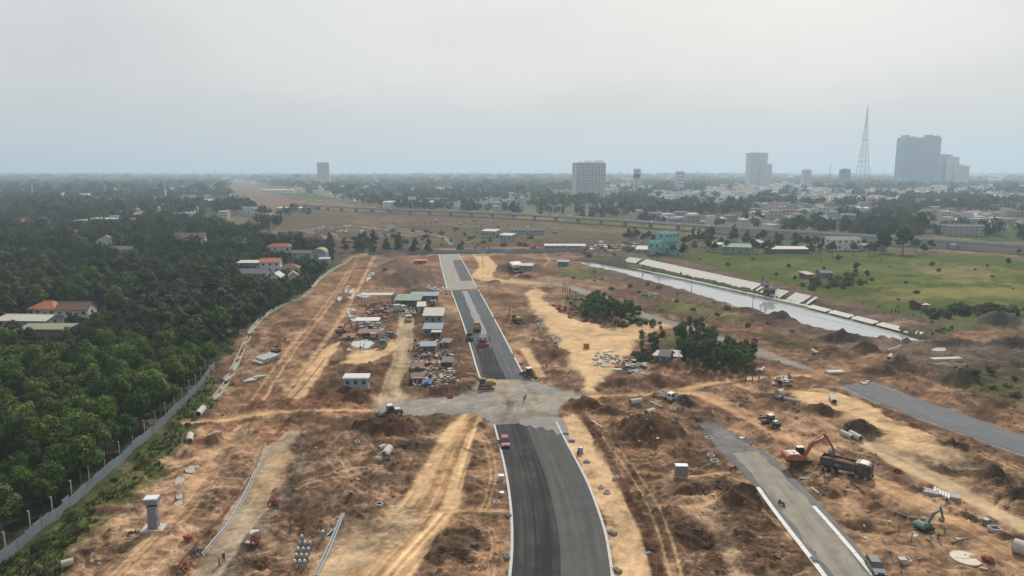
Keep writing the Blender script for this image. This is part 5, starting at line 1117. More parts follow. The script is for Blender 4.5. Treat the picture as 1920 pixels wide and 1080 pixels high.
tower('apartment_tower', 'pale apartment tower standing alone right of centre on the skyline', 1076, 1136, 306, 1400, 24, 16, TW, 23, 9, [(-.3, .12, 3), (-.05, .22, 4), (.25, .2, 4.5), (.42, .06, 5)])
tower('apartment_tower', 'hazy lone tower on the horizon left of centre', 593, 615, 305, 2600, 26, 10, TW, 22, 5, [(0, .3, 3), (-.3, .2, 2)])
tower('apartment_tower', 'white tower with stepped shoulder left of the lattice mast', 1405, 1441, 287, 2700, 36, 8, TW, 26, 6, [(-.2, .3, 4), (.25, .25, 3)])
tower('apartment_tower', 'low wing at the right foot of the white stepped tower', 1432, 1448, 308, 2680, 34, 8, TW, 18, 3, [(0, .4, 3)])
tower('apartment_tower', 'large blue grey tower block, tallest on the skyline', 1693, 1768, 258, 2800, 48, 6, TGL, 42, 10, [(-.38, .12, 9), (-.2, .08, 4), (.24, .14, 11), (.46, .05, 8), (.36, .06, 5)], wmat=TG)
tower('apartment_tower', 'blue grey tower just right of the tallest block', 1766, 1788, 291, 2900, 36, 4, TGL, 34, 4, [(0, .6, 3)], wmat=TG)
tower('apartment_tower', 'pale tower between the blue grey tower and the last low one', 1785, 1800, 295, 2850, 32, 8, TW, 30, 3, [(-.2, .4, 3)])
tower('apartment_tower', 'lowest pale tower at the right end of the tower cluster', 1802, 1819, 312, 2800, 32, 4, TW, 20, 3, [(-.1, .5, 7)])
tower('office_block', 'small pale glass block on the skyline right of the lone apartment tower', 1190, 1202, 318, 1800, 18, 0, TW, 14, 2, [(0, .9, 1.5)], wmat=TG)
tower('office_block', 'squat hazy block on the horizon left of the lone far tower', 548, 562, 327, 2900, 30, 0, TGL, 8, 3, [(0, .4, 3)])
tower('office_block', 'squat block on the skyline left of the lattice mast foot', 1580, 1596, 318, 2200, 24, 0, TGL, 10, 3, [(0, .5, 3)])
tower('office_block', 'low block with small top on the skyline near the stepped tower', 1508, 1522, 319, 2400, 24, 0, TW, 9, 3, [(0, .5, 4)])
tower('office_block', 'long low pale block on the right of the skyline', 1270, 1284, 322, 2000, 24, 0, TW, 6, 3, [(0, .3, 2)])
# lattice mast
top = at_depth(1624.5, 200, 2500); t = thing('lattice_mast', 'tall red and white lattice mast on the skyline', 'mast', (at_depth(1617, 330, 2500).x, 2500, 0)); hh = top.z
lm = mat('mast_steel', (.34, .30, .30), .6, .2)
def half(z): return 19 * (1 - z / hh) ** 1.25 + .45
zs = [0, 18, 36, 54, 72, 90, 108, 126, 144, 162, 180, hh * .72, hh * .8, hh * .88, hh]
for sx, sy in ((-1, -1), (1, -1), (1, 1), (-1, 1)):
    m = MB()
    for a, b in zip(zs[:-1], zs[1:]): m.cyl((sx * half(a), sy * half(a), a), (sx * half(b), sy * half(b), b), .62 if b < 150 else .5, n=5)
    m.build('leg', lm, t)
for k, z in enumerate(zs[1:-1]):
    m = MB(); q = half(z); c = [(-q, -q, z), (q, -q, z), (q, q, z), (-q, q, z)]
    for i in range(4): m.cyl(c[i], c[(i + 1) % 4], .42, n=4)
    m.build('ring', lm, t)
    q0 = half(zs[k]); m = MB(); d = [(-q0, -q0, zs[k]), (q0, -q0, zs[k]), (q0, q0, zs[k]), (-q0, q0, zs[k])]
    for i in range(4): m.cyl(d[i], c[(i + 1) % 4], .26, n=4).cyl(d[(i + 1) % 4], c[i], .26, n=4)
    m.build('bracing', lm, t)
MB().cyl((0, 0, hh), (0, 0, hh + 10), .3, .12, n=5).build('antenna', lm, t)
for z, s in ((90, 3.2), (162, 2.6)): MB().box((0, 0, z + .6), (half(z) * 2 + s, half(z) * 2 + s, 1.2)).build('platform', lm, t)
for px, ty, Y, l in ((1558, 305, 2200, 'thin pole mast left of the lattice mast'), (1633, 315, 2200, 'short thin mast right of the lattice mast'), (57, 325, 1500, 'thin mast standing near the left edge'), (194, 327, 1500, 'dark chimney stack on the left plain'), (308, 336, 1300, 'white church spire on the left plain')):
    p = at_depth(px, ty, Y); t = thing('pole_mast', l, 'mast', (p.x, Y, 0)); MB().cyl((0, 0, -3), (0, 0, p.z), .9, .45, n=6).build('pole', WHT if 'white' in l else lm, t); MB().box((0, 0, p.z * .4), (2.4, 2.4, p.z * .4)).build('lower_shaft', WHT if 'white' in l else lm, t)
# billboard on a pole and gantry poles by the viaduct
p = G(773, 396); t = thing('billboard', 'wide billboard on a tall post beside the wide white hall', 'billboard', p); MB().cyl((0, 0, -.5), (0, 0, 16), .7, n=8).build('post', steel, t); MB().box((0, 0, 19), (12, 1.2, 5)).build('panel', GRY, t); MB().box((0, -.7, 19), (11.4, .1, 4.4)).build('sheet', WHT, t)
p = G(975, 372); t = thing('billboard', 'dark billboard in the far town left of the apartment tower', 'billboard', p); MB().cyl((0, 0, -.5), (0, 0, 18), .8, n=8).build('post', steel, t); MB().box((0, 0, 22), (18, 1.2, 11)).build('panel', blk, t)
p = at_depth(1194, 330, 1500); t = thing('billboard', 'blue grey billboard under the small glass block', 'billboard', (p.x, 1500, 0)); MB().cyl((0, 0, -.5), (0, 0, p.z - 4), .9, n=8).build('post', steel, t); MB().box((0, 0, p.z), (14, 1.2, 8)).build('panel', DGR, t)

# ------------------------------------------------------------------ viaduct
VL = [(560, 391), (700, 399), (830, 404), (960, 410), (1100, 419), (1250, 430), (1400, 441), (1560, 452), (1720, 462), (1920, 476), (2150, 494), (2400, 516)]
vp = [(P(a, b).x, P(a, b).y) for a, b in VL]; VA = resample(smooth_line(vp, 4), 64)
vt = thing('viaduct', 'long concrete viaduct crossing the scene in front of the town', 'viaduct', (0, 0, 0)); VZ = 6.8
vw = mat('viaduct_wall', (.40, .385, .36), .9, var=.15, scale=.2); vd = mat('viaduct_deck', (.42, .41, .385), .9, var=.12, scale=.2)
for i in range(len(VA) - 1):
    a, b = Vector((*VA[i], 0)), Vector((*VA[i + 1], 0)); d = b - a; c = (a + b) / 2; rz = math.atan2(d.y, d.x); L = d.length
    MB().box((0, 0, VZ - .9), (L + .02, 11, .5)).box((0, 0, VZ - 1.8), (L + .02, 6, 1.3)).build('deck', vd, vt, c, rz)
    for s in (-1, 1): MB().box((0, s * 5.6, VZ - .55), (L + .02, .3, 1.5)).build('parapet', vd, vt, c, rz)
    px = 960 + F * c.x / (c.y * cp + CAMH * sp)
    if px > 1330 or px < 600: MB().box((0, 0, VZ / 2 - 1.5), (L + .01, 10, VZ)).build('retaining_wall', vw, vt, c, rz)
    elif i % 2 == 0:
        m = MB().box((0, 0, 2.3), (2.4, 4.2, 5.4)).add([(-1.3, -2.1, 4.6), (1.3, -2.1, 4.6), (1.3, 2.1, 4.6), (-1.3, 2.1, 4.6), (-1.5, -4.2, 6.6), (1.5, -4.2, 6.6), (1.5, 4.2, 6.6), (-1.5, 4.2, 6.6)], [(0, 1, 5, 4), (1, 2, 6, 5), (2, 3, 7, 6), (3, 0, 4, 7), (4, 5, 6, 7)])
        m.build('pier', vd, vt, c, rz)
for i in range(18):
    q = VA[min(63, 6 + i * 3)]; p = (q[0], q[1] + 6, 0); tt = thing('street_light', 'slender street light on the viaduct', 'street light', p, group='street lights along the viaduct')
    MB().cyl((0, 0, 0), (0, 0, VZ + 9), .14, .09, n=5).build('pole', steel, tt); MB().box((0, -.9, VZ + 9), (.3, 2, .15)).build('arm', steel, tt)

# ------------------------------------------------------------------ canal lining slabs
ct = thing('canal_lining', 'row of pale concrete slabs lining the far canal bank', 'canal lining', (0, 0, 0)); sm = mat('slab_concrete', (.62, .60, .55), .85, var=.12, scale=.7)
def slabs(p0, p1, n, w, keep=lambda i: True, slope=26, gap=.22, z=-1.0):
    a, b = P(*p0, z), P(*p1, z); d = (b - a) / n; L = d.length; u = d.normalized(); nrm = Vector((-u.y, u.x, 0)); rz = math.atan2(d.y, d.x); s = math.radians(slope)
    for i in range(n):
        if not keep(i): continue
        c = a + d * (i + .5) + nrm * (math.cos(s) * w / 2) + Vector((0, 0, math.sin(s) * w / 2))
        o = MB().box((0, 0, 0), (L - gap, w, .22)).build('slab', sm, ct, c); o.rotation_euler = Euler((s + R.uniform(-.02, .02), R.uniform(-.01, .01), rz + R.uniform(-.01, .01)))
slabs((1164, 493), (1187, 497), 6, 8.0); slabs((1192, 498), (1404, 548), 36, 8.5); slabs((1408, 549), (1428, 554), 4, 8.0, lambda i: i % 2 == 0); slabs((1436, 556), (1512, 573), 13, 7.5, lambda i: i not in (4, 5, 11))
slabs((1512, 576), (1742, 635), 44, 3.4, lambda i: i % 9 != 8, 14)
a_ = [(1150, 496), (1300, 528), (1440, 559), (1560, 586), (1660, 612), (1750, 636)]
for (x0, y0), (x1, y1) in zip(a_[:-1], a_[1:]):
    a, b = P(x0, y0, -1.3), P(x1, y1, -1.3); n = max(1, int((b - a).length / 6)); d = (b - a) / n
    for i in range(n): MB().box((0, 0, 0), (d.length - .05, 2.2, 1.1)).build('foot_beam', concl, ct, a + d * (i + .5), math.atan2(d.y, d.x))

# ------------------------------------------------------------------ fences
def corr(w, h, m, name='panel'):
    k = 12; b = MB()
    for i in range(k):
        x0, x1 = -w / 2 + w * i / k, -w / 2 + w * (i + 1) / k; o0, o1 = (.05 if i % 2 else 0), (.05 if (i + 1) % 2 else 0)
        b.add([(x0, o0, 0), (x1, o1, 0), (x1, o1, h), (x0, o0, h)], [(0, 1, 2, 3)])
    b.box((0, .1, h - .1), (w, .06, .1)).box((0, .1, .5), (w, .06, .1)); return b.mesh(name, m)
ft = thing('hoarding', 'grey corrugated steel fence along the plantation', 'fence', (0, 0, 0)); fm = mat('hoarding_steel', (.36, .41, .46), .5, .35, var=.14, scale=.8); fmesh = corr(2.02, 2.1, fm)
fl = wl_(FENCE); FA = np.array(fl); s_ = np.concatenate([[0], np.cumsum(np.hypot(*np.diff(FA, axis=0).T))]); nf = int(s_[-1] / 2.05)
postm = MB().box((0, 0, 1.1), (.08, .08, 2.3)).mesh('post', steel); tallp = MB().box((0, 0, 1.9), (.14, .14, 4.2)).box((0, .12, 3.9), (.12, .35, .12)).mesh('concrete_post', concl)
for i in range(nf):
    t0 = (i + .5) * 2.05; x, y = np.interp(t0, s_, FA[:, 0]), np.interp(t0, s_, FA[:, 1]); x1, y1 = np.interp(t0 + .5, s_, FA[:, 0]), np.interp(t0 + .5, s_, FA[:, 1])
    rz = math.atan2(y1 - y, x1 - x); z = hg(x, y)
    o = link('panel', fmesh, ft, (x, y, z - .15), rz); o.rotation_euler.x = R.uniform(-.03, .03); o.rotation_euler.y = R.uniform(-.015, .015)
    link('post', postm, ft, (x - math.cos(rz) * 1.02 - math.sin(rz) * .12, y - math.sin(rz) * 1.02 + math.cos(rz) * .12, z - .1), rz)
    if i % 3 == 0 and y > 60:
        o = link('concrete_post', tallp, None, (x - math.sin(rz) * 1.2, y + math.cos(rz) * 1.2, z - .2), rz + .1); tag(o, 'tall pale concrete post standing just behind the grey steel fence', 'post', 'concrete posts behind the grey fence')
ft2 = thing('hoarding', 'long blue grey hoarding across the far end of the site', 'fence', (0, 0, 0)); f2 = [(690, 478), (800, 476), (900, 475), (1000, 474), (1100, 472)]; FB = resample([(P(a, b).x, P(a, b).y) for a, b in f2], 46)
fm2 = mat('hoarding_far', (.26, .31, .36), .6, .2, var=.15, scale=.3); fm3 = mat('hoarding_blue', (.22, .40, .58), .6, .1)
Lf = float(np.linalg.norm(FB[1] - FB[0])); m2 = corr(Lf, 3.2, fm2); m3 = corr(Lf, 3.2, fm3)
for i in range(45):
    a, b = FB[i], FB[i + 1]; c = (a + b) / 2
    link('panel', m3 if i in (22, 23, 27, 28) else m2, ft2, (c[0], c[1], hg(c[0], c[1]) - .2), math.atan2(b[1] - a[1], b[0] - a[0]))
# low concrete gutter that skirts the wood
gt = thing('drain_channel', 'pale concrete drain channel skirting the wood', 'drain', (0, 0, 0)); gl = wl_([(404, 752), (420, 725), (440, 690), (462, 640), (490, 600), (530, 575), (568, 560), (605, 520), (640, 498), (665, 482)])
gm = mat('drain_concrete', (.34, .34, .27), .9)
for a, b in zip(gl[:-1], gl[1:]):
    a, b = Vector((*a, 0)), Vector((*b, 0)); d = b - a; c = (a + b) / 2; z = hg(c.x, c.y) + .1
    for s in (-1, 1): MB().box((0, s * .7, 0), (d.length, .3, .9)).build('side_wall', gm, gt, (c.x, c.y, z), math.atan2(d.y, d.x))
    MB().box((0, 0, -.2), (d.length, 1.1, .3)).build('floor_slab', gm, gt, (c.x, c.y, z), math.atan2(d.y, d.x))
# power poles along the canal
POL = [(1130, 503, 8), (1204, 527, 9), (1235, 550, 8.5), (1296, 562, 10), (1410, 598, 9), (1687, 690, 10), (958, 478, 8), (1057, 478, 7), (905, 500, 7)]
names = ['by the head of the canal', 'second from the canal head', 'beside the pile of grey branches', 'tallest of those before the slabs', 'before the widest water', 'on the brown ground past the canal end', 'behind the sand patch', 'beside the long blue grey shed', 'beside the far road']
pp0 = None; tops = []
for (a, b, h), n in zip(POL, names):
    p = G(a, b); t = thing('power_pole', 'slim grey power pole ' + n, 'pole', p)
    MB().cyl((0, 0, -.5), (0, 0, h), .17, .11, n=7).build('shaft', conc, t); MB().box((0, 0, h - .5), (2.0, .14, .14)).build('crossarm', conc, t)
    for x in (-.8, 0, .8): MB().cyl((x, 0, h - .42), (x, 0, h - .1), .06, n=5).build('insulator', white, t)
    tops.append(p + Vector((0, 0, h - .2)))
wt = thing('power_line', 'sagging power wires strung between the canal poles', 'cable', (0, 0, 0))
for a, b in zip(tops[:5], tops[1:6]):
    for o in (-.8, .8):
        pts = [a.lerp(b, k / 8) + Vector((o, 0, -1.2 * math.sin(math.pi * k / 8))) for k in range(9)]; MB().path(pts, .025, n=3).build('wire', blk, wt)

# ------------------------------------------------------------------ far town
def town():
    wc = [(.58, .58, .56), (.50, .47, .42), (.42, .50, .55), (.34, .35, .36), (.60, .55, .45)]; rc = [(.52, .51, .48), (.27, .15, .11), (.33, .21, .16), (.28, .33, .38), (.60, .59, .56), (.22, .21, .2), (.46, .44, .42)]
    r = random.Random(77); protos = []
    for i in range(12):
        w, d, h = r.uniform(8, 16), r.uniform(7, 12), r.choice((3.6, 4, 6.5, 7, 10)); rh = 0.15 if h > 6 or r.random() < .35 else r.uniform(1.4, 2.6)
        m = MB().box((0, 0, h / 2 - .5), (w, d, h + 1), mi=0); a, b = w / 2 + .4, d / 2 + .4
        if rh > 1: m.add([(-a, -b, h), (a, -b, h), (a, b, h), (-a, b, h), (-a, 0, h + rh), (a, 0, h + rh)], [(0, 1, 5, 4), (2, 3, 4, 5), (0, 4, 3), (1, 2, 5), (3, 2, 1, 0)], 1)
        else: m.box((0, 0, h + .2), (w + .4, d + .4, .4), mi=1)
        for f in range(max(1, int(h / 3.3))):
            for k in range(3): m.box(((k - 1) * w * .3, -d / 2, 1.8 + f * 3.3), (1.5, .2, 1.5), mi=2)
        k = i % len(rc); protos.append((m.mesh('far_house', [col('tw%d' % (i % 5), wc[i % 5], rnd=.25), col('tr%d' % k, rc[k], rnd=.25), glass]), h, ('red' if k in (1, 2) else 'blue grey' if k == 3 else 'pale', 'flat' if rh < 1 else 'pitched')))
    q = np.random.RandomState(31); N = 8000; Y = np.sqrt(q.uniform(560 ** 2, 2600 ** 2, N)); X = Y * q.uniform(-.78, .8, N)
    d = fbm(X / 210 + 7, Y / 210, 3) * .6 + fbm(X / 60, Y / 60 + 3, 2) * .4; t = X / Y
    dens = np.where(t > .05, .52, .42) + np.where(Y > 1100, .04, -.03)
    k = d < .50; k &= q.rand(N) < (dens - .2) * np.where(t < -.12, 1.0, 2.2)
    for poly in CLEAR_FAR: k &= sdf(poly, X, Y) > 14
    k &= ~((t < -.1) & (Y < 620))
    idx = np.nonzero(k)[0]; idx = idx[np.argsort(Y[idx])]; zs = field(X[idx], Y[idx], False)[0]
    for n, i in enumerate(idx[:300]):
        me, h, (cn, rn) = protos[r.randrange(12)]; o = link('town_house', me, None, (X[i], Y[i], zs[n]), r.uniform(-.5, .5) + (1.57 if r.random() < .25 else 0))
        u = X[i] / Y[i]; tag(o, 'house with %s %s roof %s, %s' % (cn, rn, 'close behind the viaduct' if Y[i] < 900 else 'in mid town' if Y[i] < 1150 else 'far back in town', 'below the tower cluster' if u > .42 else 'below the stepped white tower' if u > .22 else 'around the lone apartment tower' if u > 0 else 'left of the earthworks corridor' if u < -.25 else 'behind the earthworks'), 'house', 'houses of the hazy town')
    # beyond those: the rest of the sprawl as one mass
    rest = list(idx[300:]); N2 = 16000; Y2 = np.sqrt(q.uniform(1300 ** 2, 6000 ** 2, N2)); X2 = Y2 * q.uniform(-.78, .8, N2); d2 = fbm(X2 / 400 + 7, Y2 / 400, 3)
    k2 = (d2 < .52) & (q.rand(N2) < np.where(X2 / Y2 > .05, .8, .65)); P2 = [(X[i], Y[i]) for i in rest] + list(zip(X2[k2], Y2[k2]))
    A = np.array(P2); kk = np.ones(len(A), bool)
    for c_ in CLEAR_FAR: kk &= sdf(c_, A[:, 0], A[:, 1]) > 10
    P2 = [p_ for p_, k_ in zip(P2, kk) if k_]; A = A[kk]; z2 = field(A[:, 0], A[:, 1], False)[0]; Vs, Fs, Cs = [], [], []; cube = np.array([(x, y, z) for z in (0, 1) for x, y in ((-1, -1), (1, -1), (1, 1), (-1, 1))], float); cf = np.array([(4, 5, 6, 7), (0, 1, 5, 4), (1, 2, 6, 5), (2, 3, 7, 6), (3, 0, 4, 7)])
    for i, (x, y) in enumerate(P2):
        w, dd, h = r.uniform(4, 9), r.uniform(4, 7), r.choice((4, 5, 7, 10)); n0 = len(Vs) * 16
        b1 = cube * (w, dd, h) + (x, y, z2[i] - .5); b2 = cube * (w + .3, dd + .3, .9) + (x, y, z2[i] - .5 + h); Vs.append(np.concatenate([b1, b2])); Fs.append(cf + n0); Fs.append(cf + n0 + 8)
        Cs.append(np.concatenate([np.repeat([np.array(r.choice(wc))], 8, 0), np.repeat([np.array(r.choice(rc)) * r.uniform(.8, 1.2)], 8, 0)]))
    me = npmesh('town', np.concatenate(Vs), np.concatenate(Fs), attrmat('town_paint', .8, 0, .1, .1)); colattr(me, 'Col', np.clip(np.concatenate(Cs), 0, .8)); tag(link('town', me), 'countless tiny roofs of the town fading into the haze', 'town', kind='stuff')
woodland(); town()
# ------------------------------------------------------------------ machines and vehicles (x forward, z up)
YEL = mat('machine_yellow', (.36, .20, .05), .65, var=.35, scale=1.2); MOR = mat('machine_orange', (.42, .10, .045), .6, var=.28, scale=1.2); MTE = mat('machine_teal', (.05, .17, .155), .65, var=.2); MRD = mat('machine_red', (.28, .04, .04), .6, var=.25)
LMP = mat('lamp_glass', (.75, .74, .70), .2, spec=.6, var=.05); TAIL = mat('tail_lamp', (.4, .02, .02), .3); RIM = mat('wheel_rim', (.42, .41, .40), .5, .4); SOIL = mat('soil_load', (.17, .105, .065), .95, var=.35, scale=2, bump=.1); CABW = mat('cab_roof_white', (.66, .64, .56), .6, var=.1)
def head(a, b):
    p, q = G(*a), G(*b); c = (p + q) / 2; return Vector((c.x, c.y, min(p.z, q.z) * .5 + c.z * .5)), math.atan2(q.y - p.y, q.x - p.x), (q - p).length
def wheel(t, x, y, r, w, name='wheel'):
    o = MB().cyl((x, y - w / 2, r), (x, y + w / 2, r), r, n=14).build(name, dark, t); s = 1 if y > 0 else -1
    MB().cyl((x, y + s * (w / 2 - .02), r), (x, y + s * (w / 2 + .03), r), r * .55, n=10).build('rim', RIM, o); return o
def limb(m, p, q, w0, w1, y0, y1):
    p, q = Vector((p[0], 0, p[1])), Vector((q[0], 0, q[1])); d = (q - p).normalized(); n = Vector((-d.z, 0, d.x))
    a, b, c, e = p + n * w0, q + n * w1, q - n * w1, p - n * w0; return m.prism([(v.x, v.z) for v in (a, b, c, e)], y0, y1)
def excavator(loc, rz, label, cm, pose, trz=0.0, sc=1.0, wheels=False, roofm=None, canopy=False):
    t = thing('excavator', label, 'excavator', loc, rz); t.scale = (sc,) * 3; a1, a2, a3 = [math.radians(v) for v in pose]
    if wheels:
        for x in (-1.4, 1.4):
            for y in (-1.05, 1.05): wheel(t, x, y, .55, .5)
        MB().box((0, 0, .75), (3.6, 1.5, .5)).build('undercarriage', blk, t)
    else:
        ca, sa = math.cos(trz), math.sin(trz)
        prof = [(-2.0, .15), (-1.75, 0), (1.75, 0), (2.0, .15), (2.1, .5), (1.85, .88), (1.5, .95), (-1.5, .95), (-1.85, .88), (-2.1, .5)]
        for s in (-1, 1):
            o = MB().prism(prof, s * 1.15 - .3, s * 1.15 + .3).build('track', dark, t); o.rotation_euler = (0, 0, trz)
            MB().prism([(x * .8, .1 + z * .78) for x, z in prof], s * 1.15 - .33, s * 1.15 + .33).build('roller_frame', blk, o)
        o = MB().box((0, 0, .6), (2.6, 1.8, .5)).cyl((0, 0, .8), (0, 0, 1.12), .75, n=12).build('undercarriage', blk, t); o.rotation_euler = (0, 0, trz)
    MB().prism([(-2.1, 1.1), (1.25, 1.1), (1.4, 1.5), (.6, 1.6), (-.2, 2.15), (-2.1, 2.2)], -1.35, 1.35).build('body', cm, t)
    MB().prism([(-2.95, 1.2), (-2.1, 1.1), (-2.1, 2.2), (-2.7, 2.15), (-3.0, 1.9)], -1.38, 1.38).build('counterweight', cm, t)
    MB().box((-1.4, -.15, 2.28), (1.9, 2.0, .16)).build('engine_cover', roofm or cm, t)
    if roofm:
        for i in range(5): MB().box((-2.0 + i * .3, -.15, 2.37), (.14, .9, .012)).build('roof_mark', blk, t)
    MB().cyl((-1.5, -.9, 2.2), (-1.5, -.9, 2.75), .07, n=6).build('exhaust', blk, t)
    if canopy:
        MB().box((.2, .5, 2.9), (1.3, 1.1, .08)).build('canopy', cm, t)
        for x, y in ((-.35, .05), (.75, .05), (-.35, .95), (.75, .95)): MB().box((x, y, 2.1), (.06, .06, 1.6)).build('canopy_post', blk, t)
        MB().box((.1, .5, 1.7), (.5, .5, .5)).build('seat', blk, t)
    else:
        cabp = [(-.15, 1.5), (1.35, 1.2), (1.5, 1.8), (1.15, 3.0), (-.15, 3.0)]
        k = MB().prism(cabp, .38, 1.33).build('cab', blk, t)
        MB().box((.5, .855, 3.04), (1.4, 1.0, .09)).build('cab_roof', roofm or cm, k)
        MB().prism([(.0, 1.95), (1.3, 1.85), (1.05, 2.85), (.0, 2.85)], 1.32, 1.35).build('side_window', glass, k)
        MB().add([(1.47, .45, 1.85), (1.47, 1.26, 1.85), (1.19, 1.26, 2.9), (1.19, .45, 2.9)], [(0, 1, 2, 3)]).build('front_window', glass, k)
    B0 = (1.0, 1.65); L1, L2, L3 = 2.7, 3.1, 2.9
    B1 = (B0[0] + L1 * math.cos(a1 + .35), B0[1] + L1 * math.sin(a1 + .35)); B2 = (B1[0] + L2 * math.cos(a1 - .28), B1[1] + L2 * math.sin(a1 - .28)); S = (B2[0] + L3 * math.cos(a2), B2[1] + L3 * math.sin(a2)); K = (B2[0] - .8 * math.cos(a2), B2[1] - .8 * math.sin(a2) + .1)
    m = MB(); limb(m, B0, B1, .26, .36, -.55, -.1); limb(m, B1, B2, .36, .2, -.55, -.1); bo = m.build('boom', cm, t)
    m = MB(); limb(m, K, B2, .14, .3, -.5, -.15); limb(m, B2, S, .3, .15, -.5, -.15); m.build('stick', cm, t)
    for (p, q) in (((1.3, 1.25), (B0[0] + .75 * (B1[0] - B0[0]), B0[1] + .75 * (B1[1] - B0[1]) - .25)), ((B1[0], B1[1] + .45), (K[0], K[1])), ((B2[0] + .2, B2[1] + .35), (S[0] * .9 + B2[0] * .1, S[1] * .9 + B2[1] * .1 + .2))):
        MB().cyl((p[0], -.32, p[1]), (q[0], -.32, q[1]), .085, n=6).build('hydraulic_cylinder', steel, t)
    bk = [(0, .15), (.35, .05), (.95, -.35), (1.0, -.95), (.5, -1.15), (.05, -.85)]; c, s = math.cos(a3), math.sin(a3)
    MB().prism([(S[0] + x * c - z * s, S[1] + x * s + z * c) for x, z in bk], -.85, .25).build('bucket', concd, t)
    return t
def dump_truck():
    loc, rz, L = head((1549, 880), (1628, 899)); t = thing('dump_truck', 'black eight wheel dump truck being loaded by the orange excavator', 'truck', loc, rz); D = mat('truck_black', (.03, .031, .035), .45, spec=.5, var=.25); STR = mat('truck_red_stripe', (.30, .05, .04), .6)
    MB().box((-.2, 0, .95), (9.2, .9, .35)).build('chassis', blk, t)
    bed = MB().box((-1.6, -1.22, 2.05), (6.3, .1, 1.5)).box((-1.6, 1.22, 2.05), (6.3, .1, 1.5)).box((-4.78, 0, 2.05), (.1, 2.34, 1.5)).box((1.6, 0, 2.25), (.1, 2.34, 1.9)).box((-1.6, 0, 1.3), (6.3, 2.34, .12)).build('bed', D, t)
    for x in (-4.2, -3.2, -2.2, -1.2, -.2, .8):
        for s in (-1, 1): MB().box((x, s * 1.3, 2.05), (.12, .08, 1.45)).build('rib', D, bed)
    for s in (-1, 1): MB().box((-1.6, s * 1.29, 2.84), (6.3, .1, .1)).build('top_rail', STR, bed)
    MB().box((-1.6, -1.28, 1.9), (1.2, .02, .4)).build('lettering_panel', steel, bed)
    m = MB(); n = 10; vs = [(-4.7 + 6.2 * i / n, -1.15 + 2.3 * j / 4, 2.35 + .45 * math.sin(math.pi * i / n) * math.sin(math.pi * j / 4) + R.uniform(-.08, .08)) for i in range(n + 1) for j in range(5)]
    m.add(vs, [(i * 5 + j, (i + 1) * 5 + j, (i + 1) * 5 + j + 1, i * 5 + j + 1) for i in range(n) for j in range(4)]); tag(m.build('soil_load', SOIL, t), 'brown soil filling the bed')
    cb = MB().prism([(2.05, .75), (4.35, .75), (4.45, 1.6), (4.3, 3.0), (3.9, 3.15), (2.05, 3.15)], -1.22, 1.22).build('cab', D, t)
    MB().prism([(2.1, 3.15), (3.8, 3.17), (3.4, 3.32), (2.3, 3.36)], -1.1, 1.1).build('roof_fairing', CABW, cb); MB().box((1.85, 0, 3.0), (.18, 2.2, .5)).build('bed_visor', CABW, t)
    MB().add([(4.46, -1.08, 1.75), (4.46, 1.08, 1.75), (4.34, 1.08, 2.85), (4.34, -1.08, 2.85)], [(0, 1, 2, 3)]).build('windscreen', glass, cb)
    for s in (-1, 1):
        MB().box((3.55, s * 1.225, 2.3), (1.1, .02, .85)).build('side_window', glass, cb); MB().box((4.42, s * .85, 1.05), (.08, .4, .25)).build('headlight', LMP, cb); MB().box((4.1, s * 1.42, 2.4), (.12, .2, .55)).build('mirror', blk, cb)
        MB().cyl((.2, s * 1.0, .95), (1.5, s * 1.0, .95), .3, n=10).build('fuel_tank', steel, t)
        for x in (3.55, 1.95, -2.3, -3.65): wheel(t, x, s * 1.0, .52, .38)
    MB().box((4.45, 0, .7), (.16, 2.4, .35)).build('bumper', blk, cb)
dump_truck()
def ex(px, py, tx, ty, *a, **k):
    p = G(px, py); q = G(tx, ty); return excavator(p, math.atan2(q.y - p.y, q.x - p.x), *a, **k)
ex(1497, 868, 1580, 876, 'orange excavator with white topped body loading the black dump truck', MOR, (42, -56, -60), trz=.25, roofm=CABW)
ex(1733, 992, 1790, 976, 'small teal excavator beside the worker in the yellow green vest', MTE, (30, -65, -70), trz=-.1, sc=.62, canopy=True)
ex(910, 728, 868, 722, 'yellow wheeled excavator at the corner of the crossing', YEL, (24, -28, -60), sc=.98, wheels=True)
ex(968, 602, 948, 598, 'small orange excavator on the brown earth right of the paved road', YEL, (38, -70, -70), sc=.85)
ex(1168, 612, 1140, 618, 'brown orange excavator in front of the leafy grove', YEL, (30, -60, -70), sc=.85)
ex(518, 660, 530, 652, 'small yellow excavator beside the stack of pale pipes', YEL, (60, -20, -60), sc=.7)
ex(1442, 548, 1425, 545, 'dark excavator on the canal lining slabs', concd, (45, -75, -70), sc=1.2)
ex(1098, 470, 1120, 472, 'yellow excavator parked beyond the head of the canal', YEL, (28, -40, -70), sc=1.0)
ex(985, 462, 975, 462, 'distant red orange excavator near the far hoarding', MOR, (62, -60, -60), sc=1.1)
ex(722, 506, 724, 498, 'dark excavator beside the puddles left of the grey heap', concd, (30, -60, -60), sc=.85)
ex(905, 470, 920, 468, 'orange excavator at the end of the far road', YEL, (40, -60, -60), sc=.9)
ex(640, 625, 655, 622, 'brown excavator among scrap left of the yard', RUS, (25, -50, -60), sc=.8)
ex(1000, 466, 1010, 466, 'second distant red excavator right of the first one', MOR, (35, -50, -60), sc=.9)
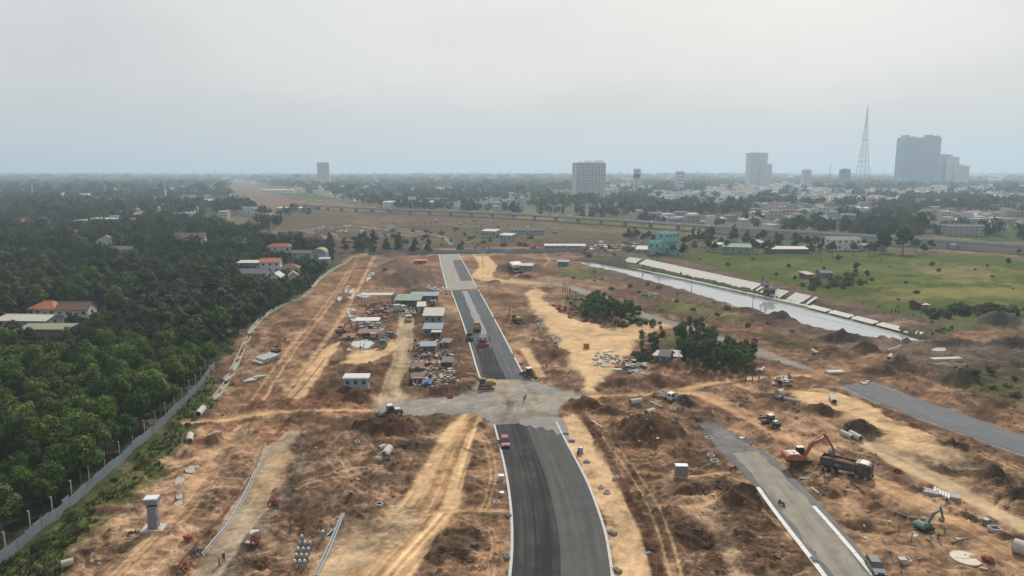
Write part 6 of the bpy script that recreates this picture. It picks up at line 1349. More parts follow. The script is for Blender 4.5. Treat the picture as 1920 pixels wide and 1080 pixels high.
def roller(a, b, label, hood, roofm, sc=1.0, front='drum'):
    loc, rz, _ = head(a, b); t = thing('road_roller', label, 'road roller', loc, rz); t.scale = (sc,) * 3
    for s in (-1, 1): wheel(t, -1.5, s * .85, .78, .55, 'tyre')
    if front == 'drum': MB().cyl((1.75, -1.0, .75), (1.75, 1.0, .75), .75, n=18).build('drum', concd, t)
    else:
        for y in (-.9, -.45, 0, .45, .9): wheel(t, 1.6, y, .5, .36, 'tyre')
    MB().box((1.75, -1.12, .85), (2.1, .14, .3)).box((1.75, 1.12, .85), (2.1, .14, .3)).box((.65, 0, .85), (.3, 2.3, .4)).box((2.8, 0, .95), (.14, 2.3, .5)).build('drum_frame', blk, t)
    MB().prism([(-2.6, .8), (-.4, .8), (-.4, 1.75), (-1.0, 1.75), (-2.5, 1.45)], -.7, .7).build('hood', hood, t); MB().box((-1.3, 0, 1.7), (1.4, 1.0, .1)).build('hood_top', roofm, t)
    k = MB().box((.1, 0, 1.85), (1.05, 1.35, 1.5), top=(.92, .95)).build('cab', glass, t); MB().box((.1, 0, 2.68), (1.35, 1.5, .18), top=(.85, .85)).build('cab_roof', roofm, k)
    for x in (-.44, .62):
        for y in (-.66, .66): MB().box((x, y, 1.85), (.08, .08, 1.55)).build('cab_post', blk, k)
    MB().box((0, 0, .95), (1.4, 1.3, .5)).build('deck', hood, t); return t
roller((750, 781), (714, 781), 'red soil roller with cream cab roof on the gravel crossing', MRD, CABW, 1.15)
roller((1449, 801), (1440, 796), 'dark roller with cream cab roof left of the orange excavator', blk, CABW, 1.0, 'tyres')
roller((882, 645), (879, 632), 'black pneumatic roller near the left kerb of the paved road', blk, blk, 1.0, 'tyres')
# asphalt paver and feeding truck
loc, rz, _ = head((910, 657), (900, 638)); t = thing('asphalt_paver', 'black and red asphalt paver laying the fresh lane', 'paver', loc, rz)
for s in (-1, 1): MB().prism([(-1.6, .12), (-1.4, 0), (1.4, 0), (1.6, .12), (1.65, .45), (1.35, .75), (-1.35, .75), (-1.65, .45)], s * .95 - .25, s * .95 + .25).build('track', dark, t)
MB().box((-.2, 0, 1.25), (3.0, 2.3, 1.1)).build('body', blk, t); MB().box((-2.2, 0, .55), (.9, 3.6, .9)).build('screed', MRD, t); MB().box((-1.7, 0, 1.25), (.25, 2.3, .5)).build('rear_panel', MRD, t)
MB().add([(1.3, -1.5, 1.3), (2.9, -1.6, 1.2), (2.9, 1.6, 1.2), (1.3, 1.5, 1.3), (1.3, -.8, .6), (2.8, -.8, .5), (2.8, .8, .5), (1.3, .8, .6)], [(0, 1, 5, 4), (1, 2, 6, 5), (2, 3, 7, 6), (3, 0, 4, 7), (4, 5, 6, 7)]).build('hopper', blk, t)
MB().box((-.5, 0, 3.15), (2.4, 2.5, .12)).build('canopy', concd, t)
for x in (-1.5, .5):
    for y in (-1.1, 1.1): MB().box((x, y, 2.45), (.08, .08, 1.4)).build('canopy_post', blk, t)
for y in (-.6, .6): MB().box((-.7, y, 2.0), (.5, .5, .5)).build('seat', blk, t)
def truck(a, b, label, cabm, bodym, body='tip', L=6.4, sc=1.0, name='truck'):
    loc, rz, _ = head(a, b); t = thing(name, label, 'truck', loc, rz); t.scale = (sc,) * 3; h = L / 2
    MB().box((0, 0, .8), (L, .8, .3)).build('chassis', blk, t)
    c = MB().prism([(h - 1.7, .7), (h, .7), (h + .05, 1.5), (h - .25, 2.55), (h - 1.7, 2.6)], -1.05, 1.05).build('cab', cabm, t)
    MB().add([(h + .055, -.92, 1.5), (h + .055, .92, 1.5), (h - .21, .92, 2.42), (h - .21, -.92, 2.42)], [(0, 1, 2, 3)]).build('windscreen', glass, c)
    for s in (-1, 1):
        MB().box((h - .85, s * 1.06, 1.95), (.9, .02, .7)).build('side_window', glass, c); MB().box((h + .03, s * .75, .95), (.06, .3, .2)).build('headlight', LMP, c)
        for x in (h - .9, -h + 1.0, -h + 2.1): wheel(t, x, s * .88, .46, .34)
    w = L - 2.1
    if body == 'tip':
        MB().box((-h + w / 2, -1.1, 1.55), (w, .08, 1.1)).box((-h + w / 2, 1.1, 1.55), (w, .08, 1.1)).box((-h + .05, 0, 1.55), (.08, 2.1, 1.1)).box((-h + w, 0, 1.7), (.08, 2.1, 1.4)).box((-h + w / 2, 0, 1.05), (w, 2.1, .1)).build('bed', bodym, t)
        MB().box((-h + w / 2, 0, 1.5), (w - .3, 2.0, .7), top=(.8, .7)).build('load', SOIL, t)
    elif body == 'box': MB().box((-h + w / 2, 0, 2.0), (w, 2.2, 2.2)).build('box_body', bodym, t)
    else:
        MB().box((-h + w / 2, 0, 1.1), (w, 2.2, .15)).build('flatbed', bodym, t); MB().box((-h + w - .5, 0, 2.0), (.5, .5, 1.7)).box((-h + w - 1.2, 0, 3.0), (2.0, .3, .35), ry=.3).build('crane_arm', MRD, t)
    return t
truck((898, 628), (893, 612), 'yellow and black truck feeding the asphalt paver', YEL, YEL, 'tip', 6.0)
truck((762, 594), (770, 609), 'white cab truck with red crane parked in the yard', WHT, concd, 'crane', 6.0)
truck((814, 566), (810, 580), 'dark teal truck behind the cream roofed shed', mat('truck_teal', (.05, .12, .15), .5), WHT, 'tip', 5.6)
truck((735, 622), (731, 644), 'dark green truck parked at the edge of the scrap yard', mat('truck_green', (.06, .13, .10), .5), concd, 'tip', 6.0)
truck((722, 640), (716, 655), 'green and blue flatbed beside the dark green truck', mat('truck_green', (.06, .13, .10), .5), BLG, 'tip', 5.0)
truck((1242, 746), (1258, 752), 'small tipper with cream side boards on the haul track', CABW, CABW, 'tip', 5.0, .85)
truck((1086, 475), (1110, 477), 'yellow truck beside the excavator beyond the canal head', YEL, YEL, 'tip', 6.0)
truck((742, 585), (757, 583), 'white and red pickup in front of the green fronted shed', WHT, LGR, 'box', 5.0)
def car(a, b, label, cm, L=4.4, tall=1.75):
    loc, rz, _ = head(a, b); t = thing('car', label, 'car', loc, rz); h = L / 2
    bd = MB().prism([(-h, .35), (h, .35), (h + .02, .65), (h - .15, .9), (h - 1.1, 1.02), (-h + .1, 1.02), (-h - .02, .7)], -.88, .88).build('body', cm, t)
    MB().add([(-h + .15, -.84, 1.0), (h - 1.05, -.84, 1.0), (h - 1.05, .84, 1.0), (-h + .15, .84, 1.0), (-h + .5, -.68, tall), (h - 1.9, -.68, tall), (h - 1.9, .68, tall), (-h + .5, .68, tall)], [(0, 1, 5, 4), (1, 2, 6, 5), (2, 3, 7, 6), (3, 0, 4, 7)]).build('windows', glass, t)
    MB().box(((-h + .5 + h - 1.9) / 2, 0, tall + .03), (L - 2.3, 1.44, .09), top=(.94, .94)).build('roof', cm, t)
    for s in (-1, 1):
        for x in (-h + 1.0, -.1, h - 1.3): MB().cyl((x, s * .82, 1.0), (x + (.25 if x < 0 else -.35), s * .69, tall), .05, n=5).build('pillar', cm, t)
        for x in (-h + .8, h - .85): wheel(t, x, s * .8, .34, .22)
        MB().box((h - .02, s * .65, .75), (.08, .35, .16)).build('headlight', LMP, t); MB().box((-h, s * .7, .8), (.08, .25, .22)).build('tail_light', TAIL, t); MB().box((h - 1.35, s * .98, 1.05), (.12, .18, .14)).build('mirror', cm, t)
    MB().box((h + .01, 0, .5), (.1, 1.5, .2)).build('bumper', blk, t); return t
car((945, 826), (949, 844), 'dark red car driving on the near main road', mat('car_red', (.30, .03, .07), .3, spec=.6, var=.08), 4.3)
car((1632, 1056), (1650, 1084), 'dark grey car parked against the kerb at the bottom edge', mat('car_grey', (.05, .055, .06), .3, spec=.6, var=.1), 4.5, 1.5)

# motorbikes
def motorbike(px, py, rz, label, cm):
    t = thing('motorbike', label, 'motorbike', G(px, py), rz)
    for x in (-.62, .62):
        o = MB().cyl((x, -.06, .3), (x, .06, .3), .3, n=12).build('wheel', dark, t); MB().cyl((x, -.065, .3), (x, .065, .3), .16, n=8).build('rim', RIM, o)
    MB().prism([(-.7, .5), (.1, .35), (.45, .5), (.5, .95), (.35, .95), (.15, .6), (-.6, .72)], -.13, .13).build('body', cm, t); MB().box((-.3, 0, .78), (.75, .26, .12)).build('seat', blk, t)
    MB().cyl((.62, 0, .3), (.42, 0, 1.05), .04, n=5).cyl((.42, -.33, 1.05), (.42, .33, 1.05), .025, n=5).build('handlebar', steel, t); MB().box((.52, 0, .9), (.1, .18, .15)).build('headlight', LMP, t)
BKB = mat('bike_blue', (.04, .08, .2), .4); BKR = mat('bike_red', (.25, .03, .03), .4); BKK = mat('bike_black', (.03, .03, .03), .4)
for i, (a, b, z, l, c) in enumerate([(367, 1040, .9, 'motorbike standing on the pale dirt road at lower left', BKB), (1375, 882, .4, 'motorbike parked beside the gravel service road', BKK), (1465, 948, 1.9, 'motorbike standing alone on the gravel service road', BKK), (1230, 742, .1, 'motorbike left of the small tipper on the haul track', BKK), (249, 1005, .5, 'green motorbike in front of the transformer kiosk', BKB), (986, 745, 1.4, 'motorbike ridden across the gravel crossing', BKB), (837, 553, .3, 'motorbike at the corner where the far road ends', BKR), (1470, 727, .3, 'motorbike by the track junction at right', BKK)]): motorbike(a, b, z, l, c)

# people: one continuous skinned body
def make_body():
    V = [(0, 0, .95), (0, 0, 1.18), (0, .01, 1.40), (0, .01, 1.52), (0, .03, 1.62), (0, .03, 1.72)]; E = [(0, 1), (1, 2), (2, 3), (3, 4), (4, 5)]; Rr = [(.15, .11), (.135, .095), (.165, .10), (.055, .055), (.085, .10), (.06, .07)]
    def add(p, r, par): V.append(p); Rr.append(r if isinstance(r, tuple) else (r, r)); E.append((par, len(V) - 1)); return len(V) - 1
    for s, fwd in ((-1, .10), (1, -.04)):
        h = add((s * .10, 0, .90), .095, 0); k = add((s * .12, .04 + fwd * .8, .50), .065, h); a = add((s * .12, fwd, .09), .042, k); add((s * .13, fwd + .17, .04), (.045, .032), a)
        sh = add((s * .20, .01, 1.41), .062, 2); el = add((s * .27, .0, 1.15), .045, sh); wr = add((s * .25, .14, .95), .03, el); pm_ = add((s * .245, .17, .88), (.022, .036), wr)
        for f, (dx, L) in enumerate(((-.03, .075), (-.01, .085), (.01, .08), (.03, .065))): add((s * .245 + dx * .4, .18 + dx * .5, .88 - L), .009, pm_)
        add((s * .22, .215, .875), .011, pm_)
    me = bpy.data.meshes.new('body'); me.from_pydata(V, E, []); o = link('person_body', me); md_ = o.modifiers.new('Skin', 'SKIN')
    for i, r in enumerate(Rr): me.skin_vertices[0].data[i].radius = r
    me.skin_vertices[0].data[0].use_root = True; sb = o.modifiers.new('Subsurf', 'SUBSURF'); sb.levels = 1; sb.render_levels = 1
    dg = bpy.context.evaluated_depsgraph_get(); out = bpy.data.meshes.new_from_object(o.evaluated_get(dg)); bpy.data.objects.remove(o); return out
BODY = make_body(); SKIN = mat('skin', (.30, .17, .11), .6); TROU = mat('trousers', (.035, .04, .055), .85); BOOT = mat('boots', (.04, .03, .025), .8); HAIR = mat('hair', (.015, .012, .01), .7)
_bm = {}
def body_mesh(shirt):
    if shirt.name in _bm: return _bm[shirt.name]
    me = BODY.copy(); me.materials.clear()
    for m in (SKIN, shirt, TROU, BOOT): me.materials.append(m)
    for p in me.polygons:
        c = p.center; ax = abs(c.x)
        p.material_index = 0 if (c.z > 1.49 or (ax > .17 and c.z < 1.08)) else 1 if c.z > .97 else 3 if c.z < .11 else 2
        p.use_smooth = True
    _bm[shirt.name] = me; return me
SH = {'hi-vis': mat('shirt_hivis', (.36, .62, .10), .8), 'blue': mat('shirt_blue', (.06, .12, .30), .8), 'white': mat('shirt_white', (.6, .6, .58), .8), 'dark': mat('shirt_dark', (.04, .045, .05), .8), 'orange': mat('shirt_orange', (.5, .14, .04), .8)}
HEL = {'yellow': mat('helmet_yellow', (.6, .42, .04), .4), 'white': mat('helmet_white', (.7, .7, .7), .4), None: None}
def person(px, py, shirt, hel, rz, label):
    t = thing('person', label, 'person', G(px, py), rz); link('body', body_mesh(SH[shirt]), t)
    m = MB(); z0 = 1.66; prof = [(.125, 0), (.118, .05), (.09, .1), (.04, .13)] if hel else [(.105, -.03), (.1, .04), (.075, .085), (.03, .1)]
    n = 10; vs = [(r * math.cos(i * 2 * math.pi / n), .03 + r * 1.1 * math.sin(i * 2 * math.pi / n), z0 + z) for r, z in prof for i in range(n)]
    m.add(vs, [(k * n + i, k * n + (i + 1) % n, (k + 1) * n + (i + 1) % n, (k + 1) * n + i) for k in range(3) for i in range(n)] + [tuple(range(3 * n, 4 * n))])
    m.build('helmet' if hel else 'hair', HEL[hel] if hel else HAIR, t)
PEOPLE = [(1759, 1012, 'hi-vis', 'yellow', 2.2, 'worker in yellow green vest beside the small teal excavator'), (983, 754, 'blue', 'white', 0, 'person in blue standing on the gravel crossing'), (880, 626, 'dark', 'white', 1, 'worker in dark clothes at the left kerb by the roller'), (876, 632, 'blue', None, 2, 'worker in blue outside the left kerb near the roller'), (766, 664, 'dark', None, .5, 'left one of two people walking down the yard track'), (771, 665, 'dark', None, .8, 'right one of two people walking down the yard track'), (978, 690, 'dark', 'white', 0, 'worker at the right kerb behind the backhoe'), (992, 712, 'dark', None, 2, 'worker in dark clothes in front of the backhoe'), (1281, 762, 'blue', 'white', 0, 'person in blue before the dark gravel cone'), (676, 657, 'dark', None, 1, 'left worker kneeling by the fresh concrete pad'), (682, 656, 'blue', None, 2, 'right worker by the fresh concrete pad'), (1084, 856, 'dark', None, 1, 'worker in dark clothes by the kerb hoist'), (412, 1062, 'orange', 'yellow', 2, 'worker in orange crouched beside the pale dirt road'), (420, 1055, 'dark', 'white', 1, 'worker in dark clothes next to the one in orange'), (366, 1048, 'blue', None, 1, 'rider standing by the motorbike on the pale dirt road'), (512, 950, 'orange', None, 0, 'worker bending over the orange mesh by the dirt road'), (926, 600, 'dark', 'white', 1, 'worker walking by the right kerb of the paved road'), (1398, 719, 'dark', None, 0, 'first of the people standing before the largest grove'), (1411, 716, 'blue', None, 1, 'second of the people standing before the largest grove'), (1423, 716, 'dark', None, 2, 'third of the people standing before the largest grove'), (1385, 708, 'orange', None, 2, 'person in orange right before the largest grove'), (1025, 692, 'dark', None, .6, 'worker on the sand patch right of the backhoe'), (886, 628, 'hi-vis', 'yellow', .6, 'worker in vest between the roller and the paver'), (918, 640, 'dark', 'yellow', 2.6, 'worker at the right side of the paver'), (896, 662, 'dark', 'yellow', 2.6, 'worker behind the paver on the fresh asphalt')]
for q in PEOPLE: person(*q)
# backhoe at the right kerb
loc, rz, _ = head((994, 708), (985, 704)); t = thing('backhoe_loader', 'yellow backhoe with cream roof at the right kerb of the crossing', 'backhoe', loc, rz)
for s in (-1, 1): wheel(t, -.8, s * .9, .62, .4); wheel(t, 1.3, s * .8, .42, .32)
MB().box((.9, 0, 1.15), (1.9, .9, .75)).build('hood', YEL, t); MB().box((-.1, 0, .85), (3.0, 1.3, .4)).build('chassis', blk, t); k = MB().box((-.55, 0, 1.9), (1.3, 1.5, 1.5), top=(.9, .92)).build('cab', glass, t); MB().box((-.55, 0, 2.7), (1.6, 1.7, .14)).build('cab_roof', CABW, k)
m = MB(); limb(m, (-1.5, 1.0), (-3.0, 2.4), .18, .15, -.18, .18); limb(m, (-3.0, 2.4), (-4.2, 1.0), .15, .1, -.15, .15); m.build('rear_arm', YEL, t); MB().prism([(-4.5, 1.0), (-4.0, 1.05), (-3.8, .4), (-4.4, .3)], -.35, .35).build('rear_bucket', blk, t); MB().prism([(2.3, .2), (3.0, .15), (2.6, .9), (2.3, .9)], -1.1, 1.1).build('front_bucket', YEL, t)

# ------------------------------------------------------------------ pipes, boxes, kiosks, poles
CP = mat('pipe_concrete', (.48, .44, .38), .9, var=.14, scale=1.2); CPW = mat('pipe_white', (.62, .61, .58), .8, var=.1)
def cpipe(a, b, r, label, m=CP, group=None, lift=0.0, wall=.16):
    p, q = G(*a), G(*b); z = (p.z + q.z) / 2 + r - .05 + lift; c = (p + q) / 2; d = Vector((q.x - p.x, q.y - p.y, 0)); L = min(max(d.length, 1.6), 4.5); d.normalize()
    o = MB().pipe(-d * L / 2, d * L / 2, r, r * (1 - wall), n=16).build('concrete_pipe', m, None, (c.x, c.y, z)); tag(o, label, 'pipe', group); return o
for a, b, r, l in [((368, 782), (384, 772), .8, 'short wide concrete pipe at the end of the fence'), ((355, 832), (357, 822), .75, 'upright facing concrete pipe right of the fence weeds'), ((120, 1066), (134, 1056), .55, 'concrete pipe lying by the fence near the bottom'), ((404, 818), (412, 815), .5, 'small pipe half buried on the red soil'), ((722, 862), (730, 845), .85, 'largest of three pipes on the brown ground by the haul road'), ((712, 845), (720, 840), .55, 'small pipe behind the largest pipe by the haul road'), ((706, 865), (716, 862), .45, 'broken pipe in front of the largest pipe by the haul road'),
                   ((1182, 758), (1202, 757), .75, 'concrete pipe lying sideways behind the brown heap'), ((1182, 783), (1206, 781), .45, 'thin white pipe on top of the brown heap'), ((1212, 782), (1226, 774), .8, 'wide pipe right of the thin white pipe'), ((1218, 756), (1244, 765), .3, 'long thin pipe sloping down behind the brown heap'), ((1577, 815), (1598, 824), .6, 'left one of two pipes on the dark ridge'), ((1594, 818), (1614, 827), .7, 'right one of two pipes on the dark ridge'), ((1558, 748), (1564, 758), .7, 'pale pipe in the sandy hollow'), ((1458, 746), (1466, 744), 1.1, 'large white pipe ring set upright'), ((1470, 752), (1500, 752), .4, 'row of buried pipe right of the white ring'), ((1520, 662), (1536, 662), .5, 'white pipe beside the dark ridges'), ((1900, 1034), (1945, 1050), 1.1, 'huge dark pipe cut by the right edge'), ((1665, 676), (1672, 668), .6, 'first of the pipes at the canal end'), ((1676, 680), (1684, 671), .6, 'second of the pipes at the canal end'), ((1688, 684), (1696, 675), .6, 'third of the pipes at the canal end'), ((1700, 687), (1708, 678), .6, 'fourth of the pipes at the canal end'), ((1425, 698), (1432, 694), .5, 'small white pipe at the foot of the grove'), ((1417, 699), (1424, 695), .5, 'small white pipe left of its twin at the grove'), ((960, 725), (952, 735), .3, ''), ((1305, 1000), (1312, 994), .3, '')]:
    if l: cpipe(a, b, r, l)
r_ = random.Random(3)
for i in range(15):      # stack of pale pipes
    k = i % 8; a = (484 + k * 4.2 + (i // 8) * 3, 682 - k * 1.5); p = G(*a); rz = math.radians(20 + r_.uniform(-8, 8)); d = Vector((math.cos(rz + 2.2), math.sin(rz + 2.2), 0)) * 2.6
    o = MB().pipe(-d, d, .42, .34, n=12).build('concrete_pipe', CPW, None, (p.x, p.y + (i // 8) * 1.2, p.z + .4 + (i // 8) * .72)); tag(o, 'pale pipe in the stack beside the small yellow excavator', 'pipe', 'pipes stacked by the small yellow excavator')
for i in range(8):
    p = G(467 + i * 3.2, 716 - i * 1.3); d = Vector((.9, .5, 0)) * 1.6; o = MB().pipe(-d, d, .3, .24, n=12).build('concrete_pipe', CPW, None, (p.x, p.y, p.z + .28)); tag(o, 'short pale pipe in the small stack left of the twin ruts', 'pipe', 'pipes in the small stack')
# grey transformer kiosk
KG = mat('kiosk_grey', (.23, .235, .255), .6, var=.08); KW = mat('kiosk_white', (.66, .66, .66), .6, var=.06); t = thing('transformer_kiosk', 'tall grey transformer kiosk with white cap beside the fence', 'kiosk', G(289, 992), .12); S = 1.3
MB().box((0, 0, .12), (3.4, 2.6, .35)).build('base_slab', concl, t); MB().box((0, 0, 2.1), (1.5, 1.25, 3.8), top=(.86, .9)).build('body', KG, t); MB().box((0, 0, 4.3), (1.35, 1.1, .5)).build('neck', blk, t); MB().box((0, 0, 4.1), (1.6, 1.3, .14)).build('ledge', KG, t)
MB().box((0, 0, 4.95), (2.05, 1.6, .8)).build('head', KG, t); MB().box((0, 0, 5.45), (2.1, 1.65, .2)).build('cap', KW, t); MB().box((-.1, -.64, 1.7), (1.0, .06, 2.4)).build('door', KG, t); MB().box((.76, -.1, 2.0), (.05, .5, .6)).build('blue_sign', mat('sign_blue', (.08, .25, .55), .5), t)
for x in (-.5, 0, .5): MB().cyl((x, -.4, 4.1), (x, -.4, 4.55), .06, n=6).build('insulator', dark, t)
def cabinet(px, py, w, h, d, label, m=KG, lid=KW, rz=0):
    t = thing('utility_cabinet', label, 'cabinet', G(px, py), rz); MB().box((0, d / 2, h / 2 - .1), (w, d, h + .2)).build('body', m, t); MB().box((0, d / 2, h + .06), (w + .1, d + .1, .12)).build('lid', lid, t); MB().box((0, -.02, h / 2), (w * .46, .04, h * .8)).build('door', m, t); MB().box((0, -.04, h / 2 - .2), (.04, .06, h * .2)).build('handle', steel, t)
cabinet(1278, 898, 2.3, 2.5, 1.3, 'large grey utility cabinet standing alone on tracked earth', KG, KW, -.03); cabinet(940, 901, 1.0, .8, .9, 'small pale concrete box beside the left kerb', concl, KW); cabinet(941, 930, .7, .5, .7, 'smaller pale box below the first one at the left kerb', concl, KW)
cabinet(1852, 986, .9, 1.0, .7, 'small dark cabinet on the right haul track', concd, steel, .5); cabinet(1101, 654, 1.5, 1.6, 1.4, 'small yellow box cabin alone on the sand', YEL, YEL, .3)
def chamber(px, py, s, label, rz=0.0, h=.4):
    t = thing('concrete_chamber', label, 'concrete box', G(px, py), rz); m = MB()
    for x, y, a, b in ((0, -s / 2, s, .15), (0, s / 2, s, .15), (-s / 2, 0, .15, s - .15), (s / 2, 0, .15, s - .15)): m.box((x, y, h / 2 - .1), (a, b, h + .2))
    m.build('rim', concl, t); MB().box((0, 0, 0), (s - .2, s - .2, .1)).build('pit_floor', blk, t)
for a in [(931, 944, .9, 'square manhole rim beside the left kerb'), (1340, 866, 1.3, 'white square frame lying near the gravel road'), (1333, 856, 1.2, 'white slab piece beside the square frame'), (1138, 924, 1.0, 'square pit rim on the sand strip'), (1127, 914, .7, 'small pit rim above the square one on the sand strip'), (1865, 993, 1.5, 'pale square manhole on the right haul track'), (1697, 1052, 1.3, 'pale square lid near the bottom right'), (1262, 768, 1.2, 'low concrete frame right of the thin pipes'), (915, 790, .8, 'grey drain frame at the corner of the near road'), (1154, 897, .9, 'brown pit rim beside the sand strip')]: chamber(*a)
def ringman(px, py, r, label): t = thing('manhole_ring', label, 'manhole', G(px, py)); MB().pipe((0, 0, -.2), (0, 0, .35), r, r * .8, n=20).build('rim', concl, t); MB().cyl((0, 0, 0), (0, 0, .08), r * .8, n=16).build('pit_floor', blk, t)
ringman(711, 947, .7, 'round manhole ring on brown ground left of the haul road'); ringman(670, 829, .55, 'round manhole ring below the big brown heap'); ringman(1329, 823, .8, 'round manhole ring beside the dark gravel end')
p = G(1811, 1047); t = thing('round_slab', 'wide cream round concrete cover at lower right', 'concrete cover', p, .3); MB().cyl((0, 0, -.3), (0, 0, .12), 2.1, n=32).build('disc', mat('cream_cover', (.62, .55, .43), .9, var=.14, scale=.8), t); MB().pipe((0, 0, -.3), (0, 0, .16), 2.18, 2.08, n=32).build('rim', concl, t); MB().path([(-1.6, .6, .13), (-.3, -.2, .13), (1.7, -.7, .13)], .03, n=4).build('seam', concd, t)
# box culverts and long slabs
def block(px, py, L, w, h, label, rz=0.0, m=concl, name='concrete_block', cat='concrete block', group=None, lift=0):
    p = G(px, py); o = MB().box((0, 0, h / 2 - .08), (L, w, h), top=(.98, .96)).build(name, m, None, (p.x, p.y, p.z + lift), rz); tag(o, label, cat, group); return o
block(1773, 677, 10, 2.2, 1.1, 'long pale concrete culvert lying in the weeds', .12, concl, 'culvert', 'culvert'); block(1565, 698, 5, 2.4, .5, 'pale slabs left of the blue grey pile', .1); block(1620, 720, 1.6, 1.6, .5, 'pale block at the head of the asphalt side road', .1); block(1626, 718, 1, 1, .7, 'second pale block at the head of the asphalt side road', .4)
block(1152, 695, 4.2, 1.6, .6, 'white beam block among the rubble on the sand', 0); block(895, 686, 1, .6, .3, '', 0) if 0 else None
block(1390, 822, 1.3, .9, .3, 'white tray beside the poles near the gravel road', .2, CPW); block(1765, 930, 6.0, 2.0, .7, 'stack of pale formwork frames beside the haul track', -.55, conc, 'formwork_stack', 'formwork')
for i in range(6): block(1752 + i * 5.2, 924 + i * 2.6, .35, 2.2, .25, 'white frame bar on the formwork stack', -.55, CPW, 'frame_bar', 'bar', 'frame bars on the formwork stack', .62)
# kerb inlets and hoists along the near road
for i, (a, b, l) in enumerate([(1058, 815, 'upper black kerb inlet at the right of the near road'), (1070, 828, 'second black kerb inlet at the right of the near road'), (1085, 850, 'grey kerb hoist at the right of the near road'), (1098, 866, 'pale kerb inlet right of the near road'), (1146, 1000, 'kerb inlet by the lower right bend of the near road'), (1155, 1070, 'lowest kerb inlet on the right of the near road'), (952, 966, 'kerb inlet on the left of the near road'), (950, 1044, 'lowest kerb inlet on the left of the near road'), (1525, 1050, 'grey inlet on the left kerb of the gravel service road')]):
    t = thing('kerb_inlet', l, 'drain inlet', G(a, b), -.2 * i); MB().box((.3, 0, .18), (1.3, .8, .45)).build('frame', steel if i in (2, 3) else concd, t); MB().box((.3, 0, .42), (1.0, .55, .06)).build('grate', blk, t)
    if i == 2: MB().box((.4, 0, .9), (.9, .8, 1.0)).build('engine', steel, t)
# grey cylinders row at lower left centre
cm_ = mat('cylinder_grey', (.27, .28, .29), .7, var=.15)
for i in range(13):
    x, y = 553 + (i % 3) * 9.5 + (i // 3) * 3.4, 1066 - (i // 3) * 12; p = G(x, y); t = thing('concrete_cylinder', 'slim grey concrete pier in the standing cluster at the bottom', 'pier', p, group='grey piers standing in a cluster'); MB().cyl((0, 0, -.1), (0, 0, 1.15), .3, n=10).build('shaft', cm_, t); MB().cyl((0, 0, 1.15), (0, 0, 1.4), .2, .16, n=10).build('cap', CPW, t)
p = G(606, 1012); t = thing('concrete_cylinder', 'single grey pier standing apart behind the cluster', 'pier', p); MB().cyl((0, 0, -.1), (0, 0, 1.4), .32, n=10).build('shaft', cm_, t); MB().cyl((0, 0, 1.4), (0, 0, 1.6), .22, .18, n=10).build('cap', CPW, t)
def tube(pts, r, label, m, name='steel_pipe', cat='pipe', lift=None):
    q = [G(*a) + Vector((0, 0, r if lift is None else lift)) for a in pts]; o = MB().path(q, r, n=7).build(name, m); tag(o, label, cat); return o
tube([(588, 1082), (606, 1045), (622, 1010), (641, 965)], .16, 'left one of two long grey pipes at the bottom', steel); tube([(594, 1082), (612, 1045), (627, 1010), (645, 964)], .16, 'right one of two long grey pipes at the bottom', steel); tube([(612, 1006), (628, 992)], .13, 'short grey pipe joining the long ones', steel)
for i in range(5): tube([(462 + i * 4, 1020), (472 + i * 3, 995)], .12, ['first', 'second', 'third', 'fourth', 'fifth'][i] + ' from the left of five short steel pipes by the dirt road', CPW)
tube([(378, 1040), (425, 985), (462, 920), (490, 850), (498, 832)], .14, 'long grey cable duct along the left of the pale dirt road', steel, 'cable_duct', 'duct'); tube([(380, 1044), (430, 986), (466, 922), (494, 852)], .1, 'second thinner duct beside the first on the dirt road', conc, 'cable_duct', 'duct')
tube([(1395, 845), (1410, 828)], .1, 'wooden pole leaning by the gravel road', barkl, 'wooden_pole', 'pole')
for i in range(7): tube([(1392 + i * 3.0, 818 + i), (1405 + i * 2.6, 832 + i * .6)], .09, 'pale wooden pole in the heap right of the white tray', barkl, 'wooden_pole', 'pole')['group'] = 'wooden poles in the heap'
tube([(1676, 962), (1700, 970)], .22, 'grey pipe lying beside the haul track near the teal excavator', concd); tube([(1784, 1018), (1815, 1010)], .14, 'timber lying right of the worker in the vest', barkl, 'timber', 'timber'); tube([(1500, 898), (1518, 899)], .18, 'white beam lying below the orange excavator', CPW, 'beam', 'beam'); tube([(1522, 916), (1535, 926)], .16, 'short white beam beside the gravel service road', CPW, 'beam', 'beam')
tube([(1664, 660), (1686, 652), (1690, 650)], .4, 'grey pipe on the bank near the canal end', conc); tube([(1110, 790), (1128, 802)], .16, 'white pipe near the tan track behind the sand strip', CPW); tube([(1210, 872), (1218, 876), (1222, 872)], .05, 'thin bent rod on the tracked earth', barkl, 'rod', 'rod')
for i in range(6): tube([(866 + i * 5, 838 + i * 2), (880 + i * 4, 852 - i * 3)], .06, 'thin pale stick in the heap left of the red car', barkl, 'stick', 'stick')['group'] = 'sticks left of the red car'
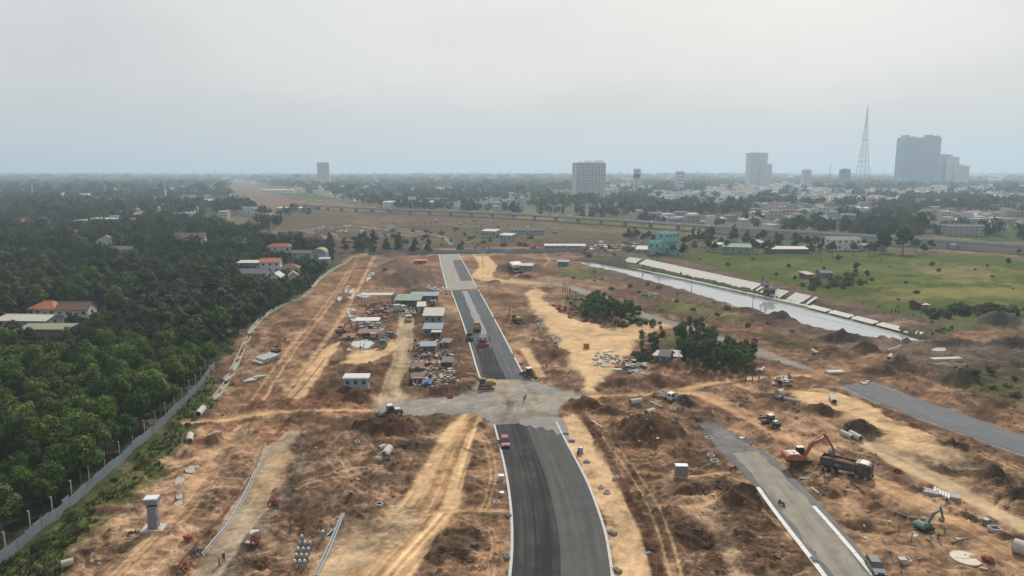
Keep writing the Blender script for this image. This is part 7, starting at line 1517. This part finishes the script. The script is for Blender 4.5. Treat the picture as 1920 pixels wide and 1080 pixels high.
# survey stakes
for a, b in [(1545, 898), (1637, 945), (1709, 1016), (1745, 1013), (1690, 1073), (1685, 1000)]:
    t = thing('survey_stake', 'dark survey stake standing in the earth at lower right', 'stake', G(a, b), group='survey stakes at lower right'); MB().cyl((0, 0, -.2), (0, 0, 1.5), .06, n=6).build('shaft', blk, t); MB().box((0, 0, 1.45), (.16, .16, .12)).build('tip', RUS, t)
p = G(1690, 1060); t = thing('work_table', 'pale square board on a post near the bottom right', 'board', p); MB().box((.3, .3, .9), (1.1, .8, .08)).build('top', concl, t); MB().cyl((.3, .3, 0), (.3, .3, .9), .06, n=6).build('leg', blk, t)
p = G(1136, 985 - 0); lamp = thing('lamp_post', 'thin lamp post leaning over the tan track at bottom centre', 'lamp post', G(1230, 1085), .2); MB().cyl((0, 0, -.3), (0, 0, 3.6), .07, .05, n=6).cyl((0, 0, 3.6), (-.9, .2, 4.0), .045, n=5).build('post', steel, lamp); MB().box((-1.3, .25, 4.05), (.9, .3, .14)).build('lamp_head', BLG, lamp)
t = thing('lamp_post', 'thin bare lamp post on the earth beside the big brown heap', 'lamp post', G(1136, 860)); MB().cyl((0, 0, -.3), (0, 0, 6.5), .06, .04, n=6).build('post', conc, t); MB().box((0, 0, .1), (.4, .4, .3)).build('foot', conc, t)
# red and orange barrier mesh
BR = mat('barrier_red', (.30, .07, .045), .7, var=.25)
def barrier(pts, h, label):
    t = thing('barrier_tape', label, 'barrier', (0, 0, 0)); q = [G(*a) for a in resample(pts, 14)]
    for i, (a, b) in enumerate(zip(q[:-1], q[1:])):
        j = R.uniform(-.15, .1); z0, z1 = h + j, h + R.uniform(-.15, .1)
        m = MB().add([a + Vector((0, 0, z0)), b + Vector((0, 0, z1)), b + Vector((.02, .02, z1 - .3)), a + Vector((.02, .02, z0 - .3))], [(0, 1, 2, 3)]); m.build('tape', BR, t); MB().cyl(a - Vector((0, 0, .2)), a + Vector((0, 0, h + .15)), .04, n=5).build('stake', RUS, t)
barrier([(322, 1082), (370, 1025), (420, 970), (455, 925), (480, 880), (497, 835)], .8, 'red barrier tape along the left edge of the pale dirt road'); barrier([(548, 905), (560, 870), (575, 835), (590, 805), (600, 790)], .7, 'red barrier tape along the right edge of the pale dirt road'); barrier([(1594, 905), (1608, 918), (1622, 930)], .5, 'short red tape below the dump truck'); barrier([(612, 752), (618, 730), (630, 705)], .6, 'red tape left of the site cabin'); barrier([(536, 760), (560, 735), (585, 705), (610, 672)], .35, 'low yellowish tape beside the ruts left of the yard')
def mesh_heap(px, py, label, n=7, s=.8):
    t = thing('mesh_heap', label, 'heap', G(px, py))
    for i in range(n):
        a = R.uniform(0, 6.28); d = R.uniform(0, s); MB().pipe((math.cos(a) * d, math.sin(a) * d, .05 + i * .08), (math.cos(a) * d + R.uniform(-.2, .2), math.sin(a) * d + R.uniform(-.2, .2), .22 + i * .1), R.uniform(.4, .75), R.uniform(.25, .35), n=10).build('loop', BR, t)
for i, (a, b) in enumerate([(1040, 575), (1050, 576), (1060, 578), (1072, 580), (1055, 583), (1066, 590), (1076, 592), (1068, 596), (1096, 603), (1112, 604), (1082, 586), (1047, 581)]): mesh_heap(a, b, 'coil of red hose in the heap beside the sand', 7, 1.0).__class__
for o in list(COL.objects):
    if o.name.startswith('mesh_heap'): o.name = 'hose_coil'; o['category'] = 'hose'; o['group'] = 'red hose coils on the sand'
for a, b, l, n in [(352, 1012, 'tangle of red mesh beside the kiosk track', 6), (670, 733, 'red mesh heaped in front of the site cabin', 6), (690, 735, 'second red mesh heap right of the site cabin', 6), (515, 945, 'tangle of red bars beside the dirt road', 5), (845, 745, 'small red heap at the edge of the crossing', 4), (1685, 886, 'small red heap beside the haul track', 3), (1480, 724, 'red heap at the right track junction', 4), (1855, 1055, 'red mesh right of the cream round cover', 4), (480, 1012, 'orange mesh by the steel pipes', 4), (350, 1068, 'red mesh at the lower end of the tape', 4)]: mesh_heap(a, b, l, n, .7)
# fresh concrete pad and white sheet
def pad(pts, z, m, label, name, cat): 
    w = [P(a, b) for a, b in pts]; g = max(hg(p.x, p.y) for p in w); tag(MB().slab([(p.x, p.y) for p in w], g - 1.5, g + z).build(name, m), label, cat)
pad([(650, 659), (662, 642), (690, 638), (702, 645), (690, 655), (668, 660)], .1, mat('fresh_concrete', (.40, .43, .46), .5, spec=.4, var=.08, scale=.4), 'smooth grey concrete pad freshly poured beside the yard', 'concrete_pad', 'concrete pad')
pad([(955, 507), (972, 505), (982, 511), (962, 514)], .15, CPW, 'white sheet spread on the sand behind the far road', 'white_sheet', 'sheet')
# scrap, rubble and stores: every piece on its own
def pile(poly, n, seed, label, group, cat, name, kinds, mats, smin, smax, stack=.5):
    r = random.Random(seed); pts = poisson(wpoly(poly), smin * .8, seed)[:n]; a = np.array(pts); zs = field(a[:, 0], a[:, 1], False)[0]; lib = []
    for k in range(8):
        kind = kinds[k % len(kinds)]; s = r.uniform(smin, smax); m = MB()
        if kind == 'beam': m.box((0, 0, .12), (s * 2.4, .22, .24)).box((0, 0, .26), (s * 2.4, .3, .05)).box((0, 0, .0), (s * 2.4, .3, .05))
        elif kind == 'crate': m.box((0, 0, s * .4), (s, s * .8, s * .8)).box((0, 0, s * .82), (s * 1.08, s * .88, .06)).box((0, 0, .05), (s * 1.05, s * .85, .08))
        elif kind == 'drum': m.cyl((0, 0, 0), (0, 0, .9), .3, n=10).cyl((0, 0, .3), (0, 0, .36), .32, n=10).cyl((0, 0, .6), (0, 0, .66), .32, n=10)
        elif kind == 'plate': m.box((0, 0, .1), (s * 1.6, s, .07), ry=.12).box((.1, .1, .2), (s * 1.5, s * .9, .06), rz=.3, ry=-.05)
        else:
            q = [(math.cos(i * 1.05) * s * r.uniform(.35, .6), math.sin(i * 1.05) * s * r.uniform(.35, .6)) for i in range(6)]; m.slab(q, -.1, s * r.uniform(.18, .4))
        lib.append(m.mesh(name, mats[r.randrange(len(mats))]))
    for i, (x, y) in enumerate(pts):
        o = link(name, lib[r.randrange(8)], None, (x, y, zs[i] + r.uniform(0, stack)), r.uniform(0, 3.14)); o.rotation_euler.x = r.uniform(-.15, .15); o.scale = (r.uniform(.8, 1.2),) * 3; tag(o, label, cat, group)
DK = [concd, blk, steel, RUS, conc]; PLE = [concl, conc, CPW, LGR]
pile([(690, 578), (728, 576), (730, 602), (722, 612), (680, 608)], 130, 1, 'dark steel scrap piece in the heap below the open shed', 'scrap under the open shed', 'scrap', 'scrap_piece', ['beam', 'plate', 'crate', 'rubble'], DK, .8, 1.6, .9)
pile([(676, 612), (720, 612), (722, 638), (672, 636)], 75, 2, 'dark scrap piece in the front row of the scrap yard', 'scrap in the front row of the yard', 'scrap', 'scrap_piece', ['beam', 'plate', 'drum', 'crate'], DK, .8, 1.7, .6)
pile([(735, 572), (780, 574), (790, 590), (770, 596), (738, 592)], 34, 3, 'store item piled beside the parked trucks of the yard', 'stores beside the parked trucks', 'stores', 'store_item', ['crate', 'drum', 'plate', 'rubble'], DK + PLE, .7, 1.5)
pile([(775, 640), (840, 636), (850, 668), (845, 690), (772, 676)], 160, 4, 'crate or board in the stores right of the yard track', 'stores right of the yard track', 'stores', 'store_item', ['crate', 'plate', 'drum', 'beam', 'rubble'], DK + DK + [conc, TAW, BRN, BLG], .4, 1.0, .4)
pile([(775, 690), (850, 690), (862, 720), (840, 736), (772, 730)], 160, 5, 'pale board or dark drum in the stores above the crossing', 'stores above the crossing', 'stores', 'store_item', ['plate', 'drum', 'crate', 'rubble', 'beam'], DK + DK + [conc, TAW, BRN], .4, 1.0, .4)
pile([(1116, 668), (1150, 662), (1164, 672), (1160, 690), (1130, 694), (1114, 690)], 55, 6, 'broken grey slab in the rubble heap left of the white block', 'rubble left of the white block', 'rubble', 'broken_slab', ['rubble', 'plate'], [conc, concd, concl, conc], .6, 1.3, .25)
pile([(1172, 676), (1195, 676), (1218, 694), (1208, 706), (1180, 704)], 50, 7, 'broken grey slab in the rubble heap right of the white block', 'rubble right of the white block', 'rubble', 'broken_slab', ['rubble', 'plate'], [conc, concd, concl, conc], .6, 1.3, .25)
pile([(1003, 600), (1022, 612), (1028, 622), (1012, 622)], 22, 8, 'pale kerb stone in the upper heap at the sand edge', 'kerb stones in the upper heap', 'kerb stone', 'loose_kerb_stone', ['beam', 'rubble'], PLE, .5, .9, .5)
pile([(1030, 632), (1052, 634), (1054, 645), (1036, 646)], 26, 9, 'pale kerb stone in the lower heap at the sand edge', 'kerb stones in the lower heap', 'kerb stone', 'loose_kerb_stone', ['beam', 'rubble'], PLE, .5, .9, .7)
pile([(800, 540), (838, 538), (842, 550), (806, 552)], 22, 10, 'white sack in the heap left of the far road', 'white sacks by the far road', 'sack', 'white_sack', ['rubble'], [CPW], .9, 1.5, .6)
pile([(800, 546), (822, 546), (824, 556), (804, 558)], 16, 11, 'red and white traffic barrier in the heap by the yard', 'traffic barriers in the heap', 'barrier', 'traffic_barrier', ['beam', 'crate'], [CPW, MRD], .6, 1.1, .8)
pile([(1450, 714), (1482, 712), (1486, 722), (1452, 724)], 22, 12, 'store item in the heap at the right track junction', 'stores at the right track junction', 'stores', 'store_item', ['crate', 'drum', 'plate', 'rubble'], DK + PLE + [BLG], .6, 1.2)
pile([(560, 430), (680, 420), (760, 432), (700, 450), (600, 448)], 45, 13, 'building material spread on the far earthworks', 'materials on the far earthworks', 'building material', 'material_stack', ['crate', 'plate', 'rubble'], PLE + [TAW, LGR], 1.4, 3.2, .1)
pile([(640, 415), (900, 412), (1020, 428), (1080, 446), (900, 432)], 55, 14, 'dark debris heap under the viaduct', 'debris under the viaduct', 'debris', 'debris_heap', ['rubble', 'crate', 'plate'], DK + [RUS, TAW], 1.6, 4, .2)
pile([(1740, 456), (1900, 462), (1920, 474), (1760, 470)], 45, 15, 'dark debris on the bare ground below the right end of the viaduct', 'debris below the right viaduct', 'debris', 'debris_heap', ['rubble', 'plate', 'crate'], DK + [RUS], 2, 5, .2)
pile([(1100, 458), (1190, 458), (1200, 468), (1110, 474)], 30, 16, 'material stacked beyond the head of the canal', 'materials beyond the canal head', 'building material', 'material_stack', ['crate', 'plate', 'rubble'], DK + PLE, 2, 4, .2)
pile([(1205, 550), (1232, 552), (1236, 562), (1210, 562)], 40, 17, 'grey cut branch in the heap beside the power pole', 'cut branches beside the power pole', 'branch', 'cut_branch', ['beam'], [barkl, conc], .8, 1.8, .8)
pile([(560, 820), (700, 850), (760, 900), (700, 960), (560, 960), (600, 880)], 15, 18, 'loose pale stone on the brown ground left of the haul road', 'loose stones left of the haul road', 'stone', 'loose_stone', ['rubble', 'plate'], [conc, concd, TAW, concl], .25, .6, .02)
pile([(1160, 760), (1330, 760), (1400, 850), (1250, 880), (1180, 850)], 15, 19, 'loose stone around the big brown heap', 'loose stones around the big brown heap', 'stone', 'loose_stone', ['rubble', 'plate'], [conc, concd, TAW, concl], .25, .6, .02)
pile([(1560, 910), (1700, 960), (1850, 1030), (1900, 1080), (1680, 1080), (1600, 1010)], 15, 20, 'loose stone or board on the tan earth at lower right', 'loose stones at lower right', 'stone', 'loose_stone', ['rubble', 'plate', 'beam'], [conc, concd, TAW, concl], .25, .6, .02)
pile([(870, 600), (900, 700), (880, 740), (850, 700), (845, 620)], 15, 21, 'loose stone beside the left kerb of the paved road', 'loose stones beside the paved road', 'stone', 'loose_stone', ['rubble', 'plate'], [conc, concd, TAW], .3, .7, .02)

# clods of soil and weeds: uncountable, each kind one mass with real pieces
def clods():
    q = np.random.RandomState(9); N = 90000; Y = np.exp(q.uniform(math.log(88), math.log(330), N)); X = Y * q.uniform(-.8, .82, N)
    k = (sdf(_site, X, Y) < -2); X, Y = X[k], Y[k]; z, C, rg = field(X, Y); k = (rg > .5) & (q.rand(len(X)) < (rg - .35) * 1.25) & (fbm(X / 7, Y / 7, 3) > .42)
    for p in _roads: k &= sdf(p, X, Y) > 1.0
    k &= C[:, 1] < C[:, 0] * .9
    X, Y, z, C = X[k][:26000], Y[k][:26000], z[k][:26000], C[k][:26000]; n = len(X)
    oc = np.array([(1, 0, 0), (0, 1, 0), (-1, 0, 0), (0, -1, 0), (0, 0, .8), (0, 0, -.5)], float); fc = np.array([(0, 1, 4), (1, 2, 4), (2, 3, 4), (3, 0, 4)])
    s = (.08 + .36 * q.rand(n) ** 2.6) * (1 + (Y - 90) / 380); V = oc[None] * (s[:, None, None] * (.6 + .8 * q.rand(n, 6, 3))); a = q.uniform(0, 6.28, n); ca, sa = np.cos(a)[:, None], np.sin(a)[:, None]
    V = np.stack([V[..., 0] * ca - V[..., 1] * sa + X[:, None], V[..., 0] * sa + V[..., 1] * ca + Y[:, None], V[..., 2] + z[:, None]], -1).reshape(-1, 3)
    me = npmesh('soil_clods', V, (fc[None] + (np.arange(n) * 6)[:, None, None]).reshape(-1, 3), attrmat('clod_earth', .95, 0, .25, 2)); colattr(me, 'Col', np.repeat(np.clip(C * q.uniform(.8, 1.3, (n, 1)), .02, .6), 6, 0)); tag(link('soil_clods', me), 'loose clods of brown soil strewn over the site', 'soil', kind='stuff')
def weeds():
    q = np.random.RandomState(19); N = 110000; Y = np.exp(q.uniform(math.log(88), math.log(560), N)); X = Y * q.uniform(-.8, .82, N); z, C, rg = field(X, Y); k = (C[:, 1] > C[:, 0] * 1.02) & (C[:, 1] > C[:, 2] * 1.5) & (z > -1.2) & ((Y < 260) | (q.rand(N) < .10)) & ((X > -30) | (sdf(_site, X, Y) < 6)) & (sdf(wpoly([(1250, 484), (1330, 472), (2500, 470), (2500, 590), (1900, 585), (1700, 578), (1540, 560), (1330, 506)]), X, Y) > 0)
    for p in _roads: k &= sdf(p, X, Y) > 1.0
    k &= ~((X < 0) & (sdf(wpoly([(-420, 1330), (0, 1062), (200, 893), (340, 765), (405, 688), (430, 640), (620, 500), (620, 440), (-500, 440)]), X, Y) < 0))
    X, Y, z, C = X[k][:16000], Y[k][:16000], z[k][:16000], C[k][:16000]; n = len(X); h = (.25 + .5 * q.rand(n)) * np.clip(Y / 140, 1, 2.6); m = 5; V = np.zeros((n, m, 3, 3)); a = q.uniform(0, 6.28, (n, m)); l = q.uniform(.1, .7, (n, m)) * h[:, None]
    for j in range(m):
        bx, by = X + np.cos(a[:, j]) * .12 * h, Y + np.sin(a[:, j]) * .12 * h; w = h * .2
        V[:, j, 0] = np.stack([bx - np.sin(a[:, j]) * w, by + np.cos(a[:, j]) * w, z - .05], 1); V[:, j, 1] = np.stack([bx + np.sin(a[:, j]) * w, by - np.cos(a[:, j]) * w, z - .05], 1); V[:, j, 2] = np.stack([bx + np.cos(a[:, j]) * l[:, j], by + np.sin(a[:, j]) * l[:, j], z + h * q.uniform(.7, 1.1, n)], 1)
    me = npmesh('weeds', V.reshape(-1, 3), np.arange(n * m * 3).reshape(-1, 3), attrmat('weed_green', .85, .2, .25, 1)); colattr(me, 'Col', np.repeat(np.clip(C * q.uniform(.75, 1.3, (n, 1)), .01, .5), m * 3, 0)); tag(link('weeds', me), 'weeds and grass growing along the fence, field and canal', 'weeds', kind='stuff')
clods(); weeds()
# ------------------------------------------------------------------ haze
hz = bpy.data.materials.new('haze_air'); hz.use_nodes = True; _n = hz.node_tree.nodes; _n.clear()
_o = _n.new('ShaderNodeOutputMaterial'); _v = _n.new('ShaderNodeVolumePrincipled')
_v.inputs['Color'].default_value = (.57, .715, .84, 1); _v.inputs['Density'].default_value = .0002; _v.inputs['Anisotropy'].default_value = .25
hz.node_tree.links.new(_v.outputs[0], _o.inputs['Volume'])
hb = MB().box((0, 7300, 150), (40000, 15600, 320)).build('haze', hz); tag(hb, 'thin pale haze in the air', None, kind='stuff')
